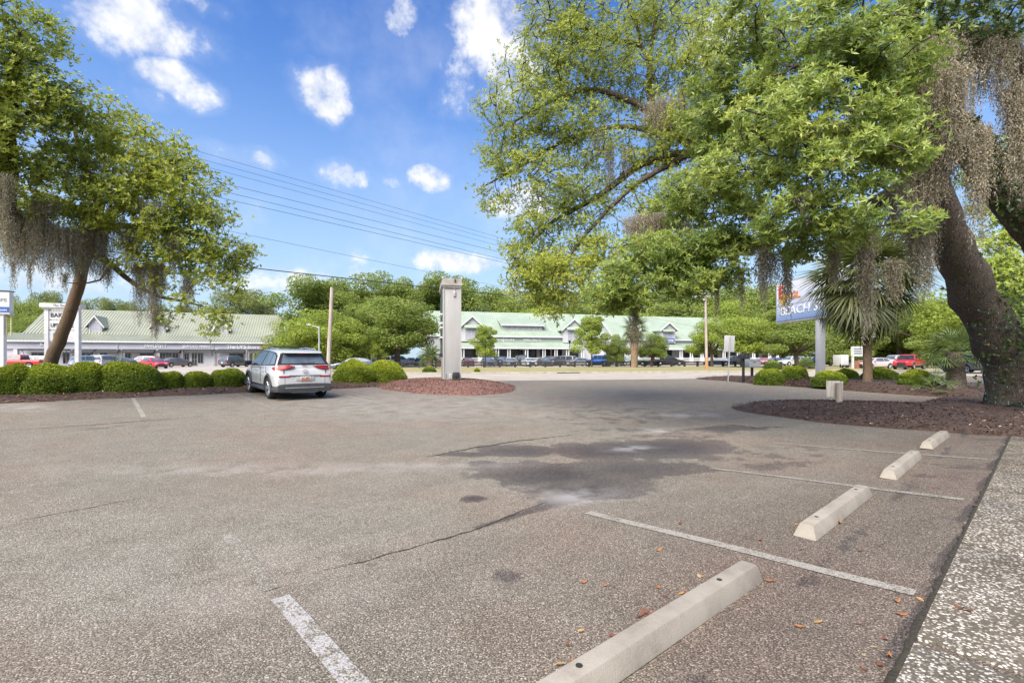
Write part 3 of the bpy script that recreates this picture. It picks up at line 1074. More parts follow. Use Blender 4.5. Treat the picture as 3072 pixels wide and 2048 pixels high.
def car_meshes(kind):
    """list of (part, mesh, material key, parent part index or None)"""
    P = []
    S = {
        'suv_tall': None,
        'sedan': dict(L=4.75, w=.90, wr=.325, fx=1.42, rx=-1.36, belt=.93, st=[(-2.36, .45, .80, .70), (-2.32, .34, .92, .80), (-2.15, .26, .97, .87), (-1.4, .24, .97, .90), (0, .22, .93, .905), (1.0, .22, .92, .90), (1.6, .24, .86, .885), (2.1, .28, .74, .83), (2.32, .36, .62, .70)],
                      top=[(-2.0, .95), (-1.35, 1.33), (-.6, 1.43), (.15, 1.42), (.5, 1.34), (1.25, .92)], wb=.83, k=.50,
                      sw=[[(-1.45, 1.0), (-1.2, 1.29), (-.62, 1.36), (-.62, .97)], [(-.56, .97), (-.56, 1.36), (.15, 1.36), (.42, 1.30), (.95, .97)]]),
        'suv': dict(L=4.65, w=.93, wr=.36, fx=1.38, rx=-1.36, belt=1.05, st=[(-2.32, .45, .80, .74), (-2.27, .36, 1.0, .84), (-2.1, .30, 1.07, .90), (-1.3, .28, 1.07, .93), (0, .26, 1.03, .93), (1.0, .26, 1.01, .925), (1.6, .28, .98, .91), (2.1, .32, .88, .86), (2.3, .40, .72, .74)],
                    top=[(-2.18, 1.04), (-1.92, 1.55), (-1.6, 1.66), (-.6, 1.71), (.1, 1.69), (.42, 1.62), (1.15, 1.02)], wb=.87, k=.36,
                    sw=[[(-1.98, 1.14), (-1.78, 1.54), (-1.2, 1.60), (-1.2, 1.10)], [(-1.12, 1.10), (-1.12, 1.61), (-.36, 1.63), (-.36, 1.08)], [(-.30, 1.08), (-.30, 1.63), (.1, 1.62), (.36, 1.55), (.85, 1.08)]]),
        'pickup': dict(L=5.7, w=.98, wr=.40, fx=1.85, rx=-1.75, belt=1.16, st=[(-2.83, .52, 1.06, .92), (-2.78, .48, 1.14, .95), (-1.0, .45, 1.14, .97), (-.6, .42, 1.14, .98), (1.0, .40, 1.14, .98), (1.6, .40, 1.12, .97), (2.3, .42, 1.07, .95), (2.72, .46, 1.0, .88), (2.86, .52, .88, .80)],
                       top=[(-.85, 1.12), (-.78, 1.72), (-.6, 1.80), (.3, 1.82), (.75, 1.76), (1.5, 1.13)], wb=.90, k=.34,
                       sw=[[(-.68, 1.2), (-.62, 1.70), (.02, 1.72), (.02, 1.2)], [(.10, 1.2), (.10, 1.72), (.62, 1.70), (1.12, 1.2)]]),
        'jeep': dict(L=4.3, w=.92, wr=.41, fx=1.35, rx=-1.35, belt=1.14, st=[(-2.05, .55, 1.10, .78), (-2.02, .50, 1.14, .80), (-.5, .48, 1.14, .80), (.75, .48, 1.14, .79), (1.2, .5, 1.13, .74), (1.9, .52, 1.10, .70), (1.98, .58, 1.05, .66)],
                     top=[(-2.0, 1.12), (-1.94, 1.78), (-1.7, 1.85), (.25, 1.86), (.5, 1.82), (.95, 1.13)], wb=.78, k=.14,
                     sw=[[(-1.82, 1.22), (-1.78, 1.72), (-1.0, 1.74), (-1.0, 1.2)], [(-.92, 1.2), (-.92, 1.74), (-.25, 1.74), (-.25, 1.2)], [(-.18, 1.2), (-.18, 1.74), (.30, 1.74), (.66, 1.2)]]),
        'van': dict(L=5.1, w=.98, wr=.34, fx=1.55, rx=-1.5, belt=1.05, st=[(-2.55, .45, .9, .86), (-2.5, .34, 1.05, .92), (-1.5, .28, 1.08, .97), (0, .26, 1.06, .98), (1.2, .26, 1.04, .97), (1.9, .3, .95, .93), (2.4, .36, .8, .84), (2.52, .42, .65, .74)],
                    top=[(-2.48, 1.04), (-2.38, 1.62), (-2.1, 1.76), (-.8, 1.80), (.2, 1.76), (.7, 1.66), (1.85, 1.0)], wb=.92, k=.30,
                    sw=[[(-2.25, 1.15), (-2.18, 1.6), (-1.1, 1.66), (-1.1, 1.12)], [(-1.02, 1.12), (-1.02, 1.67), (-.05, 1.66), (-.05, 1.1)], [(.02, 1.1), (.02, 1.66), (.5, 1.6), (1.2, 1.1)]]),
    }[kind]
    body = loft(S['st']).mesh('body'); fix_normals(body)
    cut = []
    for x in (S['fx'], S['rx']):
        for s in (-1, 1):
            c = MB().disc((x, s * (S['w'] + .02), S['wr'] + .02), 'y', S['wr'] * 1.16, .62, 24).mesh('c'); fix_normals(c); cut.append(c)
    body = smooth_mesh(boolean(body, cut), 32)
    P.append(('body', body, 'paint', None))
    # underside keeps the wells dark
    P.append(('underbody', MB().box(S['st'][0][0] + .25, S['st'][-1][0] - .25, -.55, .55, .2, S['belt'] - .35).mesh('underbody'), 'black', None))
    k, wb, zb = S['k'], S['wb'], S['belt'] - .03
    top = S['top']
    b = MB()
    n = len(top)
    L_ = [(x, wb - k * (z - zb), z) for x, z in top]; Rr = [(x, -(wb - k * (z - zb)), z) for x, z in top]
    b.add(L_ + Rr, [tuple(range(n)), tuple(range(2 * n - 1, n - 1, -1))] + [(i + 1, i, n + i, n + i + 1) for i in range(n - 1)] + [(0, n - 1, 2 * n - 1, n)])
    P.append(('cabin', bevel_mesh(b, .07 if kind != 'jeep' else .04), 'paint', None))
    for poly in S['sw']:
        for s in (-1, 1):
            m = len(poly)
            vs = []
            for off in (.012, -.02):
                for (x, z) in poly:
                    vs.append((x, s * (wb - k * (z - zb) + off), z))
            f = [tuple(range(m)), tuple(range(2 * m - 1, m - 1, -1))] + [(i, m + i, m + (i + 1) % m, (i + 1) % m) for i in range(m)]
            me = MB().add(vs, f).mesh('window'); fix_normals(me)
            P.append(('side_window', me, 'glass', None))

    def slope_glass(p, q, inset0, inset1, off):
        (x0, z0), (x1, z1) = p, q
        dx, dz = x1 - x0, z1 - z0
        ln = math.hypot(dx, dz)
        nx, nz = -dz / ln, dx / ln
        if nz < 0: nx, nz = -nx, -nz
        a0, a1 = .10, .90
        pts = []
        for t, ins in ((a0, inset0), (a1, inset1)):
            x, z = x0 + dx * t, z0 + dz * t
            y = wb - k * (z - zb) - ins
            pts.append((x, y, z))
        vs = []
        for o in (off, -.02):
            for (x, y, z) in pts:
                vs += [(x + nx * o, -y, z + nz * o), (x + nx * o, y, z + nz * o)]
        me = MB().add(vs, [(0, 1, 3, 2), (4, 6, 7, 5), (0, 4, 5, 1), (2, 3, 7, 6), (0, 2, 6, 4), (1, 5, 7, 3)]).mesh('glass'); fix_normals(me)
        return me
    P.append(('windscreen', slope_glass(top[-1], top[-2], .04, .08, .012), 'glass', None))
    P.append(('rear_window', slope_glass(top[0], top[1], .10, .12, .012), 'glass', None))
    xr, xf = S['st'][0][0], S['st'][-1][0]
    # bed of the pickup
    if kind == 'pickup':
        P.append(('load_bed', MB().box(-2.70, -.95, -.78, .78, 1.12, 1.158).mesh('bed'), 'black', None))
    zl = S['belt'] - .16
    for s in (-1, 1):
        hb = MB().box(xf - .32, xf - .04, s * .50 - .16, s * .50 + .16, zl - .20, zl - .06)
        P.append(('headlight', bevel_mesh(hb, .03), 'head', None))
        tb = MB().box(xr + .0, xr + .22, s * .66 - .15, s * .66 + .15, zl - .12, zl + (.02 if kind in ('sedan',) else .12))
        P.append(('tail_light', bevel_mesh(tb, .03), 'tail', None))
        mb_ = MB().box(top[-1][0] - .42, top[-1][0] - .22, s * (S['w'] + .10) - .09, s * (S['w'] + .10) + .09, S['belt'] + .02, S['belt'] + .16)
        P.append(('mirror', bevel_mesh(mb_, .03), 'paint', None))
    gr = MB().box(xf - .10, xf + .012, -.42, .42, .42, zl - .16)
    P.append(('grille', bevel_mesh(gr, .02), 'black', None))
    P.append(('bumper', bevel_mesh(MB().box(xf - .15, xf + .02, -.62, .62, .30, .42), .03), 'trim', None))
    P.append(('bumper', bevel_mesh(MB().box(xr - .02, xr + .15, -.66, .66, .36, .52), .03), 'trim', None))
    P.append(('number_plate', MB().box(xr - .028, xr + .01, -.15, .15, .60, .74).mesh('number_plate'), 'plate', None))
    if kind == 'jeep':
        sp = MB(); v, f = lathe_y([(.0, 0), (.20, .02), (.36, .0), (.385, .08), (.36, .2), (0, .2)], 24)
        sp.add([(-2.06 - y, x, z + 1.02) for x, y, z in v], f)
        me = sp.mesh('spare_wheel', 40); fix_normals(me)
        P.append(('spare_wheel', me, 'tyre', None))
        P.append(('spare_cover', MB().disc((-2.285, 0, 1.02), 'x', .25, .03, 24).mesh('spare_cover'), 'cover', None))
        for s in (-1, 1):
            for x in (S['fx'], S['rx']):
                fl = MB().box(x - .48, x + .48, s * .86 - .11, s * .86 + .11, .86, .92)
                P.append(('fender_flare', bevel_mesh(fl, .02), 'black', None))
    # wheels
    wr = S['wr']
    v, f = lathe_y([(wr * .60, -.10), (wr * .93, -.11), (wr, -.075), (wr, .075), (wr * .93, .11), (wr * .60, .10)], 22)
    ty = MB().add(v, f).mesh('wheel', 40); fix_normals(ty)
    rb = MB(); v, f = lathe_y([(0, .02), (wr * .16, .03), (wr * .2, .0)], 12); rb.add(v, f)
    for j in range(5):
        a = 2 * math.pi * j / 5
        for da in (-.16, .16):
            p0 = Vector((math.cos(a) * wr * .1, .01, math.sin(a) * wr * .1)); p1 = Vector((math.cos(a + da) * wr * .60, .03, math.sin(a + da) * wr * .60))
            rb.bar(p0, p1, .022, 5)
    v, f = lathe_y([(wr * .56, .05), (wr * .66, .055), (wr * .66, -.05), (wr * .56, -.05)], 22); rb.add(v, f)
    rim = rb.mesh('rim', 40); fix_normals(rim)
    rd = MB(); v, f = lathe_y([(0, -.03), (wr * .62, -.03)], 20); rd.add(v, f)
    back = rd.mesh('brake', 40)
    for x in (S['fx'], S['rx']):
        for s in (-1, 1):
            P.append(('wheel', ty, 'tyre', (x, s * (S['w'] - .11), wr, s)))
    return P, rim, back


_car_cache = {}


def place_car(kind, name, colour, x, y, heading, label, cat='car', group=None, glass=M_CARGLASS, z=None, scale=1.0, cover=None):
    if kind not in _car_cache:
        _car_cache[kind] = car_meshes(kind)
    parts, rim, back = _car_cache[kind]
    z = float(gz(x, y)) + .03 if z is None else z
    e = empty(name, (x, y, z), heading, label, cat, group)
    e.scale = (scale,) * 3
    MK = {'paint': colour, 'black': M_BLACKTRIM, 'glass': glass, 'head': M_HEAD, 'tail': M_TAIL, 'trim': M_CLAD, 'plate': M_PLATE, 'tyre': M_TYRE, 'cover': cover or M_TYRE}
    for (nm, me, mk, extra) in parts:
        o = link(nm, me, None, e)
        if not me.materials: me.materials.append(M_CLAD)
        o.material_slots[0].link = 'OBJECT'
        o.material_slots[0].material = MK[mk]
        if nm == 'wheel' and extra:
            o.location = extra[:3]
            if extra[3] < 0: o.rotation_euler = (0, 0, math.pi)
            if not rim.materials: rim.materials.append(M_RIM)
            link('rim', rim, None, o, loc=(0, .06, 0))
            if not back.materials: back.materials.append(M_BLACKTRIM)
            link('brake_disc', back, None, o, loc=(0, .05, 0))
    return e


# ---------------------------------------------------------------- the white SUV in the lot
def build_white_suv():
    hd = math.atan2(.752, -.659)
    rw = G(814, 1196)                                # where its left rear tyre stands
    yw = .80
    c, s = math.cos(hd), math.sin(hd)
    # tyre at local (-1.335, .80)
    ox = rw.x - (-1.335 * c - yw * s); oy = rw.y - (-1.335 * s + yw * c)
    e = empty('white_suv', (ox, oy, float(gz(ox, oy)) + .0), hd, 'white compact SUV parked nose first at the hedge, seen from behind', 'car')
    fz, rz_ = float(gz(ox + 1.335 * c, oy + 1.335 * s)), float(gz(ox - 1.335 * c, oy - 1.335 * s))
    e.location.z = (fz + rz_) / 2
    e.rotation_euler = (0, -math.atan2(fz - rz_, 2.67), hd)
    PW = paint('pearl_white', (.54, .54, .545), .0, .25)
    st = [(-2.235, .50, .70, .76), (-2.215, .42, .84, .84), (-2.15, .40, .98, .885), (-2.02, .39, 1.06, .91), (-1.7, .38, 1.09, .925), (-1.3, .38, 1.08, .925), (-.5, .38, 1.045, .92), (.3, .38, 1.02, .918), (1.0, .38, 1.0, .918), (1.5, .38, .97, .912), (1.9, .40, .90, .885), (2.15, .44, .78, .80), (2.24, .50, .66, .68)]
    body = loft(st).mesh('body'); fix_normals(body)
    cl = loft([(-2.245, .32, .50, .72), (-2.235, .27, .53, .85), (-2.14, .25, .50, .905), (-1.9, .25, .46, .93), (-.8, .24, .40, .93), (.8, .24, .40, .925), (1.9, .25, .46, .90), (2.18, .28, .52, .82), (2.26, .34, .50, .68)])
    clad = cl.mesh('cladding'); fix_normals(clad)
    cut = []
    for x in (1.335, -1.335):
        for sd in (-1, 1):
            cm = MB().disc((x, sd * .94, .37), 'y', .405, .60, 30).mesh('c'); fix_normals(cm); cut.append(cm)
    body = smooth_mesh(boolean(body, cut), 30); clad = smooth_mesh(boolean(clad, [m.copy() for m in cut]), 30)
    link('body', body, PW, e)
    link('lower_cladding', clad, M_CLAD, e)
    link('underbody', MB().box(-1.95, 1.9, -.55, .55, .22, .7).mesh('underbody'), M_BLACKTRIM, e)
    wb, k, zb = .885, .40, 1.02
    top = [(-2.10, 1.03), (-2.02, 1.16), (-1.86, 1.42), (-1.80, 1.53), (-1.62, 1.595), (-1.2, 1.635), (-.6, 1.655), (0, 1.64), (.45, 1.585), (.95, 1.25), (1.42, .97)]
    n = len(top); hw = lambda z: wb - k * (z - zb)
    b = MB()
    b.add([(x, hw(z), z) for x, z in top] + [(x, -hw(z), z) for x, z in top], [tuple(range(n)), tuple(range(2 * n - 1, n - 1, -1))] + [(i + 1, i, n + i, n + i + 1) for i in range(n - 1)] + [(0, n - 1, 2 * n - 1, n)])
    bm = bmesh.new()
    vs = [bm.verts.new(p) for p in b.v]
    for f in b.f: bm.faces.new([vs[i] for i in f])
    bmesh.ops.recalc_face_normals(bm, faces=bm.faces)
    ed = [ee for ee in bm.edges if len(ee.link_faces) == 2 and ee.calc_face_angle(0) > R(55)]
    bmesh.ops.bevel(bm, geom=ed, offset=.075, segments=4, profile=.6, affect='EDGES', clamp_overlap=True)
    me = bpy.data.meshes.new('cabin'); bm.to_mesh(me); bm.free()
    link('cabin', smooth_mesh(me, 38), PW, e)

    def slab(poly3, thick, nm, m, parent=e, smooth=None):
        P = [Vector(p) for p in poly3]
        nn = (P[1] - P[0]).cross(P[2] - P[0]).normalized()
        q = len(P)
        vv = [p for p in P] + [p - nn * thick for p in P]
        mb = MB().add(vv, [tuple(range(q)), tuple(range(2 * q - 1, q - 1, -1))] + [(i, q + i, q + (i + 1) % q, (i + 1) % q) for i in range(q)])
        me = mb.mesh(nm); fix_normals(me)
        return link(nm, me, m, parent)

    def side(poly, nm, m, sd, off=.010, th=.02, parent=e):
        pts = [(x, sd * (hw(z) + off), z) for x, z in poly]
        if sd > 0: pts = pts[::-1]
        return slab(pts, th, nm, m, parent)
    for sd in (1, -1):
        side([(-1.86, 1.17), (-1.70, 1.40), (-1.42, 1.50), (-1.36, 1.50), (-1.36, 1.13)], 'side_window', M_CARGLASS_LIGHT, sd)
        side([(-1.30, 1.125), (-1.30, 1.51), (-.62, 1.555), (-.42, 1.10)], 'side_window', M_CARGLASS_LIGHT, sd)
        side([(-.34, 1.095), (-.53, 1.555), (0, 1.55), (.40, 1.50), (.92, 1.14), (.86, 1.075)], 'side_window', M_CARGLASS_LIGHT, sd)
        # black surround of the glass
        side([(-1.93, 1.13), (-1.74, 1.44), (-1.42, 1.535), (-.53, 1.585), (.05, 1.58), (.44, 1.53), (1.04, 1.12), (.90, 1.05)], 'window_surround', M_BLACKTRIM, sd, .004, .02)
        # door shut lines and handles
        for poly in ([(-.40, .50), (-.385, .50), (-.385, 1.06), (-.40, 1.06)], [(.86, .50), (.875, .50), (.875, 1.02), (.86, 1.02)], [(-1.12, .85), (-1.105, .85), (-1.105, 1.06), (-1.12, 1.06)]):
            pts = [(x, sd * .9275, z) for x, z in poly]
            slab(pts[::-1] if sd > 0 else pts, .01, 'door_seam', M_BLACKTRIM)
        for x in (-.72, .24):
            h = MB().box(x - .11, x + .11, sd * .935 - .018, sd * .935 + .018, .885, .915).build('door_handle', PW, e, bevel=.01)
        # flares over the wheels
        for x in (1.335, -1.335):
            fb = MB()
            seg = 22
            vv = []
            for i in range(seg + 1):
                w = math.pi * (-.06 + 1.12 * i / seg)
                for (r, y) in ((.395, .905), (.405, .945), (.455, .945), (.485, .925)):
                    vv.append((x + r * math.cos(w), sd * y, .37 + r * math.sin(w)))
            for i in range(seg):
                for j in range(3):
                    fb.f.append((i * 4 + j, i * 4 + j + 1, (i + 1) * 4 + j + 1, (i + 1) * 4 + j))
            fb.v = vv
            o = fb.build('wheel_flare', M_CLAD, e, smooth=40); fix_normals(o.data)
        # mirrors, roof rails
        mr = MB().box(.80, 1.0, sd * 1.03 - .11, sd * 1.03 + .11, 1.06, 1.21).build('mirror', M_BLACKTRIM, e, bevel=.045, seg=3)
        MB().box(.84, .93, sd * .93 - .06, sd * .93 + .06, 1.05, 1.09).build('arm', M_BLACKTRIM, mr)
        MB().tube([(-1.45, sd * .60, 1.60), (-1.3, sd * .60, 1.665), (-.3, sd * .59, 1.70), (.25, sd * .58, 1.675), (.38, sd * .57, 1.60)], [.016, .018, .018, .018, .014], 8).build('roof_rail', M_GALV, e, smooth=50)
    for x in (-.95, -.15):
        MB().tube([(x, -.62, 1.70), (x, -.5, 1.735), (x, .5, 1.735), (x, .62, 1.70)], .017, 8).build('crossbar', M_BLACKTRIM, e, smooth=50)
    # windscreen, rear glass, spoiler
    def slope(p, q, i0, i1, off, nm, m, t0=0.0, t1=1.0):
        (x0, z0), (x1, z1) = p, q
        dx, dz = x1 - x0, z1 - z0
        l = math.hypot(dx, dz); nx, nz = -dz / l, dx / l
        if nz < 0: nx, nz = -nx, -nz
        a = (x0 + dx * t0, z0 + dz * t0); bq = (x0 + dx * t1, z0 + dz * t1)
        pts = [(a[0] + nx * off, -(hw(a[1]) - i0), a[1] + nz * off), (a[0] + nx * off, hw(a[1]) - i0, a[1] + nz * off), (bq[0] + nx * off, hw(bq[1]) - i1, bq[1] + nz * off), (bq[0] + nx * off, -(hw(bq[1]) - i1), bq[1] + nz * off)]
        return slab(pts, -.02 if x1 > x0 else .02, nm, m)
    slope((1.42, .97), (.45, 1.585), .06, .10, .014, 'windscreen', M_CARGLASS, .08, .95)
    rear = slope((-2.035, 1.155), (-1.80, 1.53), .13, .12, .022, 'rear_window', M_CARGLASS_LIGHT, .06, .88)
    slope((-2.035, 1.155), (-1.80, 1.53), .015, .03, .012, 'window_surround', M_BLACKTRIM, .0, .97)
    sp = MB().prism([(-2.00, 1.535), (-1.96, 1.575), (-1.66, 1.62), (-1.66, 1.57), (-1.82, 1.535)], 'y', -.60, .60)
    sp.v = [(x, y, z) for x, y, z in sp.v]
    spo = sp.build('spoiler', PW, e, bevel=.012)
    MB().box(-1.985, -1.90, -.57, .57, 1.495, 1.535).build('underside', M_BLACKTRIM, spo)
    MB().box(-2.0, -1.985, -.14, .14, 1.515, 1.53).build('brake_light', M_TAIL, spo)
    wi = MB().bar((-2.10, -.02, 1.19), (-2.075, -.36, 1.225), .012, 6)
    wi.box(-2.125, -2.07, -.03, .09, 1.165, 1.205); wi.build('wiper', M_BLACKTRIM, e)
    # lamps, wrapped round the corners
    for sd in (1, -1):
        yz = [(.915, 1.045), (.80, 1.125), (.50, 1.13), (.36, 1.105), (.50, 1.03), (.74, .985), (.90, .985)]
        xs = [-1.80, -2.03, -2.165, -2.185, -2.19, -2.165, -1.95]
        q = len(yz)
        vv = [(xs[i] - .012, sd * (yz[i][0] + .012), yz[i][1]) for i in range(q)] + [(xs[i] + .16, sd * (yz[i][0] - .10), yz[i][1]) for i in range(q)]
        o = MB().add(vv, [(0, 1, 5, 6), (1, 2, 4, 5), (2, 3, 4), tuple(range(2 * q - 1, q - 1, -1))] + [(i, q + i, q + (i + 1) % q, (i + 1) % q) for i in range(q)]).build('tail_light', M_TAIL, e, smooth=50)
        fix_normals(o.data)
        cu = MB().add([(-2.20, sd * .44, 1.095), (-2.195, sd * .52, 1.055), (-2.185, sd * .70, 1.02), (-2.09, sd * .86, 1.025), (-2.08, sd * .865, 1.04), (-2.182, sd * .70, 1.036), (-2.192, sd * .53, 1.068), (-2.195, sd * .45, 1.105)],
                       [(0, 1, 6, 7), (1, 2, 5, 6), (2, 3, 4, 5)]).build('light_strip', mat('lamp_pink', (.55, .08, .07), .35, .1, 8, spec=.3), o)
        MB().box(-2.252, -2.18, sd * .64 - .17, sd * .64 + .17, .755, .80).build('reflector', M_TAIL, e, bevel=.012)
        hl = MB().box(1.95, 2.17, sd * .66 - .18, sd * .66 + .18, .70, .80).build('headlight', M_HEAD, e, bevel=.03)
        MB().box(-2.238, -2.19, sd * .63 - .005, sd * .63 + .005, .52, .755).build('hatch_seam', M_BLACKTRIM, e)
        MB().box(-2.212, -2.17, sd * .66 - .005, sd * .66 + .005, .80, .99).build('hatch_seam', M_BLACKTRIM, e)
    # hatch crease, plate recess, plate, badge
    MB().box(-2.262, -2.19, -.50, .50, .798, .812).build('hatch_seam', M_BLACKTRIM, e)
    rc = MB().box(-2.256, -2.18, -.30, .30, .62, .79).build('plate_recess', mat('recess_grey', (.42, .42, .43), .5, .05, 4), e, bevel=.03)
    pl = MB().box(-2.27, -2.25, -.155, .155, .635, .785).build('number_plate', M_PLATE, e)
    MB().box(-2.274, -2.268, -.15, .15, .64, .695).build('plate_band', mat('plate_orange', (.55, .16, .06), .5, .1, 9), pl)
    tm = text_mesh('SC 482', .06, .002)
    link('plate_text', tm, mat('plate_ink', (.10, .035, .05), .6, .1, 9), pl, loc=(-2.273, 0, .695), rot=(0, 0, -math.pi / 2))
    bd = MB()
    for i in range(24):
        w0, w1 = 2 * math.pi * i / 24, 2 * math.pi * (i + 1) / 24
        bd.bar((-2.232, .085 * math.cos(w0), .935 + .045 * math.sin(w0)), (-2.232, .085 * math.cos(w1), .935 + .045 * math.sin(w1)), .008, 5)
    bd.bar((-2.232, .045, .905), (-2.232, .03, .968), .008, 5); bd.bar((-2.232, -.03, .902), (-2.232, -.045, .965), .008, 5); bd.bar((-2.232, .038, .925), (-2.232, -.038, .945), .008, 5)
    bd.build('badge', M_CHROME, e, smooth=50)
    # rear skid plate and exhaust
    MB().box(-2.262, -2.15, -.62, .62, .385, .425).build('skid_trim', mat('silver_trim', (.30, .31, .32), .4, .1, 8, metal=.5), e, bevel=.015)
    MB().box(-2.20, -2.0, -.42, .42, .235, .30).build('skid_plate', mat('silver_trim', (.30, .31, .32)), e, bevel=.02)
    MB().bar((-2.19, -.60, .27), (-1.8, -.60, .27), .035, 10).build('exhaust', M_CHROME, e)
    # wheels
    wr = .36
    v, f = lathe_y([(wr * .64, -.105), (wr * .92, -.115), (wr, -.08), (wr, .08), (wr * .92, .115), (wr * .64, .105)], 36)
    ty = MB().add(v, f).mesh('wheel', 40); fix_normals(ty)
    rb = MB(); v, f = lathe_y([(0, .03), (.05, .035), (.065, .0)], 16); rb.add(v, f)
    for j in range(5):
        a = 2 * math.pi * j / 5
        for da in (-.20, .20):
            for (r0, r1, y0, y1) in ((.04, .24, .01, .045),):
                p0 = Vector((math.cos(a + da * .4) * r0, y0, math.sin(a + da * .4) * r0)); p1 = Vector((math.cos(a + da) * r1, y1, math.sin(a + da) * r1))
                rb.bar(p0, p1, .021, 6)
    v, f = lathe_y([(.215, .055), (.245, .06), (.245, -.05), (.215, -.05)], 36); rb.add(v, f)
    rim = rb.mesh('rim', 40); fix_normals(rim)
    v, f = lathe_y([(0, -.02), (.235, -.02)], 24); disc = MB().add(v, f).mesh('brake_disc')
    for x in (1.335, -1.335):
        for sd in (1, -1):
            o = link('wheel', ty, M_TYRE, e, loc=(x, sd * .80, wr), rot=(0, 0, 0 if sd > 0 else math.pi))
            link('rim', rim, M_RIM, o, loc=(0, .055, 0)); link('brake_disc', disc, M_BLACKTRIM, o, loc=(0, .04, 0))
    return e


suv = build_white_suv()

# ================================================================ buildings (x along the front, y away from the road, z up)
class Bld:
    def __init__(self, name, u, d, ang, u_left, label, cat='building', group=None):
        px, py = (u - CU) / F * d, d
        dx, dy = math.cos(ang), math.sin(ang)
        r = (u_left - CU) / F
        t = (r * py - px) / (dx - r * dy)
        self.o = Vector((px + dx * t, py + dy * t, 0.0))
        self.ang = ang
        self.e = empty(name, self.o, ang, label, cat, group)

    def at(self, u, v, yl=0.0):
        """local (x, z) where the sight line through (u, v) meets the plane y = yl"""
        c, s = math.cos(self.ang), math.sin(self.ang)
        D = ((u - CU) / F, 1.0, (HV - v) / F)
        dl = (D[0] * c + D[1] * s, -D[0] * s + D[1] * c)
        ol = (-self.o.x * c - self.o.y * s, self.o.x * s - self.o.y * c)
        t = (yl - ol[1]) / dl[1]
        return ol[0] + dl[0] * t, H + D[2] * t

    def x(self, u, yl=0.0): return self.at(u, 1073, yl)[0]
    def z(self, u, v, yl=0.0): return self.at(u, v, yl)[1]


def slope_roof(x0, x1, ya, za, yb, zb_, th=.08, hip0=0.0, hip1=0.0):
    """a sloping sheet from the low edge (ya, za) up to the high edge (yb, zb_); hips shorten the high edge"""
    b = MB()
    vs = [(x0, ya, za), (x1, ya, za), (x1 - hip1, yb, zb_), (x0 + hip0, yb, zb_)]
    vs += [(x, y, z - th) for x, y, z in vs]
    return b.add(vs, [(0, 1, 2, 3), (7, 6, 5, 4), (0, 4, 5, 1), (1, 5, 6, 2), (2, 6, 7, 3), (3, 7, 4, 0)])


def seams(x0, x1, ya, za, yb, zb_, pitch=.42, hip0=0.0, hip1=0.0, h=.075, w=.045):
    b = MB()
    n = int((x1 - x0) / pitch)
    for i in range(1, n):
        x = x0 + (x1 - x0) * i / n
        t = 1.0
        if hip0 and x < x0 + hip0: t = (x - x0) / hip0
        if hip1 and x > x1 - hip1: t = (x1 - x) / hip1
        ye, ze = ya + (yb - ya) * t, za + (zb_ - za) * t
        b.add([(x - w, ya, za), (x + w, ya, za), (x + w, ye, ze), (x - w, ye, ze), (x - w * .5, ya, za + h), (x + w * .5, ya, za + h), (x + w * .5, ye, ze + h), (x - w * .5, ye, ze + h)],
              [(4, 5, 6, 7), (0, 1, 5, 4), (1, 2, 6, 5), (2, 3, 7, 6), (3, 0, 4, 7)])
    return b


def window(par, x0, x1, z0, z1, y, frame=M_WHITE, glass=M_GLASS, mull=1, trans=1, fw=.06, name='window'):
    w = MB().box(x0, x1, y - .02, y + .03, z0, z1).build(name, glass, par)
    f = MB()
    for (a, b_, c, d_) in [(x0 - fw, x0, z0 - fw, z1 + fw), (x1, x1 + fw, z0 - fw, z1 + fw), (x0, x1, z1, z1 + fw), (x0, x1, z0 - fw, z0)]:
        f.box(a, b_, y - .07, y + .02, c, d_)
    f.build('frame', frame, w)
    g = MB()
    for i in range(1, mull + 1):
        xx = x0 + (x1 - x0) * i / (mull + 1); g.box(xx - .025, xx + .025, y - .05, y - .022, z0, z1)
    for i in range(1, trans + 1):
        zz = z0 + (z1 - z0) * i / (trans + 1); g.box(x0, x1, y - .047, y - .024, zz - .022, zz + .022)
    if g.v: g.build('glazing_bar', frame, w)
    return w


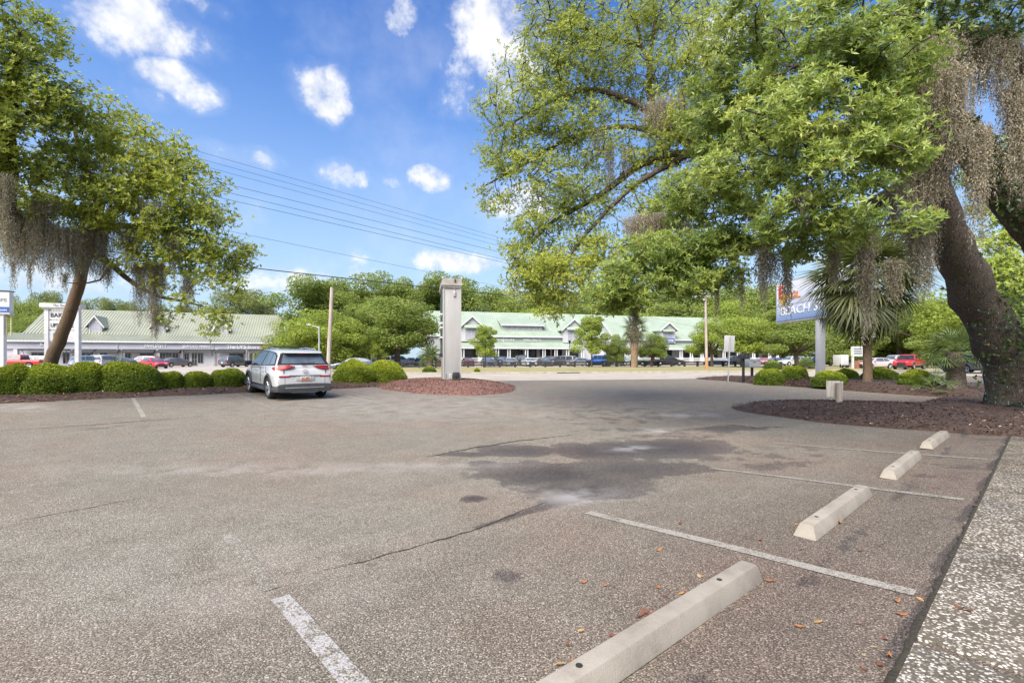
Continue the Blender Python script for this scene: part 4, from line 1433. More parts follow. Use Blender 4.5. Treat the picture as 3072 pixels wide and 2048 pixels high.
def gable_bay(bl, par, u0, u1, v_eave, v_apex, v_base, y0, depth, wall, roofm, win=None, hood=None, over=.35):
    """a gabled bay or dormer: wall, pediment, two roof slopes, window"""
    x0, x1 = bl.x(u0, y0), bl.x(u1, y0)
    um = (u0 + u1) / 2
    ze, za, zb_ = bl.z(um, v_eave, y0), bl.z(um, v_apex, y0), bl.z(um, v_base, y0)
    xm = (x0 + x1) / 2
    d = MB()
    d.prism([(x0, zb_), (x1, zb_), (x1, ze), (xm, za - .12), (x0, ze)], 'y', y0, y0 + depth)
    dorm = d.build('dormer', wall, par)
    sl = (za - ze) / (xm - x0)
    for s in (-1, 1):
        xe = xm + s * ((xm - x0) + over); zz = za - sl * ((xm - x0) + over)
        r = MB()
        r.add([(xm, y0 - over, za), (xe, y0 - over, zz), (xe, y0 + depth, zz), (xm, y0 + depth, za), (xm, y0 - over, za - .14), (xe, y0 - over, zz - .14), (xe, y0 + depth, zz - .14), (xm, y0 + depth, za - .14)],
              [(0, 1, 2, 3), (7, 6, 5, 4), (1, 5, 6, 2), (2, 6, 7, 3)])
        o = r.build('roof_slope', roofm, dorm); fix_normals(o.data)
        f = MB().add([(xm, y0 - over - .01, za + .03), (xe, y0 - over - .01, zz + .03), (xe, y0 - over - .01, zz - .26), (xm, y0 - over - .01, za - .26), (xm, y0 - over + .05, za + .03), (xe, y0 - over + .05, zz + .03), (xe, y0 - over + .05, zz - .26), (xm, y0 - over + .05, za - .26)],
                     [(0, 1, 2, 3), (7, 6, 5, 4), (0, 4, 5, 1), (1, 5, 6, 2), (3, 2, 6, 7)])
        o = f.build('rake_board', M_WHITE, dorm); fix_normals(o.data)
    if win:
        ua, ub, va, vb = win
        a, b_ = bl.x(ua, y0), bl.x(ub, y0)
        window(dorm, a, b_, bl.z(um, vb, y0), bl.z(um, va, y0), y0 - .015, M_WHITE, M_GLASS_PALE, 1, 1)
    if hood:
        ua, ub, va, vb = hood
        a, b_ = bl.x(ua, y0), bl.x(ub, y0)
        hm = slope_roof(a, b_, y0 - .75, bl.z(um, vb, y0 - .7), y0, bl.z(um, va, y0), .1).build('window_hood', roofm, dorm)
    return dorm


# ---------------------------------------------------------------- sage roofed shops at the left
bl = Bld('shop_row', 540, 80, R(20), -420, 'long white shop row with sage green metal roof and three dormers', 'building')
E = bl.e
LX = bl.x(880)
zE = bl.z(540, 1025, -1.2); zB = bl.z(540, 1005, 2.6); zR = bl.z(540, 939, 9.0)
MB().box(0, LX, 0, 17, -.1, zE + .1).build('wall', M_GREYWALL, E)
slope_roof(-1.2, LX + 1.3, -.75, zE, 2.6, zB, .1, 0, 5.2).build('skirt_roof', M_ROOF_SAGE, E)
tag(seams(-1.2, LX + 1.3, -.75, zE, 2.6, zB, .42, 0, 5.2).build('roof_seams', M_ROOF_SAGE, E), kind='stuff')
hb = MB().add([(LX + 1.3, -.75, zE), (LX + 1.3, 18, zE), (LX - 3.9, 14, zB), (LX - 3.9, 2.6, zB)], [(0, 1, 2, 3)]).build('hip_roof', M_ROOF_SAGE, E)
MB().box(-1.2, LX + 1.34, -.81, -.70, zE - .20, zE + .02).build('fascia', M_WHITE, E)
xa, xb = bl.x(82, 2.6), bl.x(852, 2.6) - 1.5
slope_roof(xa - .4, xb + .4, 2.45, zB - .05, 9.0, zR, .1).build('roof', M_ROOF_SAGE, E)
tag(seams(xa - .4, xb + .4, 2.45, zB - .05, 9.0, zR, .42).build('roof_seams', M_ROOF_SAGE, E), kind='stuff')
o = slope_roof(xa - .4, xb + .4, 15.5, zB - .05, 9.0, zR, .1).build('roof', M_ROOF_SAGE, E); fix_normals(o.data)
MB().box(xa - .4, xb + .4, 8.9, 9.1, zR - .02, zR + .09).build('ridge_cap', mat('ridge_sage', (.50, .54, .44), .5, .05, 1), E)
MB().prism([(2.6, zB - .3), (15.4, zB - .3), (9, zR - .1)], 'x', xa, xb).build('gable_wall', M_GREYWALL, E)
for s, xx in ((-1, xa - .42), (1, xb + .42)):
    MB().prism([(2.4, zB - .25), (2.4, zB + .03), (9, zR + .06), (15.6, zB + .03), (15.6, zB - .25), (9, zR - .22)], 'x', xx - .03, xx + .03).build('rake_board', M_WHITE, E)
for (ua, uw, va) in [(260, (271, 301), 946), (450, (461, 491), 951.5), (642, (652, 680), 957)]:
    gable_bay(bl, E, uw[0] - 5, uw[1] + 5, va + 23, va, va + 54, 3.0, 5.0, M_SIDING, M_ROOF_SAGE, (uw[0], uw[1], va + 21, va + 51), None, .45)
# shop fronts: (u0, u1, kind)
piers = [(40, 52), (210, 217), (279, 286), (355, 366), (463, 479), (541, 549), (640, 646), (735, 741), (800, 806), (860, 874)]
for (a, b_) in piers:
    MB().box(bl.x(a, -.25), bl.x(b_, -.25), -.25, .0, 0, zE - .35).build('pier', M_WHITE, E)
MB().box(0, LX + .02, -.32, -.02, bl.z(540, 1048, -.3), zE - .2).build('sign_band', mat('band_grey', (.46, .46, .51), .6, .04, 1.5), E)
for (a, b_, nm) in [(96, 132, 'window'), (190, 208, 'window'), (232, 256, 'window'), (262, 279, 'window'), (300, 322, 'window'), (376, 392, 'window'), (420, 460, 'window'), (480, 497, 'window'), (499, 515, 'door'), (518, 535, 'window'), (554, 567, 'window'),
                    (576, 591, 'door'), (594, 609, 'window'), (688, 731, 'window'), (749, 757, 'window'), (763, 787, 'door'), (815, 850, 'window')]:
    z1 = bl.z(540, 1059, 0)
    z0 = .08 if nm == 'door' else (.55 if (b_ - a) < 30 else .7)
    window(E, bl.x(a), bl.x(b_), z0, z1, -.02, M_OFFWHITE, M_GLASS, 1 if nm == 'window' else 1, 0 if nm == 'window' else 1, .07, nm)
for (a, b_) in [(214, 281), (281, 356), (357, 463), (466, 541), (645, 735)]:
    x0, x1 = bl.x(a, -1.2), bl.x(b_, -1.2)
    zt, zl = bl.z((a + b_) / 2, 1047, -.3), bl.z((a + b_) / 2, 1056.5, -1.5)
    MB().add([(x0, -1.5, zl), (x1 - .1, -1.5, zl), (x1 - .1, -.32, zt), (x0 + .25, -.32, zt), (x0, -1.5, zl - .12), (x1 - .1, -1.5, zl - .12), (x1 - .1, -.32, zl - .12), (x0 + .25, -.32, zl - .12)],
             [(0, 1, 2, 3), (0, 4, 5, 1), (0, 3, 7, 4), (1, 5, 6, 2), (4, 7, 6, 5)]).build('awning', M_AWN, E)
for (a, b_) in [(56, 205), (541, 641), (741, 798)]:
    x0, x1 = bl.x(a, -1.2), bl.x(b_, -1.2)
    zt = bl.z((a + b_) / 2, 1048, -.3)
    aw = MB().box(x0, x1, -1.6, -.32, zt - .14, zt).build('canopy', M_AWN, E)
    for xx in (x0 + .35, x1 - .35):
        MB().tube([(xx, -1.3, zt - .1), (xx, -.9, zt - .35), (xx, -.42, zt - 1.05)], [.04, .045, .035], 6).build('bracket', M_DARK, aw)


def letters(bl_, txt, ua, ub, va, vb, y, par, m=M_LETTER, name='lettering', bold=0.01):
    um, vm = (ua + ub) / 2, vb
    x0, x1 = bl_.x(ua, y), bl_.x(ub, y)
    za, zb_ = bl_.z(um, vb, y), bl_.z(um, va, y)
    me = text_mesh(txt, zb_ - za, .04, bold, width=x1 - x0)
    return link(name, me, m, par, loc=((x0 + x1) / 2, y, za))


letters(bl, 'BAKERY', 120, 190, 1026.5, 1037, -.38, E)
letters(bl, 'PAWLEYS·I·T', 434, 500, 1031, 1042, -.38, E, bold=.02)
letters(bl, 'SEAFOOD·MARKET', 548, 637, 1031.5, 1043, -.38, E, bold=.02)
letters(bl, 'The·UPS·Store', 680, 779, 1034, 1045.5, -.38, E, bold=.02)
x0, x1 = bl.x(783, -.4), bl.x(801, -.4)
za, zt = bl.z(792, 1046.5, -.4), bl.z(792, 1029, -.4)
xm = (x0 + x1) / 2
sh = MB().prism([(xm, za), (x1, za + (zt - za) * .3), (x1, zt), (x0, zt), (x0, za + (zt - za) * .3)], 'y', -.42, -.36).build('shield_sign', mat('shield_gold', (.75, .40, .03), .4, .1, 3), E)
MB().prism([(xm, za + .09), (x1 - .08, za + (zt - za) * .33), (x1 - .08, zt - .22), (x0 + .08, zt - .3), (x0 + .08, za + (zt - za) * .33)], 'y', -.435, -.415).build('shield_face', mat('shield_brown', (.14, .06, .02), .4, .1, 3), sh)
link('lettering', text_mesh('ups', .38, .01, .03, width=(x1 - x0) * .72), mat('shield_gold', (.75, .40, .03)), sh, loc=(xm, -.45, za + (zt - za) * .36))
for u in (352, 640):
    MB().bar((bl.x(u, -.4), -.4, .1), (bl.x(u, -.4), -.4, zE - .2), .06, 8).build('downpipe', M_WHITE, E)


# ---------------------------------------------------------------- mint roofed buildings across the road
def porch_building(name, label, u, d, u_left, u_right, v_eave, v_ridge, v_pe, v_pt, u_porch, bays, cols, wins, doors, shed=None):
    b = Bld(name, u, d, R(14), u_left, label)
    e = b.e
    X1 = b.x(u_right)
    ze, zr = b.z(u, v_eave, -.5), b.z(u, v_ridge, 7.0)
    zpe, zpt = b.z(u, v_pe, -2.7), b.z(u, v_pt, 0)
    MB().prism([(0, -.1), (14, -.1), (14, ze), (7, zr - .12), (0, ze)], 'x', 0, X1).build('wall', M_SIDING, e)
    slope_roof(-.4, X1 + .4, -.5, ze, 7.0, zr, .12).build('roof', M_ROOF_MINT, e)
    o = slope_roof(-.4, X1 + .4, 14.5, ze, 7.0, zr, .12).build('roof', M_ROOF_MINT, e); fix_normals(o.data)
    tag(seams(-.4, X1 + .4, -.5, ze, 7.0, zr, .45).build('roof_seams', M_ROOF_MINT, e), kind='stuff')
    MB().box(-.4, X1 + .4, 6.9, 7.1, zr - .02, zr + .1).build('ridge_cap', mat('ridge_mint', (.55, .66, .52), .5, .05, 1), e)
    MB().box(-.42, X1 + .42, -.56, -.48, ze - .22, ze + .03).build('fascia', M_WHITE, e)
    for xx in (-.42, X1 + .42):
        MB().prism([(-.55, ze - .25), (-.55, ze + .03), (7, zr + .06), (14.6, ze + .03), (14.6, ze - .25), (7, zr - .24)], 'x', xx - .03, xx + .03).build('rake_board', M_WHITE, e)
    p0, p1 = b.x(u_porch[0], -2.7), b.x(u_porch[1], -2.7)
    MB().box(b.x(u_porch[0]), b.x(u_porch[1]), -.03, .0, zpt, ze - .2).build('sign_band', M_BAND_MINT, e)
    slope_roof(p0, p1, -2.75, zpe, 0, zpt, .1).build('porch_roof', M_ROOF_MINT, e)
    tag(seams(p0, p1, -2.75, zpe, 0, zpt, .45).build('roof_seams', M_ROOF_MINT, e), kind='stuff')
    MB().box(p0, p1, -2.8, -2.6, zpe - .32, zpe - .02).build('porch_beam', M_WHITE, e)
    MB().box(p0, p1, -2.7, .0, -.1, .45).build('porch_floor', M_KERB, e)
    for uc in cols:
        x = b.x(uc, -2.5)
        c = MB().box(x - .36, x + .36, -2.75, -2.3, .45, 1.5).build('pedestal', M_WHITE, e)
        for s in (-1, 1):
            MB().tube([(x + s * .22, -2.52, 1.5), (x + s * .22, -2.52, zpe - .3)], [.115, .095], 10).build('column', M_WHITE, c)
    rails = MB(); bal = MB()
    cx = sorted(b.x(uc, -2.5) for uc in cols)
    for a, c_ in zip(cx[:-1], cx[1:]):
        if c_ - a > 5.5: continue
        rails.box(a + .36, c_ - .36, -2.56, -2.48, 1.36, 1.44); rails.box(a + .36, c_ - .36, -2.56, -2.48, .6, .66)
        n = int((c_ - a - .72) / .16)
        for i in range(n):
            xx = a + .36 + (c_ - a - .72) * (i + .5) / n
            bal.box(xx - .03, xx + .03, -2.55, -2.49, .66, 1.36)
    rails.build('railing', M_WHITE, e)
    tag(bal.build('balusters', M_WHITE, e), kind='stuff')
    for (ua, ub, va, vb) in wins:
        window(e, b.x(ua), b.x(ub), b.z((ua + ub) / 2, vb), b.z((ua + ub) / 2, va), -.02, M_DARK, M_GLASS, 1, 1, .10)
    for (ua, ub, va) in doors:
        window(e, b.x(ua), b.x(ub), .47, b.z((ua + ub) / 2, va), -.02, M_DARK, M_GLASS, 1, 1, .10, 'door')
    for (ua, ub, vap, vea, vb, win, hood) in bays:
        gable_bay(b, e, ua, ub, vea, vap, vb, -.75, 5.5, M_SIDING, M_ROOF_MINT, win, hood, .5)
    return b, e, ze, zr, zpe, zpt


b1, e1, ze1, zr1, zpe1, zpt1 = porch_building(
    'porch_shops', 'white porch building with mint metal roof and a row of small clerestory windows', 1550, 88, 1283, 1826, 1008, 940, 1041, 1025.5, (1340, 1750),
    [(1384, 1447, 947, 975, 1024, (1396, 1432, 983, 1017), (1392, 1440, 970, 982)), (1690, 1752, 956, 984, 1028, (1703, 1735, 990, 1022), (1698, 1742, 976, 988))],
    [1388, 1440, 1492, 1527, 1580, 1632, 1668, 1703, 1748], [(1493, 1511, 1043, 1066), (1514, 1523, 1043, 1066), (1455, 1480, 1045, 1066), (1562, 1568, 1052, 1062), (1622, 1627, 1046, 1066), (1637, 1649, 1045, 1067), (1658, 1663, 1045, 1067), (1674, 1684, 1045, 1067), (1711, 1733, 1050, 1068), (1350, 1372, 1044, 1070)],
    [(1397, 1428, 1042), (1533, 1557, 1043), (1585, 1608, 1043)])
# long shed dormer with a band of small windows
yA = 1.4
x0, x1 = b1.x(1508, yA), b1.x(1626, yA)
zs0, zs1 = b1.z(1565, 1003, yA), b1.z(1565, 974, yA)
sd_ = MB().prism([(yA, zs0 - .6), (yA, zs1), (5.2, zs1 + 1.35), (5.2, zs0)], 'x', x0, x1).build('shed_dormer', M_SIDING, e1)
slope_roof(x0 - .5, x1 + .5, yA - .6, zs1 - .05, 5.6, zs1 + 1.62, .1).build('dormer_roof', M_ROOF_MINT, sd_)
tag(seams(x0 - .5, x1 + .5, yA - .6, zs1 - .05, 5.6, zs1 + 1.62, .45).build('roof_seams', M_ROOF_MINT, sd_), kind='stuff')
MB().box(x0 - .52, x1 + .52, yA - .66, yA - .58, zs1 - .24, zs1 - .02).build('fascia', M_WHITE, sd_)
for i in range(6):
    ua = 1518 + i * 17.2
    window(e1, b1.x(ua, yA), b1.x(ua + 14, yA), b1.z(1565, 997, yA), b1.z(1565, 978.5, yA), yA - .02, M_WHITE, M_GLASS_PALE, 0, 1, .05)
letters(b1, 'swaniJones', 1474, 1543, 1012.5, 1022, -.12, e1, bold=.01)
letters(b1, 'VISIBLE RESULTS', 1569, 1622, 1014.5, 1023, -.12, e1, bold=.01)
# tall left wing front and dark downpipes
MB().box(b1.x(1290), b1.x(1318), -.06, .0, .1, b1.z(1300, 1010)).build('wing_panel', M_WHITE, e1)
MB().box(b1.x(1297), b1.x(1316), -.10, -.04, .1, b1.z(1300, 1022)).build('shutter_door', mat('shade_grey', (.48, .50, .50), .6, .05, 2), e1)

b2, e2, ze2, zr2, zpe2, zpt2 = porch_building(
    'porch_shops', 'white porch building with mint roof and blue sign, half hidden by trees', 2010, 92, 1846, 2334, 1018, 952, 1044, 1030.5, (1985, 2336),
    [(1984, 2026, 966, 985, 1030, (1988, 2015, 995, 1012), (1984, 2020, 984, 993))],
    [1995, 2043, 2074, 2106, 2135, 2172, 2215, 2261, 2309, 2332], [(1844, 1857, 1049, 1070), (1861, 1871, 1049, 1070), (1920, 1938, 1050, 1070), (1945, 1958, 1050, 1070), (2053, 2069, 1049, 1070), (2083, 2094, 1049, 1070), (2120, 2128, 1049, 1070), (2167, 2179, 1049, 1070), (2190, 2205, 1049, 1070), (2266, 2273, 1049, 1070), (2289, 2301, 1049, 1070), (2312, 2326, 1049, 1070)],
    [(1999, 2014, 1049), (2139, 2151, 1049)])
sx0, sx1 = b2.x(1990, -.85), b2.x(2023, -.85)
sg = MB().box(sx0, sx1, -.95, -.84, b2.z(2006, 1026, -.9), b2.z(2006, 1015, -.9)).build('sign_board', M_BLUE, e2)
link('lettering', text_mesh('an Cottage', .34, .01, .01, width=(sx1 - sx0) * .86), M_LETTER, sg, loc=((sx0 + sx1) / 2, -.97, b2.z(2006, 1021.5, -.9)))
link('lettering', text_mesh('for the home', .16, .01, .01, width=(sx1 - sx0) * .5), M_LETTER, sg, loc=((sx0 + sx1) / 2 + .3, -.97, b2.z(2006, 1025, -.9)))
ov = MB().tube([(0, -2.9, 0), (0, -2.84, 0)], [.42, .42], 24)
o = ov.build('hanging_sign', M_WHITE, e2, loc=(b2.x(2319, -2.9), 0, 2.35)); o.scale = (1, 1, .62)
# white gabled wing between the two
b3 = Bld('gabled_house', 1850, 104, R(14), 1800, 'white gable end rising behind the two mint roofs')
x1 = b3.x(1880)
MB().prism([(0, -.1), (x1, -.1), (x1, 6.6), (x1 / 2, 10.6), (0, 6.6)], 'y', 0, 9).build('wall', M_SIDING, b3.e)
for s in (-1, 1):
    xe = x1 / 2 + s * (x1 / 2 + .4)
    o = MB().add([(x1 / 2, -.4, 10.75), (xe, -.4, 6.4), (xe, 9, 6.4), (x1 / 2, 9, 10.75), (x1 / 2, -.4, 10.55), (xe, -.4, 6.2), (xe, 9, 6.2), (x1 / 2, 9, 10.55)], [(0, 1, 2, 3), (7, 6, 5, 4), (0, 4, 5, 1), (1, 5, 6, 2)]).build('roof', M_ROOF_MINT, b3.e); fix_normals(o.data)

# ---------------------------------------------------------------- rail fence
fence = empty('rail_fence', (*RP(0, 27), 0.02), RD, 'long low dark wooden rail fence across the grass verge', 'fence')
sv = np.arange(-19, 44, 2.3)
pm = MB().box(-.13, .13, -.13, .13, 0, .88).mesh('post'); rm = MB().box(0.04, 2.08, -.05, .05, -.09, .09).mesh('rail')
for i, s in enumerate(sv):
    link('post', pm, M_FENCE, fence, loc=(s, 0, 0))
    if i < len(sv) - 1:
        for z in (.34, .74):
            link('rail', rm, M_FENCE, fence, loc=(s + .09, 0, z), rot=(0, random.uniform(-.008, .008), 0))

# ---------------------------------------------------------------- sign pillar (a tall two-faced sign seen on edge)
pb = W(1356, 1137, 21.0); pb.z = float(gz(pb.x, pb.y)) + bed_h(pb.x, pb.y) - .02
sg = empty('sign_pillar', pb, R(11.5), 'tall white roadside sign standing edge on in the mulch mound', 'sign')
k = 21.0 / F
top = pb.z
zt = H + (HV - 866) * k - pb.z                      # top of shaft under the cornice
hw = .345
MB().box(-hw, hw, 0, 2.5, -.05, zt).build('shaft', M_OFFWHITE, sg, bevel=.015)
for s in (-1, 1):
    MB().box(s * hw - .03 if s > 0 else -hw - .055, hw + .055 if s > 0 else -hw + .03, .12, 2.38, 1.15, zt - .12).build('sign_face', mat('sign_green', (.03, .075, .05), .5, .15, 3), sg)
    MB().box(s * (hw + .03) - .035, s * (hw + .03) + .035, -.035, .11, .05, zt).build('edge_strip', M_OFFWHITE, sg)
for i, zz in enumerate((1.9, 2.35, 2.55, 2.95)):
    MB().box(-hw - .16, -hw - .05, .3, 2.1, zz, zz + .05).build('raised_letter', M_LETTER, sg)
cz = zt
cap = MB()
for (ov, h0, h1) in [(.03, 0, .06), (.07, .06, .14), (.11, .14, .24), (.08, .24, .46)]:
    cap.box(-hw - ov, hw + ov, -ov, 2.5 + ov, cz + h0, cz + h1 - .003)
cap.build('cornice', mat('stained_white', (.36, .345, .325), .7, .15, 3, col2=(.24, .22, .20)), sg)
for s in (-1, 1):
    MB().add([(s * (hw + .08) - .05, -.06, cz + .455), (s * (hw + .08) + .05, -.06, cz + .455), (s * (hw + .08) + .05, .1, cz + .455), (s * (hw + .08) - .05, .1, cz + .455), (s * (hw + .08), -.02, cz + .56), (s * (hw + .08), .06, cz + .56)],
             [(0, 1, 4), (1, 2, 5, 4), (2, 3, 5), (3, 0, 4, 5)]).build('corner_cap', M_OFFWHITE, sg)
MB().box(.10, .15, -.13, -.10, cz + .28, cz + .42).build('stain_mark', M_DARK, sg)
MB().box(.06, .16, -.06, -.002, zt - .34, zt - .10).build('lamp_box', M_GALV, sg, bevel=.01)
MB().bar((.11, -.03, zt - .1), (.11, -.03, zt + .12), .012, 6).build('conduit', M_GALV, sg)
MB().bar((-.30, -.06, .05), (-.30, -.06, .34), .02, 8).build('conduit', M_GALV, sg)
MB().box(-.16, .0, -.16, -.01, .05, .30).build('junction_box', M_OFFWHITE, sg, bevel=.02)
fl = MB().box(.02, .32, -.34, -.12, .12, .36).build('flood_light', M_DARK, sg, bevel=.03)
MB().bar((.17, -.22, -.05), (.17, -.22, .14), .02, 8).build('stem', M_DARK, fl)
MB().box(-hw - .20, -hw - .03, .05, .35, 1.02, 1.2).build('bracket', M_DARK, sg)

# ---------------------------------------------------------------- other signs
p = onground(*W(140, 1073, 40).xy)
ms = empty('pylon_sign', p, R(14), 'white shop directory pylon reading BAKERY behind the leaning trunk', 'sign')
k = 40 / F
hz = lambda v: H + (HV - v) * k - p.z
xx = lambda u: ((u - 140) * k)
for u in (137, 213):
    MB().box(xx(u), xx(u + 10), -.15, .25, 0, hz(924)).build('post', M_WHITE, ms)
cap = MB(); cap.box(xx(130), xx(230), -.4, .5, hz(922), hz(910)); cap.box(xx(133), xx(227), -.3, .4, hz(926), hz(921.9)); cap.build('cornice', M_WHITE, ms)
for (v0, v1, txt, s, ht) in [(932, 957, 'BAKERY', .9, .36), (961, 988, 'UPS STORE', .95, .34), (992, 1022, '', 1, .3)]:
    pn = MB().box(xx(147.5), xx(212.5), -.08, .12, hz(v1), hz(v0)).build('panel', M_WHITE, ms)
    if txt:
        link('lettering', text_mesh(txt, ht, .01, .01, width=xx(209) - xx(152)), M_DARK, pn, loc=((xx(152) + xx(209)) / 2, -.10, (hz(v1) + hz(v0)) / 2 - ht / 2))
    else:
        MB().box(xx(158), xx(163), -.11, -.08, hz(1010), hz(998)).build('emblem', M_GREYBOX, pn)
link('lettering', text_mesh('The Shops', .2, .01, .0, width=1.1), M_GREYBOX, ms, loc=(xx(183), -.42, hz(919)))

p = onground(*W(5, 1073, 36).xy)
ls = empty('roof_sign', p, R(20), 'white sign board reading LIFE on a post at the left edge', 'sign')
k = 36 / F
hz = lambda v: H + (HV - v) * k - p.z
xx = lambda u: ((u - 5) * k)
MB().box(xx(-30), xx(13), -.2, .2, 0, hz(942)).build('post', M_WHITE, ls)
pn = MB().box(xx(-110), xx(27.5), -.25, .25, hz(941), hz(874)).build('panel', M_WHITE, ls)
MB().box(xx(-110), xx(27), -.27, -.24, hz(937), hz(921)).build('blue_band', M_BLUE, pn)
MB().box(xx(-112), xx(29), -.3, .3, hz(875), hz(872)).build('top_rail', M_DARK, pn)
MB().box(xx(-112), xx(30), -.3, .3, hz(943), hz(940)).build('bottom_rail', M_GALV, pn)
link('lettering', text_mesh('REAL LIFE', .26, .01, .0, width=xx(22) - xx(-40)), M_GREYBOX, pn, loc=((xx(22) + xx(-40)) / 2, -.26, hz(905)))
link('lettering', text_mesh('life.com', .18, .01, .0, width=xx(22) - xx(-18)), M_LETTER, pn, loc=((xx(22) + xx(-18)) / 2, -.28, hz(933)))
ld = MB()
for u in (16.5, 27): ld.box(xx(u) - .03, xx(u) + .03, -.05, .05, hz(1006), hz(944))
ld.build('ladder', mat('ladder_yellow', (.45, .46, .22), .6, .1, 5), ls)
for i in range(8):
    z = hz(1002 - i * 7.6); MB().bar((xx(16.5), 0, z), (xx(27), 0, z), .02, 6).build('rung', mat('ladder_yellow', (.45, .46, .22)), ls)

# beach shop sign, face turned towards the road's left
bx, by = 16.85, 25.7
p = onground(bx, by)
bs = empty('shop_sign', (bx, by, p.z + .15), -math.pi / 2, 'tall roadside sign reading BEACH SHOP on a square white post', 'sign')
hz = lambda v, d: H + (HV - v) / F * d - bs.location.z
z0, z1 = hz(971, 29.6), hz(852, 29.6)
MB().box(-.17, .17, -.17, .17, -.2, z0 + .1).build('post', M_SIDING, bs, bevel=.02)
cab = MB().box(-3.9, 3.0, -.22, .22, z0, z1).build('cabinet', M_OFFWHITE, bs)
gm = bpy.data.materials.new('sign_sea'); gm.use_nodes = True
t = NT(gm.node_tree)
g = t.node('ShaderNodeSeparateXYZ'); t.l.new(t.node('ShaderNodeTexCoord').outputs['Generated'], g.inputs[0])
t.set(t.n['Principled BSDF'], 'Base Color', t.ramp(g.outputs[2], [(0, (.17, .28, .52)), (.28, (.42, .48, .66)), (.40, (.58, .61, .74)), (.75, (.70, .72, .80)), (1, (.74, .76, .80))]))
t.n['Principled BSDF'].inputs['Roughness'].default_value = .3
MB().box(-3.8, 2.9, -.25, -.22, z0 + .12, z1 - .10).build('face', gm, cab)
link('lettering', text_mesh('BEACH SHOP', .50, .01, .0, width=5.4), M_LETTER, cab, loc=(-.6, -.262, z0 + .45))
link('lettering', text_mesh('E', .72, .01, .05, width=.52), M_RED, cab, loc=(-3.3, -.262, z1 - .95))
link('lettering', text_mesh('AGL', .38, .01, .04, width=1.5), mat('sign_orange', (.62, .22, .06), .4, .1, 3), cab, loc=(-2.1, -.262, z1 - 1.12))
sb = MB()
for i in range(16):
    a0, a1 = 2 * math.pi * i / 16, 2 * math.pi * (i + .5) / 16; a2 = 2 * math.pi * (i + 1) / 16
    r0, r1 = .30, .48
    c0 = (-3.05, z0 + 1.42)
    sb.add([(c0[0], -.264, c0[1]), (c0[0] + r0 * math.cos(a0), -.264, c0[1] + r0 * math.sin(a0)), (c0[0] + r1 * math.cos(a1), -.264, c0[1] + r1 * math.sin(a1)), (c0[0] + r0 * math.cos(a2), -.264, c0[1] + r0 * math.sin(a2))], [(0, 1, 2, 3)])
sb.build('sun_motif', M_YELLOW, cab)
MB().box(-3.85, 2.95, -.262, -.25, z0 + 1.05, z0 + 1.08).build('divider', M_OFFWHITE, cab)

# reader board and white boxes far right
q = W(2571, 1073, 62); p = onground(q.x, q.y)
rb = empty('reader_board', p, R(14), 'small white reader board on a brick foot beyond the palm trunk', 'sign')
k = 62 / F; hz = lambda v: H + (HV - v) * k - p.z
bd = MB().box(-.85, .85, -.15, .15, hz(1068), hz(1039)).build('board', M_WHITE, rb)
for v in (1046, 1053, 1060):
    MB().box(-.7, .6, -.17, -.14, hz(v + 2), hz(v - 2)).build('text_row', M_GREYBOX, bd)
MB().box(-.8, -.6, -.1, .1, 0, hz(1068)).build('post', M_WHITE, rb)
MB().box(-.55, .55, -.3, .3, 0, hz(1082)).build('brick_foot', M_BRICK, rb)
q = W(2535, 1073, 66); p = onground(q.x, q.y)
tr = empty('box_trailer', p, R(10), 'small white box trailer beside the reader board', 'trailer')
MB().box(-.6, .6, 0, 1.4, .3, 1.85).build('box', M_WHITE, tr, bevel=.04)
for s in (-1, 1):
    v, f = lathe_y([(.16, -.08), (.28, -.09), (.3, 0), (.28, .09), (.16, .08)], 16)
    MB().add(v, f).build('wheel', M_TYRE, tr, loc=(s * .45, .1, .3))
MB().box(-.5, .5, -.2, .0, .25, .42).build('tow_frame', M_DARK, tr)

# bench / noticeboard before the woods
q = W(1135, 1073, 70); p = onground(q.x, q.y)
nb = empty('notice_board', p, R(14), 'grey panel in a white frame beyond the hedge balls', 'sign')
k = 70 / F; hz = lambda v: H + (HV - v) * k - p.z
MB().box(-.95, .95, -.05, .05, hz(1080), hz(1063)).build('panel', M_GREYBOX, nb)
for x in (-1.0, 1.0): MB().box(x - .06, x + .06, -.08, .08, 0, hz(1061)).build('post', M_WHITE, nb)
MB().box(-1.1, 1.1, -.1, .1, hz(1062.5), hz(1060)).build('top_rail', M_WHITE, nb)
q = W(1320, 1073, 74); p = onground(q.x, q.y)
bp_ = empty('brick_pier', p, R(14), 'low brick pier beside the tall roadside sign', 'pier')
MB().box(-.5, .5, -.4, .4, 0, .95).build('brickwork', M_BRICK, bp_)
MB().box(-.56, .56, -.46, .46, .95, 1.05).build('coping', M_KERB, bp_)

# ---------------------------------------------------------------- mailboxes and small signs in the palm bed
q = W(2230, 1073, 25.5); p = bedground(q.x, q.y, -.02)
mb = empty('mailbox', p, R(8), 'black rounded mailbox on a black post', 'mailbox')
k = 25.5 / F; hz = lambda v: H + (HV - v) * k - p.z
MB().box(-.05, .05, -.05, .05, -.1, hz(1075)).build('post', M_DARK, mb)
zz = hz(1075)
prof = [(-.16, zz)] + [(.16 * math.cos(math.pi - math.pi * i / 10), zz + .13 + .14 * math.sin(math.pi * i / 10)) for i in range(11)] + [(.16, zz)]
bx_ = MB().prism(prof, 'y', -.26, .26).build('box', M_DARK, mb, smooth=40)
MB().prism([(a * 1.05, zz + (z - zz) * 1.03) for a, z in prof], 'y', -.275, -.255).build('door', M_DARK, bx_)
MB().disc((0, -.28, zz + .14), 'y', .02, .01, 10).build('emblem', M_GALV, bx_)
q = W(2256, 1073, 26.2); p = bedground(q.x, q.y, -.02)
mb = empty('parcel_box', p, R(8), 'wide grey parcel mailbox on a dark post', 'mailbox')
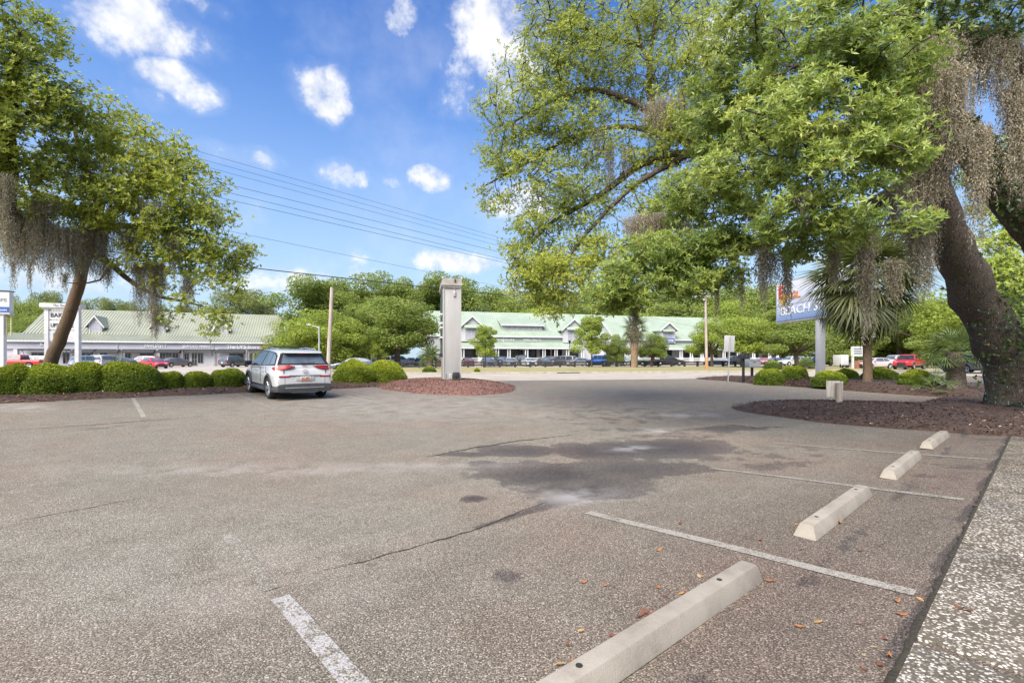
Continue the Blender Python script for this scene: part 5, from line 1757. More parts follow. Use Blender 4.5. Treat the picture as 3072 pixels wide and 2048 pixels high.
k = 26.2 / F; hz = lambda v: H + (HV - v) * k - p.z
MB().box(-.055, .055, -.05, .05, -.1, hz(1102)).build('post', M_DARK, mb)
bx_ = MB().prism([(-.37, hz(1102)), (.33, hz(1102)), (.37, hz(1084)), (.33, hz(1076.5)), (-.33, hz(1077)), (-.37, hz(1084))], 'y', -.25, .25).build('box', M_GREYBOX, mb, bevel=.02)
MB().box(-.35, .345, -.262, -.248, hz(1100), hz(1085)).build('door', mat('grey_door', (.26, .28, .31), .45, .1, 5), bx_)
MB().box(-.10, .04, -.275, -.255, hz(1086.5), hz(1085)).build('handle', M_DARK, bx_)

q = W(2184, 1073, 27.0); p = bedground(q.x, q.y, -.02)
ss = empty('road_sign', p, R(-6), 'blank grey back of a square road sign on a thin steel post', 'sign')
ss.rotation_euler = (0, R(2.5), R(-6))
k = 27 / F; hz = lambda v: H + (HV - v) * k - p.z
MB().box(-.03, .03, -.025, .025, -.2, hz(1010)).build('post', M_GALV, ss)
MB().box(-.30, .28, .03, .045, hz(1055), hz(1006)).build('panel', mat('sign_back', (.40, .40, .41), .45, .06, 3), ss, bevel=.02)

q = G(2514, 1219); p = bedground(q.x, q.y, -.02)
ws = empty('wooden_sign', p, R(-12), 'small weathered sign seen from behind on a round wooden post', 'sign')
d = q.y; k = d / F; hz = lambda v: H + (HV - v) * k - p.z
MB().tube([(.03, 0, -.1), (.02, 0, hz(1148))], [.085, .075], 12).build('post', M_WOODPOLE, ws, smooth=50)
M_PLY = mat('weathered_board', (.62, .57, .50), .85, .18, 4, bump=.3, stretch=(4, 4, .5), col2=(.46, .41, .35))
for (x0, x1) in ((-.26, -.065), (-.06, .09), (.095, .16)):
    MB().box(x0, x1, .075, .10, hz(1192 + random.uniform(-3, 3)), hz(1143 + random.uniform(-1, 1))).build('board', M_PLY, ws, bevel=.004)

# ---------------------------------------------------------------- poles, lamps, cables
q = W(991, 1073, 44); p = onground(q.x, q.y)
up = empty('utility_pole', p, 0, 'pale wooden utility pole beyond the white SUV', 'pole')
MB().tube([(-.22, 0, -.2), (.16, 0, H + (HV - 862) * 44 / F - p.z)], [.21, .16], 12).build('shaft', M_WOODPOLE, up, smooth=50)
MB().bar((.0, -.2, 1.0), (.03, -.2, 3.0), .04, 8).build('conduit', M_GALV, up)
q = W(2118, 1073, 55); p = onground(q.x, q.y)
up2 = empty('utility_pole', p, 0, 'wooden utility pole with orange brown foot across the road', 'pole')
zt = H + (HV - 878) * 55 / F - p.z
MB().tube([(.08, 0, -.2), (.06, 0, 1.5)], [.17, .165], 12).build('foot', mat('fresh_pole', (.45, .24, .10), .9, .15, 4, stretch=(3, 3, .3)), up2, smooth=50)
MB().tube([(.06, 0, 1.45), (-.08, 0, zt)], [.163, .13], 12).build('shaft', M_WOODPOLE, up2, smooth=50)
MB().tube([(-.28, -.1, zt - .9), (-.28, -.1, zt - .1)], [.2, .2], 12).build('transformer', M_GALV, up2, smooth=50)
MB().box(-1.3, 1.2, -.22, -.12, zt - .5, zt - .38).build('crossarm', M_WOODPOLE, up2)

q = W(958, 1073, 47); p = onground(q.x, q.y)
sl = empty('street_lamp', p, 0, 'slim steel street lamp with arm beyond the white SUV', 'street lamp')
z = lambda v: H + (HV - v) * 47 / F - p.z
MB().tube([(0, 0, -.1), (-.02, 0, z(980))], [.10, .07], 10).build('pole', M_GALV, sl, smooth=50)
MB().tube([(-.02, 0, z(983)), (-.4, 0, z(979)), (-1.0, 0, z(974.5))], [.04, .035, .035], 8).build('arm', M_GALV, sl, smooth=50)
MB().prism([(-1.25, z(975)), (-.75, z(976.5)), (-.75, z(974)), (-1.0, z(972)), (-1.25, z(973))], 'y', -.13, .13).build('lamp_head', M_GALV, sl, bevel=.02)
q = W(1709, 1073, 76); p = onground(q.x, q.y)
lp = empty('post_lamp', p, 0, 'dark post lamp with lantern before the porch building', 'street lamp')
z = lambda v: H + (HV - v) * 76 / F - p.z
MB().tube([(0, 0, 0), (0, 0, .5), (0, 0, .55), (0, 0, z(1028))], [.12, .10, .06, .05], 10).build('pole', M_DARK, lp, smooth=50)
MB().tube([(0, 0, z(1029)), (0, 0, z(1024)), (0, 0, z(1022)), (0, 0, z(1020.5))], [.12, .22, .24, .03], 10).build('lantern', M_DARK, lp, smooth=50)

for i, (u1, v1, u2, v2, r) in enumerate([(615, 460, 1448, 698, .010), (645, 489, 1444, 709, .010), (660, 512, 1440, 722, .010), (667, 549, 1534, 765, .013), (674, 575, 1407, 753, .013), (712, 605, 1523, 790, .013), (726, 701, 1292, 817, .010), (760, 791, 1314, 880, .034)]):
    if i < 7:
        ve = v1 + (v2 - v1) / (u2 - u1) * (2118 - u1)
        a, b_ = W(u1, v1, 30), W(2118, ve, 55)
    else:
        a, b_ = W(u1, v1, 33), W(2118, 940, 55)
    a = a + (a - b_) * .45
    pts = [a.lerp(b_, j / 24) for j in range(25)]
    if i == 7:
        pts = [p_ - Vector((0, 0, 1.4 * 4 * (j / 24) * (1 - j / 24) * .25)) for j, p_ in enumerate(pts)]
    o = MB().tube(pts, r, 5).build('overhead_cable', M_WIRE)
    lab = ['topmost', 'second', 'third', 'fourth', 'fifth', 'sixth', 'lone faint seventh'][i] + ' of the thin overhead cables crossing the sky' if i < 7 else 'thick black overhead cable running behind the tall sign'
    tag(o, lab, 'cable', 'overhead cables')

# ---------------------------------------------------------------- cars across the road
PT = {n: paint(n, c, m) for n, c, m in [('white', (.52, .52, .53), 0), ('silver', (.42, .44, .46), .5), ('grey', (.14, .15, .16), .4), ('charcoal', (.045, .047, .052), .3), ('black', (.014, .014, .016), .2), ('maroon', (.16, .025, .03), .3),
                                      ('red', (.48, .02, .02), .1), ('blue', (.02, .12, .42), .2), ('steel_blue', (.12, .17, .27), .4), ('navy', (.02, .035, .08), .3), ('green', (.03, .075, .055), .3), ('pale_blue', (.32, .42, .52), .3), ('pink_white', (.52, .44, .44), 0), ('taupe', (.22, .18, .17), .4)]}
AWAY, TOWARD = R(104), R(-76)
GRP = 'cars parked before the porch shops'


def car_at(kind, col, u, d, head, label, name=None, group=GRP, glass=M_CARGLASS_LIGHT, **kw):
    q = W(u, 1073, d)
    nm = name or {'sedan': 'sedan', 'suv': 'suv', 'pickup': 'pickup_truck', 'jeep': 'off_roader', 'van': 'minivan'}[kind]
    cat = {'pickup': 'pickup truck', 'van': 'van'}.get(kind, 'car')
    return place_car(kind, nm, PT[col], q.x, q.y, head, label, cat, group, glass, **kw)


car_at('van', 'white', 1192, 79, R(60), 'white minivan behind the hedge balls, left of the rail fence', glass=M_CARGLASS)
car_at('sedan', 'white', 1233, 84, AWAY, 'white sedan partly hidden by an oak trunk')
car_at('sedan', 'steel_blue', 1259, 77, TOWARD, 'steel blue sedan facing the road beside the small sago palm')
car_at('sedan', 'maroon', 1402, 77, AWAY, 'maroon sedan showing its red tail lights, right of the tall sign')
car_at('sedan', 'steel_blue', 1463, 77.5, TOWARD, 'blue grey sedan facing the road with pale headlights under a young tree')
car_at('suv', 'black', 1501, 81, TOWARD, 'black SUV half behind a silver sedan')
car_at('sedan', 'silver', 1528, 78, TOWARD, 'silver sedan facing the road, third right of the tall sign')
car_at('jeep', 'charcoal', 1566, 82, TOWARD, 'charcoal off-roader behind two silver sedans')
car_at('sedan', 'white', 1586, 78.5, TOWARD, 'pale silver white sedan before a porch pedestal')
car_at('sedan', 'grey', 1634, 79, TOWARD, 'grey sedan left of the boxy black SUV')
car_at('suv', 'maroon', 1655, 83, TOWARD, 'dark maroon SUV behind the grey sedan')
car_at('van', 'charcoal', 1686, 81, R(150), 'boxy charcoal SUV standing high among the parked row', name='boxy_suv', glass=M_CARGLASS)
car_at('sedan', 'silver', 1733, 79.5, R(200), 'silver sedan parked slantwise left of the blue off-roader')
car_at('jeep', 'blue', 1793, 79, R(150), 'bright blue off-roader with yellow spare wheel cover', cover=M_YELLOW, glass=M_CARGLASS)
car_at('sedan', 'silver', 1846, 81, R(190), 'pale silver car right of the blue off-roader')
car_at('pickup', 'green', 1897, 82, R(170), 'dark green pickup truck behind the palm with diamond bark', glass=M_CARGLASS)
car_at('suv', 'black', 1948, 83, R(60), 'black SUV between the green and the grey trucks', glass=M_CARGLASS)
car_at('pickup', 'charcoal', 2000, 82, R(10), 'charcoal grey pickup truck parked side on', glass=M_CARGLASS)
car_at('sedan', 'navy', 2152, 84, R(160), 'navy sedan right of the utility pole with orange foot', glass=M_CARGLASS)
car_at('van', 'black', 2202, 84, R(172), 'black van behind the blank road sign', glass=M_CARGLASS)
car_at('sedan', 'red', 2292, 86, R(60), 'red car half hidden behind the parcel mailbox')
car_at('sedan', 'navy', 2325, 84, R(200), 'dark navy sedan before the right end of the porch')
car_at('suv', 'white', 2374, 82, R(195), 'white SUV under the trees left of the square sign post')
car_at('suv', 'navy', 2459, 82, R(190), 'navy SUV behind the square white sign post')
GR2 = 'cars on and beside the road at the right'
car_at('sedan', 'pink_white', 2625, 62, R(188), 'white sedan behind the palm trunk', group=GR2)
car_at('pickup', 'white', 2690, 70, R(190), 'white pickup truck behind the red truck', group=GR2)
car_at('pickup', 'red', 2728, 57, R(215), 'bright red pickup truck beyond the palm bed', group=GR2, glass=M_CARGLASS)
car_at('suv', 'grey', 2905, 44, R(188), 'dark grey SUV between the small palm and the big trunk', group=GR2, glass=M_CARGLASS)
GR3 = 'cars in the lot of the sage roofed shops'
car_at('sedan', 'navy', 2, 66, R(20), 'navy car cut off by the left edge', group=GR3)
car_at('pickup', 'red', 52, 60, R(195), 'red pickup truck behind the leftmost hedge ball', group=GR3)
car_at('suv', 'white', 104, 68, R(190), 'white SUV left of the leaning trunk', group=GR3)
car_at('suv', 'pale_blue', 276, 64, R(70), 'pale blue SUV right of the leaning trunk', group=GR3)
car_at('van', 'white', 320, 66, R(100), 'white van behind the big hedge ball', group=GR3)
car_at('sedan', 'charcoal', 362, 67, R(160), 'charcoal sedan behind the big hedge ball', group=GR3)
car_at('suv', 'taupe', 430, 72, R(190), 'taupe SUV by the shop window left of the red car', group=GR3)
car_at('sedan', 'red', 462, 62, R(-32), 'red sedan with blue tinted glass beside the big hedge ball', group=GR3)
car_at('sedan', 'taupe', 531, 72, R(68), 'brown grey sedan parked before the seafood market', group=GR3)
car_at('suv', 'grey', 705, 72, R(75), 'grey SUV parked before the parcel store', group=GR3)
car_at('sedan', 'grey', 1062, 50, R(196), 'dark grey car roof showing over the hedge balls right of the white SUV', group='cars on the road')

# ================================================================ plants
M_OAK = foliage('oak_leaf', (.08, .115, .03), (.23, .285, .045), (.42, .46, .06), .36, .42, .5)
M_OAK_YOUNG = foliage('young_oak_leaf', (.09, .125, .03), (.275, .32, .045), (.48, .50, .06), .38, .44, .5)
M_OAK_GLOSS = foliage('glossy_oak_leaf', (.06, .10, .03), (.20, .275, .055), (.39, .45, .09), .32, .4, .5)
M_SHRUB = foliage('clipped_leaf', (.04, .075, .012), (.14, .205, .018), (.44, .49, .025), .42, .3, .4)
M_FAR = foliage('far_leaf', (.10, .145, .04), (.22, .285, .07), (.36, .40, .11), .6, .35, .2)
M_FARBRIGHT = foliage('far_bright_leaf', (.15, .20, .04), (.30, .375, .07), (.44, .50, .11), .6, .38, .2)
M_PINE = foliage('pine_needle', (.10, .125, .05), (.20, .23, .085), (.31, .33, .13), .6, .3, .2)
M_BARK = bark_mat('oak_bark', (.085, .068, .053), (.19, .155, .125), 6)
M_BARK_PALM = bark_mat('palm_bark', (.20, .13, .08), (.44, .31, .21), 11, 1.0)
M_BARK_FAR = mat('far_bark', (.12, .095, .075), .95, .25, 3)
M_TWIG = mat('twig', (.055, .045, .036), .9, .2, 9)
M_MOSS = foliage('spanish_moss', (.20, .165, .135), (.35, .295, .24), (.48, .41, .345), .9, .3, .1)
M_VINE = foliage('vine_leaf', (.02, .045, .015), (.045, .085, .022), (.09, .14, .03), .35, .25, .4)
M_FROND = foliage('palm_frond', (.045, .06, .025), (.10, .115, .045), (.24, .22, .095), .45, .28, .4)
M_FROND2 = foliage('young_palm_frond', (.05, .08, .03), (.12, .17, .06), (.24, .29, .12), .45, .25, .4)
M_SHRUB_CORE = mat('shrub_core', (.02, .028, .012), .95, .3, 9)


def unit(a):
    return a / np.maximum(np.linalg.norm(a, axis=1, keepdims=True), 1e-9)


def leaf_arrays(pos, d, nh, L, w, tint, fold=.25):
    """one bent four-point leaf for each position"""
    d = unit(d)
    side = unit(np.cross(nh, d))
    nn = np.cross(d, side)
    L = L[:, None]; w = w[:, None]
    base = pos
    mid = pos + d * L * .5
    lf = mid + side * w + nn * w * fold
    rt = mid - side * w + nn * w * fold
    tip = pos + d * L - nn * L * .10
    co = np.stack([base, rt, tip, lf], 1).reshape(-1, 3)
    n = len(pos)
    i = np.arange(n) * 4
    f = np.concatenate([np.stack([i, i + 1, i + 2], 1), np.stack([i, i + 2, i + 3], 1)])
    return co, f, np.repeat(tint, 4)


def leaf_mesh(name, parts):
    co = []; fs = []; tt = []; o = 0
    for c, f, t in parts:
        co.append(c); fs.append(f + o); tt.append(t); o += len(c)
    return raw_mesh(name, np.concatenate(co), np.concatenate(fs), {'tint': np.concatenate(tt)})


def sprigs(P, axis, K, L, wr, tint0, tvar=.16, spread=(35, 85)):
    """rosettes of K leaves at P round an axis"""
    M = len(P)
    axis = unit(axis)
    ref = rng.normal(size=(M, 3))
    a = unit(np.cross(axis, ref)); b = np.cross(axis, a)
    out_p = []; out_d = []; out_n = []; out_L = []; out_w = []; out_t = []
    for k in range(K):
        ph = 2 * np.pi * (k / K) + rng.normal(0, .35, M)
        be = np.radians(rng.uniform(spread[0], spread[1], M))
        per = a * np.cos(ph)[:, None] + b * np.sin(ph)[:, None]
        d = axis * np.cos(be)[:, None] + per * np.sin(be)[:, None]
        nh = axis + rng.normal(0, .35, (M, 3))
        ll = L * rng.uniform(.45, 1.35, M)
        out_p.append(P - axis * (ll * .25 * rng.random(M))[:, None]); out_d.append(d); out_n.append(nh); out_L.append(ll); out_w.append(ll * wr * rng.uniform(.8, 1.2, M))
        out_t.append(np.clip(tint0 + rng.normal(0, tvar, M), 0, .93))
    c = np.concatenate
    t = c(out_t)
    t[rng.random(len(t)) < .006] = 1.0
    return leaf_arrays(c(out_p), c(out_d), c(out_n), c(out_L), c(out_w), t)


def catmull(pts, rad, step):
    P = [Vector(p) for p in pts]
    out = []; ro = []
    n = len(P)
    for i in range(n - 1):
        p0, p1, p2, p3 = P[max(i - 1, 0)], P[i], P[i + 1], P[min(i + 2, n - 1)]
        m = max(2, int((p2 - p1).length / step))
        for j in range(m):
            t = j / m
            out.append(.5 * ((2 * p1) + (p2 - p0) * t + (2 * p0 - 5 * p1 + 4 * p2 - p3) * t * t + (3 * p1 - p0 - 3 * p2 + p3) * t ** 3))
            ro.append(rad[i] + (rad[i + 1] - rad[i]) * t)
    out.append(P[-1]); ro.append(rad[-1])
    return out, ro


def grow(limbs, targets, step=.3, twig=.014, wig=.06, climb=.15):
    """twigs from the limbs out to every target; returns limb tubes and twig tubes"""
    tl = MB(); tt = MB()
    nodes = []; dirs = []
    for li, (pts, rad) in enumerate(limbs):
        p, r = catmull(pts, rad, step)
        q = [x + Vector(rng.normal(0, rr * .07, 3)) for x, rr in zip(p, r)]
        tl.tube(q, r, 14 if max(rad) > .2 else 8)
        if max(rad) < .40:
            nodes += [tuple(x) for x in q]
            for i in range(len(q)):
                dd = (q[min(i + 1, len(q) - 1)] - q[max(i - 1, 0)]).normalized(); dirs.append(tuple(dd))
        else:
            m = len(q)
            nodes += [tuple(x) for x in q[int(m * .8):]]
            for i in range(int(m * .8), m):
                dd = (q[min(i + 1, m - 1)] - q[max(i - 1, 0)]).normalized(); dirs.append(tuple(dd))
    N = np.zeros((len(nodes) + len(targets) * 5 + 8, 3)); D = np.zeros_like(N)
    n = len(nodes); N[:n] = nodes; D[:n] = dirs
    if len(targets):
        T = np.asarray(targets)
        dm = np.array([np.min(np.sum((N[:n] - t) ** 2, 1)) for t in T])
        for t in T[np.argsort(dm)]:
            v = t - N[:n]
            ds = np.sqrt(np.sum(v * v, 1)) + 1e-6
            cosv = np.sum(v * D[:n], 1) / ds
            i = int(np.argmin(ds * (1.25 - .35 * cosv)))
            p = N[i]; L = ds[i]
            d0 = D[i]
            k = 4 if L > .5 else 3
            seg = []
            for j in range(k + 1):
                s = j / k
                q = p + v[i] * s + d0 * L * .25 * s * (1 - s) * 2 + np.array([0, 0, climb * L * s * (1 - s)])
                if 0 < j < k: q = q + rng.normal(0, wig * L, 3) * .6
                seg.append(q)
            r0 = min(twig * 2.4, twig * (.7 + .9 * L))
            tt.tube([Vector(q) for q in seg], [r0 + (twig * .35 - r0) * (j / k) for j in range(k + 1)], 4, cap=False)
            for j in range(1, k + 1):
                N[n] = seg[j]; D[n] = (seg[j] - seg[j - 1]) / max(1e-6, np.linalg.norm(seg[j] - seg[j - 1])); n += 1
    return tl, tt


def blob_points(blobs, dens):
    """random points in ellipsoids given as (u, v, d, ru, rv, rd): pixels across, pixels up, metres deep"""
    out = []; cen = []
    for bl_ in blobs:
        u, v, d, ru, rv, rd = bl_[:6]
        w = bl_[6] if len(bl_) > 6 else 1.0
        c = np.array(W(u, v, d)); r = np.array([ru * d / F, rd, rv * d / F])
        n = max(3, int(dens * w * 4.19 * r[0] * r[1] * r[2]))
        p = rng.normal(size=(n, 3)); p = unit(p) * (rng.random((n, 1)) ** .42)
        out.append(c + p * r); cen.append(np.repeat(c[None], n, 0))
    return np.concatenate(out), np.concatenate(cen)


def noise3(P, s):
    """cheap smooth variation over space, about -1..1"""
    q = P * s
    return (np.sin(q[:, 0] * 1.3 + 2 * np.sin(q[:, 1] * .7 + 1)) + np.sin(q[:, 1] * 1.7 + 1.5 * np.sin(q[:, 2] * .9)) + np.sin(q[:, 2] * 1.5 + 2 * np.sin(q[:, 0] * .6 + 2))) / 3


def crown(targets, cen, per, sig, K, L, wr, base_tint, lift=.6, gap=.25):
    """leafy clumps round the targets: returns leaf arrays"""
    T = np.repeat(targets, per, 0); C = np.repeat(cen, per, 0)
    keep = rng.random(len(T)) > gap * (noise3(T, 1.9) > .25)
    T = T[keep]; C = C[keep]
    P = T + rng.normal(0, 1, T.shape) * np.array([sig, sig, sig * .6])
    ax = unit(P - C) * .55 + np.array([-.22, -.62, .45]) * .9 + np.array([0, 0, lift * .35]) + rng.normal(0, .45, P.shape)
    tint = base_tint + .22 * noise3(P, 1.3) + np.repeat(rng.normal(0, .12, len(targets)), per)[keep] + rng.normal(0, .10, len(P))
    return sprigs(P, ax, K, L, wr, tint)


def moss_arrays(p, length, width, dens=1.0, seed=0):
    r = np.random.default_rng(seed)
    ns = max(10, int(80 * dens * width / .3))
    pos = []; dr = []; LL = []
    for s in range(ns):
        st = np.array(p) + np.array([r.normal(0, width * .35), r.normal(0, width * .28), r.uniform(-.08, .05)])
        ln = length * (r.random() ** .7) * math.exp(-((st[0] - p[0]) / (width * .8)) ** 2) + .12
        m = max(4, int(ln / .035))
        x = st.copy()
        for j in range(m):
            x = x + np.array([r.normal(0, .007), r.normal(0, .007), -.035])
            pos.append(x.copy()); dr.append((r.normal(0, .6), r.normal(0, .6), -1.0 + r.normal(0, .5))); LL.append(r.uniform(.035, .075))
    pos = np.array(pos); dr = np.array(dr); LL = np.array(LL)
    tint = np.clip(.45 + r.normal(0, .22, len(pos)), 0, .9)
    return leaf_arrays(pos, dr, r.normal(size=pos.shape), LL, LL * .08 + .0032, tint, .1)


def hang_moss(tree, lst, seed):
    for i, (u, v, d, ln, wd, de) in enumerate(lst):
        p = W(u, v, d)
        me = leaf_mesh('moss', [moss_arrays(p, ln * d / F, wd * d / F, de, seed + i)])
        tag(link('moss', me, M_MOSS, tree), kind='stuff')


# ---------------------------------------------------------------- the big leaning oak at the right
base = G(3000, 1224)
oak = empty('leaning_oak', (0, 0, 0), 0, 'big leaning oak with rough dark trunk wound with string lights', 'tree')
z0 = base.z
w_ = lambda u, v, d: tuple(W(u, v, d))
limbs = [([(W(3048, 1235, 12.4).x, 12.4, z0 - .1), w_(3038, 1130, 12.4), w_(3022, 1060, 12.4), w_(2990, 1000, 12.35), w_(2940, 920, 12.3), w_(2908, 861, 12.2), w_(2868, 760, 12.0), w_(2842, 690, 11.9), w_(2811, 600, 11.7), w_(2780, 520, 11.5), w_(2752, 450, 11.2)], [.62, .56, .53, .51, .49, .465, .415, .38, .345, .31, .28]),
         ([w_(2762, 530, 11.5), w_(2690, 440, 11.2), w_(2560, 390, 11), w_(2380, 400, 11.5), w_(2200, 440, 12.5), w_(2080, 460, 13.2)], [.27, .24, .21, .19, .17, .15]),
         ([w_(2080, 460, 13.2), w_(1930, 490, 13.8), w_(1800, 585, 14), w_(1640, 680, 14), w_(1520, 820, 13.6)], [.14, .12, .09, .06, .03]),
         ([w_(2100, 455, 13.2), w_(2000, 380, 13.8), w_(1958, 330, 14), w_(1950, 200, 14.4), w_(1965, 60, 14.8), w_(1975, -80, 15)], [.14, .13, .12, .08, .06, .04]),
         ([w_(1965, 345, 14), w_(1870, 292, 14), w_(1760, 270, 14.2), w_(1640, 310, 14.2), w_(1520, 380, 14)], [.10, .09, .07, .045, .02]),
         ([w_(1955, 240, 14.2), w_(1925, 140, 14.4), w_(1850, 125, 14.4), w_(1760, 90, 14.5), w_(1640, 60, 14.5)], [.08, .07, .055, .04, .02]),
         ([w_(1975, 400, 13.8), w_(1850, 380, 14.2), w_(1700, 420, 14.5), w_(1560, 500, 14.4), w_(1450, 560, 14.2)], [.09, .07, .055, .04, .02]),
         ([w_(1925, 140, 14.4), w_(1905, 60, 14.6), w_(1860, -60, 14.6)], [.05, .04, .03]),
         ([w_(2060, 465, 13.2), w_(1900, 560, 13.2), w_(1760, 700, 13.2), w_(1660, 840, 13.0)], [.09, .07, .045, .02]),
         ([w_(2150, 450, 12.6), w_(2190, 300, 12.6), w_(2120, 200, 13), w_(2090, 60, 13)], [.10, .08, .06, .03]),
         ([w_(2755, 520, 11.5), w_(2650, 600, 10.5), w_(2500, 660, 9.8), w_(2350, 705, 9.6), w_(2280, 735, 9.8), w_(2180, 700, 10), w_(2050, 730, 10.2)], [.22, .17, .14, .11, .09, .06, .03]),
         ([w_(2740, 470, 11.2), w_(2720, 360, 10), w_(2640, 260, 8.8), w_(2520, 200, 8), w_(2380, 200, 8)], [.26, .20, .14, .09, .04]),
         ([w_(2745, 480, 11.2), w_(2650, 480, 9.5), w_(2540, 450, 8.2), w_(2420, 440, 7.6)], [.20, .15, .09, .04]),
         ([w_(2740, 470, 11.2), w_(2780, 330, 11), w_(2760, 150, 10.5), w_(2700, -40, 10)], [.24, .2, .15, .1])]
airy = [(1560, 335, 14, 150, 90, 1.3), (1680, 190, 14.3, 190, 130, 1.6), (1730, 50, 14.5, 190, 70, 1.6), (1950, 60, 14.6, 190, 90, 1.6), (1860, 230, 14.3, 210, 100, 1.6), (1520, 450, 14.1, 100, 80, 1.1),
        (1700, 400, 14.3, 220, 90, 1.5), (1620, 540, 14, 180, 100, 1.3), (1600, 690, 13.7, 90, 90, 1.0, 1.5), (1590, 830, 13.4, 75, 80, .9, 2.2), (1680, 800, 13.2, 110, 100, 1, 2.0), (1760, 620, 13.8, 150, 110, 1.2),
        (1900, 480, 13.8, 160, 90, 1.3), (1660, 910, 13, 90, 55, .8, 2.2), (1560, 770, 13.5, 60, 50, .8, 1.8), (2080, 180, 13, 140, 170, 1.5), (2080, 380, 13, 150, 120, 1.4), (1480, 590, 14.1, 60, 70, .8), (1800, 760, 13.2, 90, 70, .9, 1.8), (2010, 600, 12.6, 130, 80, 1.1, 1.4), (1740, 850, 12.6, 70, 60, .7, 1.8)]
main = [(2230, 330, 9.6, 190, 170, 1.1, 1.2), (2460, 190, 8, 220, 120, 1.0, 1.2), (2640, 210, 7.6, 150, 130, .9, 1.2), (2440, 370, 7.4, 260, 110, .9, 1.3), (2260, 530, 9, 200, 120, 1.0, 1.2), (2520, 520, 7.2, 200, 110, .8, 1.3), (2660, 420, 6.9, 110, 120, .7, 1.3),
        (2400, 650, 7.8, 180, 70, .8, 1.2), (2620, 640, 7, 110, 75, .6, 1.1), (2700, 690, 6.8, 60, 45, .4), (2100, 600, 10.5, 140, 90, 1), (2310, 80, 9, 220, 80, 1.0, 1.1), (2600, 60, 8.5, 200, 80, 1.0, 1.1)]
low = [(1850, 840, 10, 90, 60, .8, 1.4), (1960, 770, 10.2, 130, 70, .9, 1.4), (1880, 900, 10, 110, 45, .7, 1.3), (2110, 760, 10, 120, 65, .9, 1.4), (2220, 720, 9.8, 90, 55, .8, 1.3), (2050, 840, 10, 120, 50, .8, 1.3), (2200, 830, 9.6, 80, 40, .6, 1.0), (2420, 740, 8.6, 110, 40, .6, 1.1), (2540, 720, 8, 80, 40, .5, 1.0)]
dark = [(2820, 40, 8.5, 150, 70, 1.0, 1.2), (2980, 40, 8, 130, 80, 1.0, 1.2), (2960, 130, 8.5, 110, 60, .9, 1.0), (2780, 150, 8.5, 70, 60, .8, .8)]
tA, cA = blob_points(airy, 10)
tB, cB = blob_points(main, 17)
tC, cC = blob_points(low, 30)
tD, cD = blob_points(dark, 16)
bare, _c = blob_points(airy + main, 2.2)
tl, tt = grow(limbs, np.concatenate([tA, tB, tC, tD, bare]), twig=.016)
tr = tl.build('trunk', M_BARK, oak, smooth=60)
tt.build('twigs', M_TWIG, oak, smooth=60)
link('crown', leaf_mesh('crown', [crown(tA, cA, 26, .15, 6, .072, .19, .50, .5, .5)]), M_OAK_YOUNG, oak)
link('crown', leaf_mesh('crown', [crown(tB, cB, 24, .125, 7, .092, .155, .55, .7, .4), crown(tC, cC, 24, .13, 7, .088, .155, .58, .8, .25)]), M_OAK_GLOSS, oak)
link('crown', leaf_mesh('crown', [crown(tD, cD, 16, .17, 6, .08, .24, .25, .4, .2)]), M_VINE, oak)
hang_moss(oak, [(2000, 300, 13.2, 130, 90, 2.2), (1960, 330, 13.5, 90, 60, 1.5), (1830, 430, 13.6, 140, 30, 1), (1880, 440, 13.6, 90, 26, 1), (1790, 380, 13.8, 80, 40, 1), (1950, 640, 12, 120, 100, 2.6), (2040, 660, 11.6, 70, 60, 1.6), (1900, 660, 12, 100, 40, 1.5),
                (2790, 120, 8.2, 330, 110, 2.6), (2850, 200, 8.0, 300, 90, 2.2), (2730, 330, 8.6, 330, 70, 2.2), (2790, 300, 8.4, 350, 80, 2.4), (2850, 330, 8.4, 250, 60, 2), (2760, 470, 10.8, 260, 60, 2), (2700, 560, 10, 160, 80, 2),
                (2930, 370, 8.0, 350, 45, 2.4), (2960, 380, 8.0, 180, 30, 1.6), (3050, 250, 8, 330, 60, 2.4), (3010, 110, 8, 230, 60, 2), (2945, 90, 8.4, 200, 70, 2), (2770, 640, 9.2, 250, 55, 2.2), (2740, 660, 9.4, 150, 40, 1.6),
                (2602, 690, 8.2, 330, 30, 3.0), (2590, 700, 8.2, 180, 24, 1.6), (2360, 730, 9, 230, 24, 2.2), (2290, 740, 9.2, 180, 30, 2.2), (2320, 750, 9.2, 110, 24, 1.5), (2225, 800, 9.6, 130, 14, 1.6), (2150, 850, 9.8, 90, 14, 1.3), (2500, 740, 8.4, 110, 30, 1.6),
                (1905, 880, 10.2, 150, 22, 2.4), (1985, 640, 11.8, 110, 50, 2), (2430, 560, 7.4, 90, 50, 1.3), (2560, 300, 7.6, 110, 40, 1.2), (2680, 770, 8.8, 130, 40, 1.8), (2170, 490, 11, 100, 50, 1.4), (2260, 600, 9, 90, 40, 1.3), (2740, 200, 8.4, 230, 60, 2), (2820, 430, 8.4, 130, 40, 1.6)], 100)
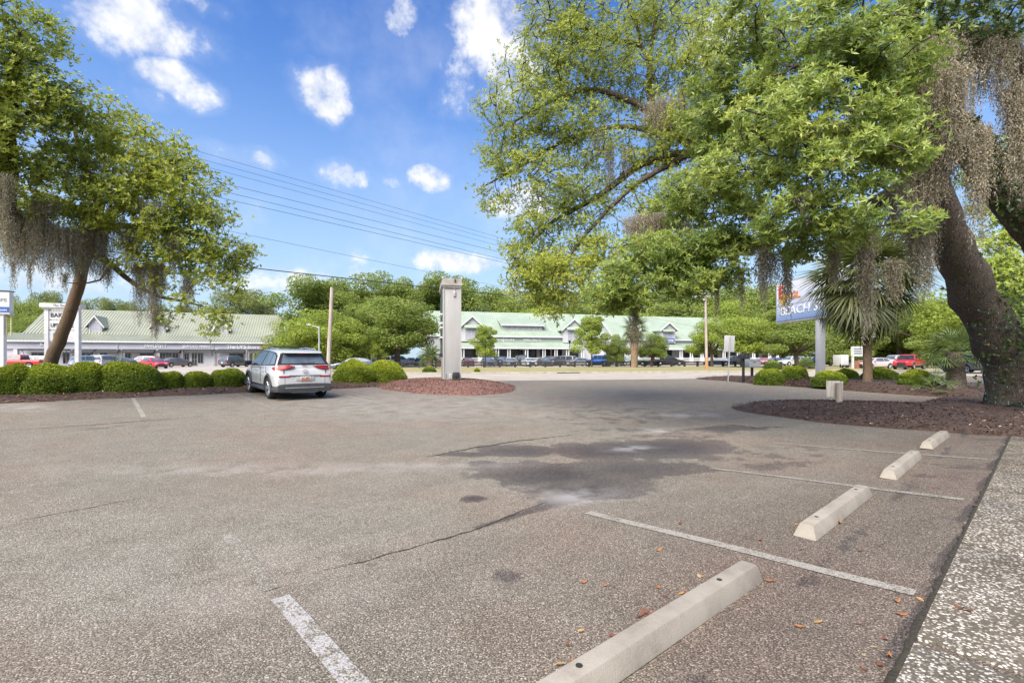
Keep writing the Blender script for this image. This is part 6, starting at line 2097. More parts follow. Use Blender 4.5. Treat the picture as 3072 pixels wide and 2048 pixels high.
# creeper and string lights at the foot of the trunk
cp = []
for i in range(900):
    h = random.random() ** .8
    a = random.uniform(-1.2, 2.0)
    u, v = 3048 - 145 * (h ** 1.25) + 12, 1225 - 330 * h
    c = np.array(W(u, v, 12.38))
    rad = .62 - .14 * h
    cp.append(c + np.array([math.cos(a) * rad * random.uniform(.6, 1.15), -math.sin(abs(a)) * rad * random.uniform(.7, 1.05) if a < 1.57 else .1, random.gauss(0, .1)]))
cp = np.array(cp)
cp = cp[(cp[:, 0] > W(2990, 1073, 12.4).x) | (rng.random(len(cp)) < .08)]
extra = np.array(W(3040, 960, 12.0)) + rng.normal(0, 1, (500, 3)) * np.array([.40, .30, .75])
link('creeper', leaf_mesh('creeper', [sprigs(np.concatenate([cp, extra]), rng.normal(0, .5, (len(cp) + 500, 3)) + np.array([0, -.8, .4]), 5, .075, .34, .35 + rng.normal(0, .15, len(cp) + 500))]), M_VINE, oak)
M_CORD = mat('green_cord', (.02, .07, .05), .6, .1, 5)
M_BULB = mat('clear_bulb', (.42, .46, .46), .3, .05, 5)
for k, (v0, turns) in enumerate([(930, 1), (965, 1), (1040, 1), (1062, 1), (1150, 1), (1172, 1), (1196, 1)]):
    u0 = np.interp(v0, [860, 1000, 1130, 1235], [2908, 2990, 3036, 3048]); rr = float(np.interp(v0, [860, 1000, 1130, 1235], [.48, .55, .63, .70])) + .03
    c = W(u0, v0, np.interp(v0, [860, 1235], [12.2, 12.4]))
    tilt = random.uniform(-.3, .3)
    pts = [(c.x + rr * math.cos(a), c.y + rr * math.sin(a), c.z + rr * .35 * math.sin(a * 1.0 + tilt) + .18 * math.cos(a) * (1 if k % 2 else -.4) + random.gauss(0, .015)) for a in np.linspace(-3.6, .5, 36)]
    st = MB().tube(pts, .008, 5).build('light_string', M_CORD, oak)
    bb = MB()
    for i, q in enumerate(pts):
        if i % 3 == 0:
            o_ = Vector(q) + Vector((random.gauss(0, .012), -.02, random.choice((-.03, .03))))
            bb.tube([o_, o_ + Vector((0, -.004, .035))], [.006, .003], 5)
    tag(bb.build('bulbs', M_BULB, st), kind='stuff')

# ---------------------------------------------------------------- second oak, its stem off frame at the right
oak2 = empty('dark_oak', (0, 0, 0), 0, 'dark vine covered oak stem leaning in from the right edge', 'tree')
bx = W(3330, 1073, 9.6)
limbs = [([(bx.x, 9.6, 0), w_(3290, 1000, 9.8), w_(3190, 780, 10), w_(3075, 640, 10), w_(2975, 520, 10), w_(2900, 440, 10), w_(2850, 390, 10)], [.50, .44, .40, .37, .33, .29, .25]),
         ([w_(3080, 640, 10), w_(3090, 450, 9.6), w_(3070, 250, 9.2), w_(3000, 80, 8.8)], [.26, .24, .18, .12]),
         ([w_(2850, 390, 10), w_(2800, 280, 9.6), w_(2740, 150, 9.2), w_(2650, 30, 9)], [.24, .17, .11, .06]),
         ([w_(2860, 400, 10), w_(2780, 370, 9.6), w_(2700, 290, 9.2)], [.14, .09, .05])]
tE, cE = blob_points([(3060, 60, 8.5, 120, 90, 1, 1), (2880, 90, 9, 160, 80, 1, 1)], 12)
tl, tt = grow(limbs, tE, twig=.014)
tl.build('trunk', M_BARK, oak2, smooth=60); tt.build('twigs', M_TWIG, oak2, smooth=60)
vp = []
for (a, b_, r) in [((3190, 780), (3075, 640), .42), ((3075, 640), (2975, 520), .40), ((2975, 520), (2900, 440), .36), ((2900, 440), (2850, 390), .32), ((2850, 390), (2790, 270), .26)]:
    n_ = 260
    s = rng.random(n_)
    C = np.array([np.array(W(a[0] + (b_[0] - a[0]) * x, a[1] + (b_[1] - a[1]) * x, 10)) for x in s])
    dv = unit(rng.normal(size=(n_, 3))); dv[:, 1] = -np.abs(dv[:, 1])
    vp.append(C + dv * r * rng.uniform(.85, 1.25, (n_, 1)))
vp = np.concatenate(vp)
link('creeper', leaf_mesh('creeper', [sprigs(vp, rng.normal(0, .6, vp.shape) + np.array([0, -.6, .2]), 5, .085, .34, .28 + rng.normal(0, .14, len(vp)))]), M_VINE, oak2)
link('crown', leaf_mesh('crown', [crown(tE, cE, 16, .18, 6, .085, .22, .34, .5, .2)]), M_OAK, oak2)

# ---------------------------------------------------------------- trees at the left
def left_tree(name, label, limbs, blobs, dens, per, sig, L, tint, m, moss, seed, bark):
    e = empty(name, (0, 0, 0), 0, label, 'tree')
    t, c = blob_points(blobs, dens)
    tl, tt = grow(limbs, t, twig=.014)
    tl.build('trunk', bark, e, smooth=60); tt.build('twigs', M_TWIG, e, smooth=60)
    link('crown', leaf_mesh('crown', [crown(t, c, per, sig, 6, L, .21, tint, .75, .3)]), m, e)
    hang_moss(e, moss, seed)
    return e


b_ = W(150, 1073, 16.2)
left_tree('leaning_tree', 'leaning tree with ringed brown trunk and moss hung crown at the left',
          [([(W(136, 1125, 16.2).x, 16.2, .1), w_(155, 1083, 16.2), w_(206, 950, 16.1), w_(232, 870, 16), w_(250, 795, 15.8), w_(275, 700, 15.5), w_(300, 600, 15.2)], [.205, .19, .175, .168, .165, .16, .15]),
           ([w_(285, 690, 15.5), w_(380, 600, 15), w_(470, 520, 14.6), w_(540, 480, 14.4)], [.15, .11, .07, .03]),
           ([w_(262, 750, 15.6), w_(330, 790, 15), w_(400, 850, 14.8), w_(480, 890, 14.8), w_(560, 905, 14.8), w_(640, 930, 14.8)], [.12, .10, .07, .05, .035, .015]),
           ([w_(300, 620, 15.2), w_(250, 480, 14.4), w_(220, 380, 14)], [.14, .09, .04]), ([w_(290, 660, 15.4), w_(180, 600, 14.4), w_(60, 560, 13.8)], [.14, .09, .04]),
           ([w_(290, 680, 15.4), w_(430, 680, 15), w_(560, 700, 15), w_(680, 740, 15)], [.13, .09, .06, .02]), ([w_(330, 790, 15), w_(300, 840, 14.8), w_(230, 850, 14.7), w_(190, 845, 14.6)], [.04, .03, .02, .008])],
          [(330, 400, 14.2, 130, 90, 1.4), (450, 480, 14.3, 140, 100, 1.4), (560, 560, 14.6, 110, 90, 1.3), (250, 540, 13.6, 190, 100, 1.3), (420, 620, 14, 180, 90, 1.3), (610, 660, 14.8, 80, 80, 1.1, 1.3), (220, 650, 13.8, 200, 70, 1.1), (520, 720, 14.4, 150, 75, 1.1, 1.3),
           (690, 760, 15, 65, 60, .8, 1.8), (620, 810, 14.8, 90, 60, .8, 1.7), (690, 860, 14.9, 55, 45, .6, 1.3), (420, 780, 14.4, 90, 50, .8), (60, 620, 13.4, 110, 70, 1), (330, 300, 14.6, 50, 30, .8), (560, 900, 14.7, 65, 40, .6, 1.2), (640, 960, 14.7, 50, 50, .5, 1.6), (520, 860, 14.7, 60, 30, .5, .7), (500, 960, 14.8, 40, 30, .4, .5)],
          9, 20, .17, .10, .68, M_OAK_YOUNG,
          [(60, 640, 13.2, 170, 70, 2.4), (110, 660, 13.2, 150, 90, 2.4), (190, 680, 13.4, 140, 80, 2.2), (250, 690, 14, 140, 80, 2.2), (300, 680, 14.2, 150, 60, 2), (30, 620, 13, 160, 50, 2), (40, 780, 13.2, 90, 10, 1.4), (90, 775, 13.2, 110, 8, 1.4), (150, 775, 13.4, 80, 14, 1.2),
           (195, 815, 14.5, 60, 16, 1.2), (420, 790, 14.5, 190, 22, 2), (462, 790, 14.5, 190, 36, 2.6), (490, 790, 14.5, 110, 16, 1.4), (395, 690, 14.2, 130, 50, 1.6), (520, 700, 14.2, 130, 30, 1.5), (565, 830, 14.6, 100, 24, 1.8), (250, 470, 13.4, 80, 60, 1.3), (450, 600, 13.8, 70, 50, 1.2), (320, 790, 14.6, 70, 30, 1.3), (470, 930, 14.7, 80, 24, 1.4), (130, 600, 13, 60, 60, 1.4)],
          400, M_BARK_PALM)
left_tree('broad_oak', 'broad leafy oak filling the upper left corner',
          [([(W(-260, 1073, 13).x, 13, .1), w_(-230, 900, 13), w_(-120, 720, 12.8), w_(-20, 640, 12.6), w_(10, 540, 12.4), w_(10, 400, 12.2), w_(40, 250, 12), w_(60, 100, 12)], [.5, .45, .42, .36, .32, .24, .14, .06]),
           ([w_(10, 420, 12.2), w_(90, 340, 12.2), w_(170, 300, 12.3)], [.13, .08, .03])],
          [(40, 60, 12, 110, 110, 1.2), (100, 190, 12.2, 110, 90, 1.2), (160, 300, 12.4, 110, 80, 1.2), (20, 280, 11.8, 140, 120, 1.3), (60, 430, 12, 150, 100, 1.3), (220, 380, 12.8, 60, 60, .8), (-60, 160, 11.6, 120, 160, 1.2), (-40, 500, 11.8, 100, 120, 1.1), (150, 60, 12.4, 30, 40, .5, .7)],
          9.5, 20, .17, .098, .64, M_OAK, [(10, 520, 11.6, 160, 40, 2), (20, 660, 11.8, 110, 30, 1.6)], 460, M_BARK)


# ---------------------------------------------------------------- clipped shrubs
def shrub_mesh(seed, n=15000, flat=.8):
    r = np.random.default_rng(seed)
    d = unit(r.normal(size=(n, 3))); d[:, 2] = np.abs(d[:, 2]) * 1.0 - .12 * (r.random(n))
    d = unit(d)
    bump = 1 + .05 * np.sin(d[:, 0] * 5 + seed) * np.sin(d[:, 1] * 4 + 2 * seed) + .035 * np.sin(d[:, 2] * 9 + d[:, 0] * 7 + seed)
    rad = bump * (1 - np.abs(r.normal(0, .085, n)))
    sh = np.sign(d) * np.abs(d) ** .93
    P = sh * rad[:, None] * np.array([1, 1, 1.0])
    P[:, 2] = P[:, 2] * .92 + .04
    ax = d * .9 + np.array([0, 0, .45]) + r.normal(0, .45, (n, 3))
    tint = .26 + .60 * sstep(P[:, 2], .40, .95) * (r.random(n) < .85) + r.normal(0, .12, n)  # sunlit tops painted in: leaf tint lightens towards the top
    return P, ax, np.clip(tint, 0, .92)


def clipped_shrub(loc, rx, ry, rz, seed, label, group, name='clipped_shrub', L=.048, n=11000, m=None, tadd=0.0):
    P, ax, ti = shrub_mesh(seed, n)
    S = np.array([rx, ry, rz])
    e = empty(name, loc, 0, label, 'shrub', group)
    P2 = P * S
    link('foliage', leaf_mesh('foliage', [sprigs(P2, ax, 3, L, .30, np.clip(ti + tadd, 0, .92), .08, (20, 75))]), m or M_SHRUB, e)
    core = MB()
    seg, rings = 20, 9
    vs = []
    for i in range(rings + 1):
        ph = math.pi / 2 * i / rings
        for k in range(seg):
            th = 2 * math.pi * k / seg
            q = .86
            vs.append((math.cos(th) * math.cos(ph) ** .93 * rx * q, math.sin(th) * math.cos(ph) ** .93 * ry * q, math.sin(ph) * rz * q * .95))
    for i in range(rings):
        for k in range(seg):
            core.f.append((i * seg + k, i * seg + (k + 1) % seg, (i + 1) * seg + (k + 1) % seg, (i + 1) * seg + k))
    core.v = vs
    core.build('dark_core', M_SHRUB_CORE, e, smooth=60)  # solid dark dome filling the shrub behind its leaves
    return e


def bd(u, b): return b / (.752 + .659 * (CU - u) / F)


hedge = [(40, 115, 1089, 'leftmost clipped hedge ball under the white pylon sign'), (148, 165, 1091, 'clipped hedge ball hiding the foot of the leaning trunk'), (262, 120, 1083, 'clipped hedge ball just left of the biggest one'), (378, 200, 1081, 'biggest clipped hedge ball in the long row'),
         (508, 86, 1112, 'small clipped hedge ball right of the biggest one'), (590, 84, 1112, 'second small clipped hedge ball right of the biggest one'), (686, 108, 1104, 'clipped hedge ball nearest the nose of the white SUV'),
         (1062, 118, 1078, 'lime green hedge ball just right of the white SUV'), (1156, 132, 1078, 'lime green hedge ball next to the mulch mound')]
for i, (u, wpx, vt, lab) in enumerate(hedge):
    d = bd(u, 21.3)
    q = W(u, 1073, d); p = bedground(q.x, q.y, -.03)
    rx = wpx * d / F / 2; zt = H + (HV - vt) * d / F
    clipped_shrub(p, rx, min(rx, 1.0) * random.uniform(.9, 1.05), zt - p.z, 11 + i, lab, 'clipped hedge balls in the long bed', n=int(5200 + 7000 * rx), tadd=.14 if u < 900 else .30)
for i, (u, wpx, vt, d, lab) in enumerate([(2310, 86, 1103, 23.5, 'low clipped shrub right of the parcel mailbox'), (2382, 76, 1096, 23.5, 'round clipped shrub left of the square white sign post'), (2487, 92, 1110, 20.5, 'low clipped shrub behind the small wooden sign'),
                                          (2537, 62, 1106, 22.5, 'clipped shrub between the sign post and the palm trunk'), (2640, 90, 1101, 22.5, 'clipped shrub behind the palm trunk'), (2752, 92, 1108, 18.5, 'clipped shrub left of the small fan palm')]):
    q = W(u, 1073, d); p = bedground(q.x, q.y, -.03)
    rx = wpx * d / F / 2; zt = H + (HV - vt) * d / F
    clipped_shrub(p, rx, rx, max(.45, zt - p.z), 40 + i, lab, 'clipped shrubs in the palm bed', n=6500, tadd=.10)
for (u, wpx, vt, d, lab, ta) in [(1288, 42, 1098, 43.5, 'dull round shrub on the verge left of the tall sign', -.05), (1431, 17, 1104, 43.5, 'small yellow green shrub on the verge', .35), (2318, 50, 1080, 55, 'dark round shrub on the verge behind the mailboxes', -.05), (2418, 44, 1072, 60, 'dark ragged shrub by the oak trunk left of the sign post', -.15)]:
    q = W(u, 1073, d); p = onground(q.x, q.y, .03)
    rx = wpx * d / F / 2; zt = H + (HV - vt) * d / F
    clipped_shrub(p, rx, rx, zt - p.z, int(u), lab, 'shrubs on the verge', 'verge_shrub', .07, 2500, tadd=ta)


# ---------------------------------------------------------------- palms
def fan_frond(seed, n=26, size=.62, stem=.75, droop=.35):
    """stalk with a pleated fan of narrow leaflets; runs along +x, upper side +z"""
    r = np.random.default_rng(seed)
    b = MB()
    b.tube([(0, 0, 0), (stem * .5, 0, -.02), (stem, 0, -.09)], [.014, .010, .007], 4)
    vs = list(b.v); fs = [f if len(f) == 3 else f for f in b.f]
    co = []; ff = []; tt = []
    for f in b.f:
        if len(f) == 4: ff += [(f[0], f[1], f[2]), (f[0], f[2], f[3])]
    co += [tuple(v) for v in b.v]; tt += [.75] * len(b.v)
    for i in range(n):
        a = R(-125 + 250 * i / (n - 1)) + r.normal(0, .03)
        L = size * (1 - .22 * abs(a) / 2.2) * r.uniform(.9, 1.06)
        dx, dy = math.cos(a), math.sin(a)
        px, py = -dy, dx
        hw = .020 * size / .62
        base = np.array([stem, 0, -.09])
        pts = []
        for s, w in ((0, .35), (.5, 1.0), (.8, .6), (1.0, .05)):
            z = -droop * L * s ** 2.2 - .10 * abs(math.sin(a)) * L * s + .01 * (1 if i % 2 else -1)
            c = base + np.array([dx * L * s, dy * L * s, z])
            pts.append((c + np.array([px, py, .25]) * hw * w, c - np.array([px, py, -.25]) * hw * w))
        o = len(co)
        for q in pts: co += [tuple(q[0]), tuple(q[1])]
        tv = float(np.clip(.45 + r.normal(0, .15), 0, .9))
        tt += [tv] * 8
        for s in range(3):
            k = o + 2 * s
            ff += [(k, k + 1, k + 3), (k, k + 3, k + 2)]
    return raw_mesh('frond', np.array(co), np.array(ff), {'tint': np.array(tt)})


def feather_frond(seed, n=34, L=1.0):
    r = np.random.default_rng(seed)
    co = []; ff = []; tt = []
    for i in range(n):
        s = .12 + .86 * i / n
        x, z = L * s, .30 * L * s - .55 * L * s * s
        for sd in (-1, 1):
            l = .26 * L * math.sin(math.pi * min(1, s * .85 + .12)) + .05
            d = np.array([.55, sd * .85, .10])
            c = np.array([x, 0, z]); o = len(co)
            co += [tuple(c), tuple(c + d * l * .5 + np.array([.02, 0, .01])), tuple(c + d * l - np.array([0, 0, .1 * l]))]
            tt += [float(np.clip(.5 + r.normal(0, .15), 0, .9))] * 3
            ff.append((o, o + 1, o + 2))
    return raw_mesh('frond', np.array(co), np.array(ff), {'tint': np.array(tt)})


FANS = [fan_frond(s, 28, .72, .7, dr) for s, dr in ((1, .28), (2, .42), (3, .6))]
FANS2 = [fan_frond(s, 22, .50, .55, dr) for s, dr in ((4, .22), (5, .38))]
for f in FANS: f.materials.append(M_FROND)
for f in FANS2: f.materials.append(M_FROND2)
FEATH = [feather_frond(6)]
FEATH[0].materials.append(M_FROND2)


def palm(name, loc, h, r0, r1, nf, scale, label, fans, lean=(0, 0), el=(-65, 80), boots=False, group=None, bark=None, headr=.1):
    e = empty(name, loc, 0, label, 'palm', group)
    n = 14
    pts = [(lean[0] * (i / n) ** 1.5, lean[1] * (i / n) ** 1.5, h * i / n) for i in range(n + 1)]
    rad = [(r0 + (r1 - r0) * i / n) * (1.25 if i == 0 else 1 + .03 * (i % 2)) for i in range(n + 1)]
    MB().tube([Vector(p) for p in pts], rad, 14).build('trunk', bark or M_BARK_PALM, e, smooth=60)
    top = Vector(pts[-1])
    if boots:
        for k in range(46):
            t = .45 + .55 * k / 46; a = k * 2.4
            i = int(t * n); c = Vector(pts[i]) + Vector((0, 0, h * (t - i / n)))
            rr = r0 + (r1 - r0) * t
            q0 = c + Vector((math.cos(a) * rr * .8, math.sin(a) * rr * .8, -.06)); q1 = c + Vector((math.cos(a) * (rr + .16), math.sin(a) * (rr + .16), .22))
            MB().tube([q0, q1], [.06, .03], 5).build('frond_stub', M_BARK_PALM, e)
    for k in range(nf):
        az = k * 2.39996 + random.uniform(-.2, .2)
        t = k / max(1, nf - 1)
        ele = R(el[1] + (el[0] - el[1]) * t ** .8 + random.uniform(-8, 8))
        me = fans[min(len(fans) - 1, int(t * len(fans)))]
        o = link('frond', me, None, e)
        o.matrix_basis = Matrix.Translation(top + Vector((0, 0, -headr * t))) @ Matrix.Rotation(az, 4, 'Z') @ Matrix.Rotation(-ele, 4, 'Y') @ Matrix.Rotation(random.uniform(-.3, .3), 4, 'X') @ Matrix.Scale(scale * random.uniform(.88, 1.1), 4)
    return e


q = W(2603, 1073, 20.2); p = bedground(q.x, q.y, -.05)
k = 20.2 / F
palm('cabbage_palm', p, H + (HV - 822) * k - p.z,   .17, .14, 80, 1.85, 'tall cabbage palm with ragged fan crown beside the shop sign', FANS, (-.12, 0), (-70, 80), headr=.3)
q = W(2868, 1073, 17.4); p = bedground(q.x, q.y, -.05)
k = 17.4 / F
palm('fan_palm', p, H + (HV - 1055) * k - p.z, .30, .24, 34, 1.12, 'short stout fan palm beside the big leaning trunk', FANS2, (-.05, 0), (-12, 85), headr=.2, bark=M_BARK)
q = W(2800, 1073, 16.9); p = bedground(q.x, q.y, -.02)
palm('fan_palm', p, .12, .05, .05, 9, .8, 'low fan palm seedling in the mulch beside the stout palm', FANS2, (0, 0), (10, 80))
q = W(1291, 1073, 62); p = onground(q.x, q.y)
palm('sago_palm', p, 1.6, .45, .34, 34, 1.9, 'small sago palm with pale fronds left of the tall sign', FEATH, (0, 0), (-35, 70), bark=M_BARK_FAR)
q = W(1903, 1073, 68); p = onground(q.x, q.y)
palm('cabbage_palm', p, H + (HV - 985) * 68 / F, .45, .62, 26, 1.7, 'cabbage palm with diamond patterned boots on its trunk', FANS, (0, 0), (-50, 80), boots=True)
q = W(2420, 1073, 58); p = onground(q.x, q.y)
palm('sago_palm', p, .5, .2, .2, 18, 1.2, 'dark low sago palm beside the oak trunk left of the sign post', FEATH, (0, 0), (0, 75), bark=M_BARK_FAR)


# ---------------------------------------------------------------- trees beyond the road
def far_tree_proto(kind, seed):
    """unit tree, height 1; returns trunk mesh and crown mesh"""
    r = random.Random(seed)
    global rng
    keep = rng; rng = np.random.default_rng(seed)
    limbs = []; T = []; C = []
    if kind == 'oak':
        limbs.append(([(0, 0, 0), (.01, 0, .15), (.0, .01, .35)], [.035, .028, .024]))
        for k in range(9):
            a = 2.4 * k; ln = r.uniform(.25, .42); zz = r.uniform(.38, .82)
            e_ = (math.cos(a) * ln, math.sin(a) * ln, zz)
            limbs.append(([(0, .005, .26), (e_[0] * .5, e_[1] * .5, .3 + (zz - .3) * .6), e_], [.018, .012, .004]))
        blobs = [(r.uniform(-.31, .31), r.uniform(-.31, .31), r.uniform(.34, .88), r.uniform(.10, .18)) for _ in range(40)]
        blobs = [b for b in blobs if math.hypot(b[0], b[1]) / .38 + max(0, b[2] - .6) / .5 < 1.1]
    elif kind == 'bush':
        limbs.append(([(0, 0, 0), (0, 0, .2), (0, 0, .5)], [.03, .02, .01]))
        blobs = [(r.uniform(-.36, .36), r.uniform(-.36, .36), r.uniform(.16, .84), r.uniform(.13, .20)) for _ in range(40)]
        blobs = [b for b in blobs if math.hypot(b[0], b[1]) / .42 + max(0, b[2] - .55) / .6 < 1.05]
    elif kind == 'pine':
        limbs.append(([(0, 0, 0), (.01, 0, .5), (.0, .01, .95)], [.016, .012, .004]))
        blobs = []
        for k in range(110):
            a = 2.4 * k; zz = .60 + .38 * ((k * .618) % 1.0); ln = .30 * math.sqrt(max(.02, 1 - ((zz - .74) / .27) ** 2)) * r.uniform(.3, 1.0)
            if k % 4 == 0:
                limbs.append(([(0, 0, zz - .10), (math.cos(a) * ln * .6, math.sin(a) * ln * .6, zz - .03), (math.cos(a) * ln, math.sin(a) * ln, zz)], [.006, .004, .002]))
            blobs.append((math.cos(a) * ln, math.sin(a) * ln, zz, r.uniform(.035, .065)))
    elif kind == 'tall':
        limbs.append(([(0, 0, 0), (.01, 0, .35), (.0, .01, .8)], [.022, .016, .006]))
        blobs = [(r.gauss(0, .12), r.gauss(0, .12), r.uniform(.32, .92), r.uniform(.09, .15)) for _ in range(26)]
        for b in blobs[:12]:
            limbs.append(([(0, 0, b[2] - .14), (b[0] * .6, b[1] * .6, b[2] - .05), b[:3]], [.008, .006, .003]))
    else:   # young tree, layered and airy
        limbs.append(([(0, 0, 0), (.01, 0, .3), (.0, .01, .85)], [.016, .012, .004]))
        blobs = []
        for k in range(26):
            a = 2.4 * k; zz = .30 + .62 * k / 26; ln = r.uniform(.12, .36) * (1.15 - .85 * (zz - .3))
            limbs.append(([(0, 0, zz - .05), (math.cos(a) * ln * .5, math.sin(a) * ln * .5, zz), (math.cos(a) * ln, math.sin(a) * ln, zz)], [.005, .004, .002]))
            blobs.append((math.cos(a) * ln * .75, math.sin(a) * ln * .75, zz, r.uniform(.07, .13)))
    P = []; CC = []; cen = np.array([0, 0, .55])
    per = {'oak': 430, 'bush': 480, 'pine': 90, 'tall': 500, 'young': 270}[kind]
    for (x, y, z, rr) in blobs:
        v = unit(rng.normal(size=(per, 3))) * (rng.random((per, 1)) ** .35) * rr * np.array([1, 1, .72 if kind != 'pine' else 1.0])
        P.append(np.array([x, y, z]) + v); CC.append(np.repeat(np.array([[x, y, z]]), per, 0))
    P = np.concatenate(P); CC = np.concatenate(CC)
    ax = (P - CC) / .15 + np.array([0, 0, .5]) + rng.normal(0, .5, P.shape)
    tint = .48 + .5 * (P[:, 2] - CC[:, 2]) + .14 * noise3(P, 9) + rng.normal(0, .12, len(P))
    L = {'oak': .0155, 'bush': .017, 'pine': .020, 'tall': .0145, 'young': .017}[kind]
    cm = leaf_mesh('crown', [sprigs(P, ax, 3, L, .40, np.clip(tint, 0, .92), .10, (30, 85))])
    tl, tt = grow(limbs, P[::90][:150], step=.08, twig=.0022)
    tl.v += []
    o = len(tl.v); tl.v += tt.v; tl.f += [tuple(i + o for i in f) for f in tt.f]
    tm = tl.mesh('trunk', 60)
    rng = keep
    return tm, cm


PROTO = {k: [far_tree_proto(k, 50 + 7 * i + j) for j in range(n)] for i, (k, n) in enumerate([('oak', 2), ('bush', 2), ('tall', 2), ('young', 1)])}
_cnt = {}


def far_tree(kind, u, v_top, d, wpx, label, m=None, v_base=None, group='trees beyond the road', name=None, z=None):
    i = _cnt.get(kind, 0); _cnt[kind] = i + 1
    tm, cm = PROTO[kind][i % len(PROTO[kind])]
    q = W(u, 1073, d); z = float(gz(q.x, q.y)) if z is None else z
    h = H + (HV - v_top) * d / F - z
    wd = wpx * d / F
    nat = {'oak': .84, 'bush': .86, 'pine': .62, 'tall': .56, 'young': .72}[kind]
    e = empty(name or {'oak': 'oak_tree', 'bush': 'bushy_tree', 'pine': 'pine_tree', 'tall': 'woodland_tree', 'young': 'young_tree'}[kind], (q.x, q.y, z), random.uniform(0, 6.28), label, 'tree', group)
    h *= 1.04
    e.scale = (wd / nat, wd / nat, h)
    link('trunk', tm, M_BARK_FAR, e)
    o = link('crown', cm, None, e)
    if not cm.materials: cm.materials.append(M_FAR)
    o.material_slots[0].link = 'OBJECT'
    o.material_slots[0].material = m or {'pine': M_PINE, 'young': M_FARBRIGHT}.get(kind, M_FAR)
    return e


# woods left of the porch shops
far_tree('bush', 955, 925, 66, 235, 'rounded pale green tree behind the slim street lamp', M_FARBRIGHT)
far_tree('bush', 1040, 985, 72, 150, 'low leafy tree at the foot of the woods by the grey panel')
far_tree('oak', 1195, 893, 72, 260, 'spreading mossy oak left of the mint roof')
far_tree('oak', 1110, 905, 80, 240, 'grey green oak behind the spreading mossy one')
far_tree('tall', 925, 845, 92, 190, 'leftmost tall tree of the woods above the pale rounded tree')
far_tree('tall', 1025, 838, 95, 190, 'tall tree behind the top of the pale utility pole')
far_tree('tall', 1110, 858, 100, 180, 'woodland tree between the pole and the tall sign')
far_tree('tall', 1195, 838, 104, 150, 'tall thin tree left of the tall sign')
far_tree('tall', 1290, 835, 106, 170, 'tall tree directly behind the sign cornice')
far_tree('tall', 1385, 838, 108, 160, 'tall tree just right of the sign cornice')
far_tree('bush', 880, 985, 80, 160, 'bushy tree beside the right end of the sage roof')
far_tree('oak', 1160, 1000, 84, 200, 'low oak filling the gap under the mossy oak')
far_tree('young', 1132, 1000, 68, 70, 'slender sapling before the woods', M_FARBRIGHT)
for j, (u, vt, w, lab) in enumerate([(1480, 868, 220, 'woodland tree above the left gable of the porch shops'), (1570, 878, 200, 'woodland tree behind the middle of the mint ridge'), (1660, 872, 220, 'woodland tree above the row of small windows'), (1760, 868, 230, 'woodland tree above the right gable of the porch shops'), (1850, 862, 220, 'woodland tree above the gap between the mint roofs'),
                                     (1950, 868, 230, 'woodland tree above the left end of the second mint roof'), (2050, 860, 230, 'woodland tree above the blue sign'), (2150, 856, 230, 'woodland tree behind the utility pole with orange foot'), (2250, 856, 240, 'woodland tree left of the shop sign face'), (2350, 850, 240, 'woodland tree behind the shop sign face')]):
    far_tree('bush' if j % 2 else 'oak', u, vt, 112 + 4 * (j % 3), w, lab)
    far_tree('oak' if j % 2 else 'bush', u + 45, vt + 45, 108, w, 'lower bushy ' + lab[9:], M_FARBRIGHT if j % 3 == 1 else None)
# behind and beside the sage roof
far_tree('oak', 718, 868, 112, 190, 'round topped pine above the right end of the sage roof', M_PINE, name='pine_tree')
for (u, vt, w, lab) in [(40, 888, 90, 'flat topped pine by the left edge'), (140, 874, 100, 'flat topped pine above the white pylon sign'), (260, 898, 110, 'pine behind the first dormer'), (330, 895, 100, 'pine between the first and second dormers'), (400, 905, 100, 'low pine left of the second dormer'), (560, 915, 90, 'faint pine top over the sage ridge'), (470, 912, 100, 'low pine over the second dormer')]:
    far_tree('oak', u, vt, 135, w, lab, M_PINE, name='pine_tree')
for (u, vt, w, lab) in [(20, 905, 150, 'hazy wood edge tree below the left pine'), (90, 900, 150, 'brownish wood edge tree behind the white pylon'), (170, 912, 150, 'wood edge tree left of the sage roof')]:
    far_tree('oak', u, vt, 120, w, lab)
    far_tree('bush', u + 20, vt + 45, 112, w, 'bushy undergrowth tree in front of the ' + lab)
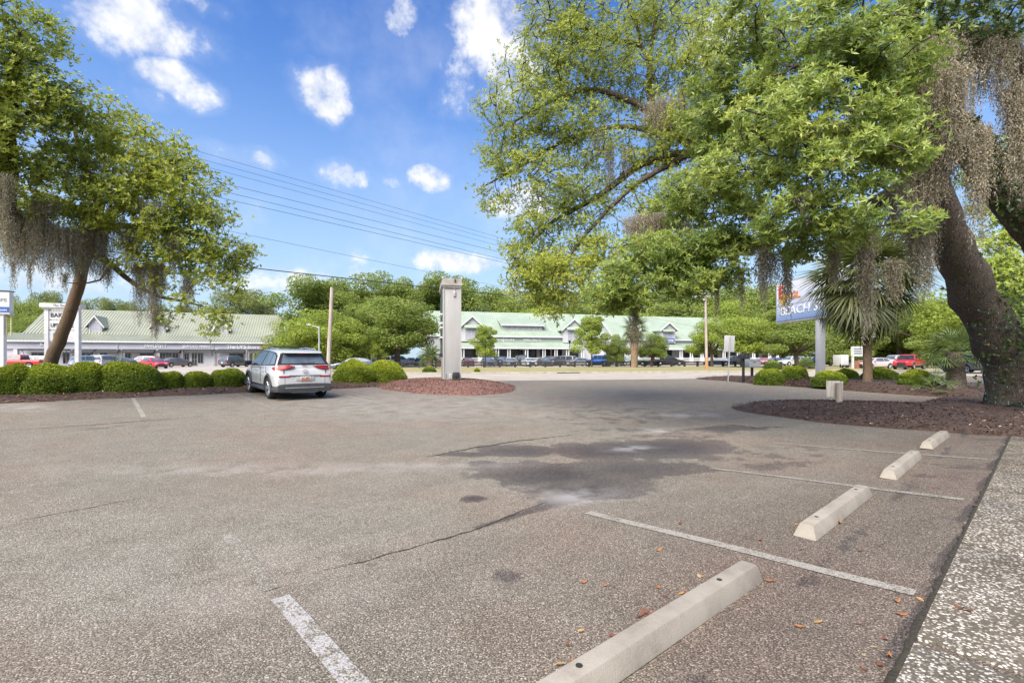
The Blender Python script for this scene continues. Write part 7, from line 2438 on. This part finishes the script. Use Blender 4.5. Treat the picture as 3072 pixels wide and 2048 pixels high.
# young trees and oaks on the verge and lot
far_tree('young', 1455, 975, 70, 105, 'young airy tree before the left gable of the porch shops', M_FARBRIGHT)
far_tree('young', 1775, 945, 71, 130, 'leafy young tree before the right gable of the porch shops', M_FARBRIGHT)
far_tree('bush', 1848, 1000, 74, 70, 'dark leafy tree left of the booted palm')
far_tree('oak', 1955, 1000, 72, 100, 'dark round oak right of the booted palm')
far_tree('oak', 2135, 962, 74, 130, 'oak before the second porch building, left of its utility pole', M_FARBRIGHT)
far_tree('oak', 2230, 952, 70, 200, 'spreading oak behind the blank road sign', M_FARBRIGHT)
far_tree('oak', 2390, 955, 64, 190, 'spreading oak left of the square white sign post')
far_tree('bush', 2530, 965, 78, 160, 'leafy tree behind the square white sign post')
far_tree('oak', 2620, 940, 92, 220, 'oak behind the palm trunk', M_FARBRIGHT)
far_tree('tall', 2480, 880, 98, 240, 'tall tree right of the shop sign face')
far_tree('tall', 2700, 925, 88, 200, 'grey green tree above the red truck')
far_tree('oak', 2790, 905, 78, 230, 'airy oak behind the stout fan palm')
far_tree('tall', 2760, 905, 100, 150, 'thin tree between palm and big trunk', M_PINE)
far_tree('bush', 2880, 975, 64, 220, 'dense tree behind the stout fan palm')
far_tree('bush', 2660, 985, 96, 260, 'dark woodland edge above the white sedan')
far_tree('bush', 2790, 995, 94, 260, 'dark woodland edge above the red truck')
left_tree('slender_tree', 'bright lacy leaved tree behind the big trunk at the right edge',
          [([(W(3110, 1073, 22).x, 22, 0), w_(3105, 900, 22), w_(3090, 700, 22), w_(3060, 520, 22)], [.16, .13, .10, .05]),
           ([w_(3098, 800, 22), w_(3040, 700, 22), w_(2960, 640, 22)], [.07, .05, .02]), ([w_(3090, 680, 22), w_(3020, 580, 22), w_(2930, 520, 22)], [.06, .04, .015]), ([w_(3100, 900, 22), w_(3040, 860, 21), w_(2990, 850, 21)], [.06, .04, .015])],
          [(3040, 720, 22, 80, 70, 1.3), (2970, 620, 22, 70, 50, 1.0, .7), (2920, 540, 22, 70, 45, .9, .6), (3050, 590, 22, 70, 70, 1.2), (3030, 860, 21, 80, 80, 1.3, 1.4), (3060, 980, 20, 60, 70, 1.1, 1.5), (2990, 800, 21.5, 60, 45, .9), (3060, 450, 22, 60, 60, 1.0, .8), (2960, 720, 22, 40, 30, .7, .6)],
          6, 26, .22, .12, .66, M_FARBRIGHT, [], 900, M_BARK_FAR)
far_tree('oak', 2960, 800, 40, 330, 'pale green tree showing left of the big trunk', M_FARBRIGHT)
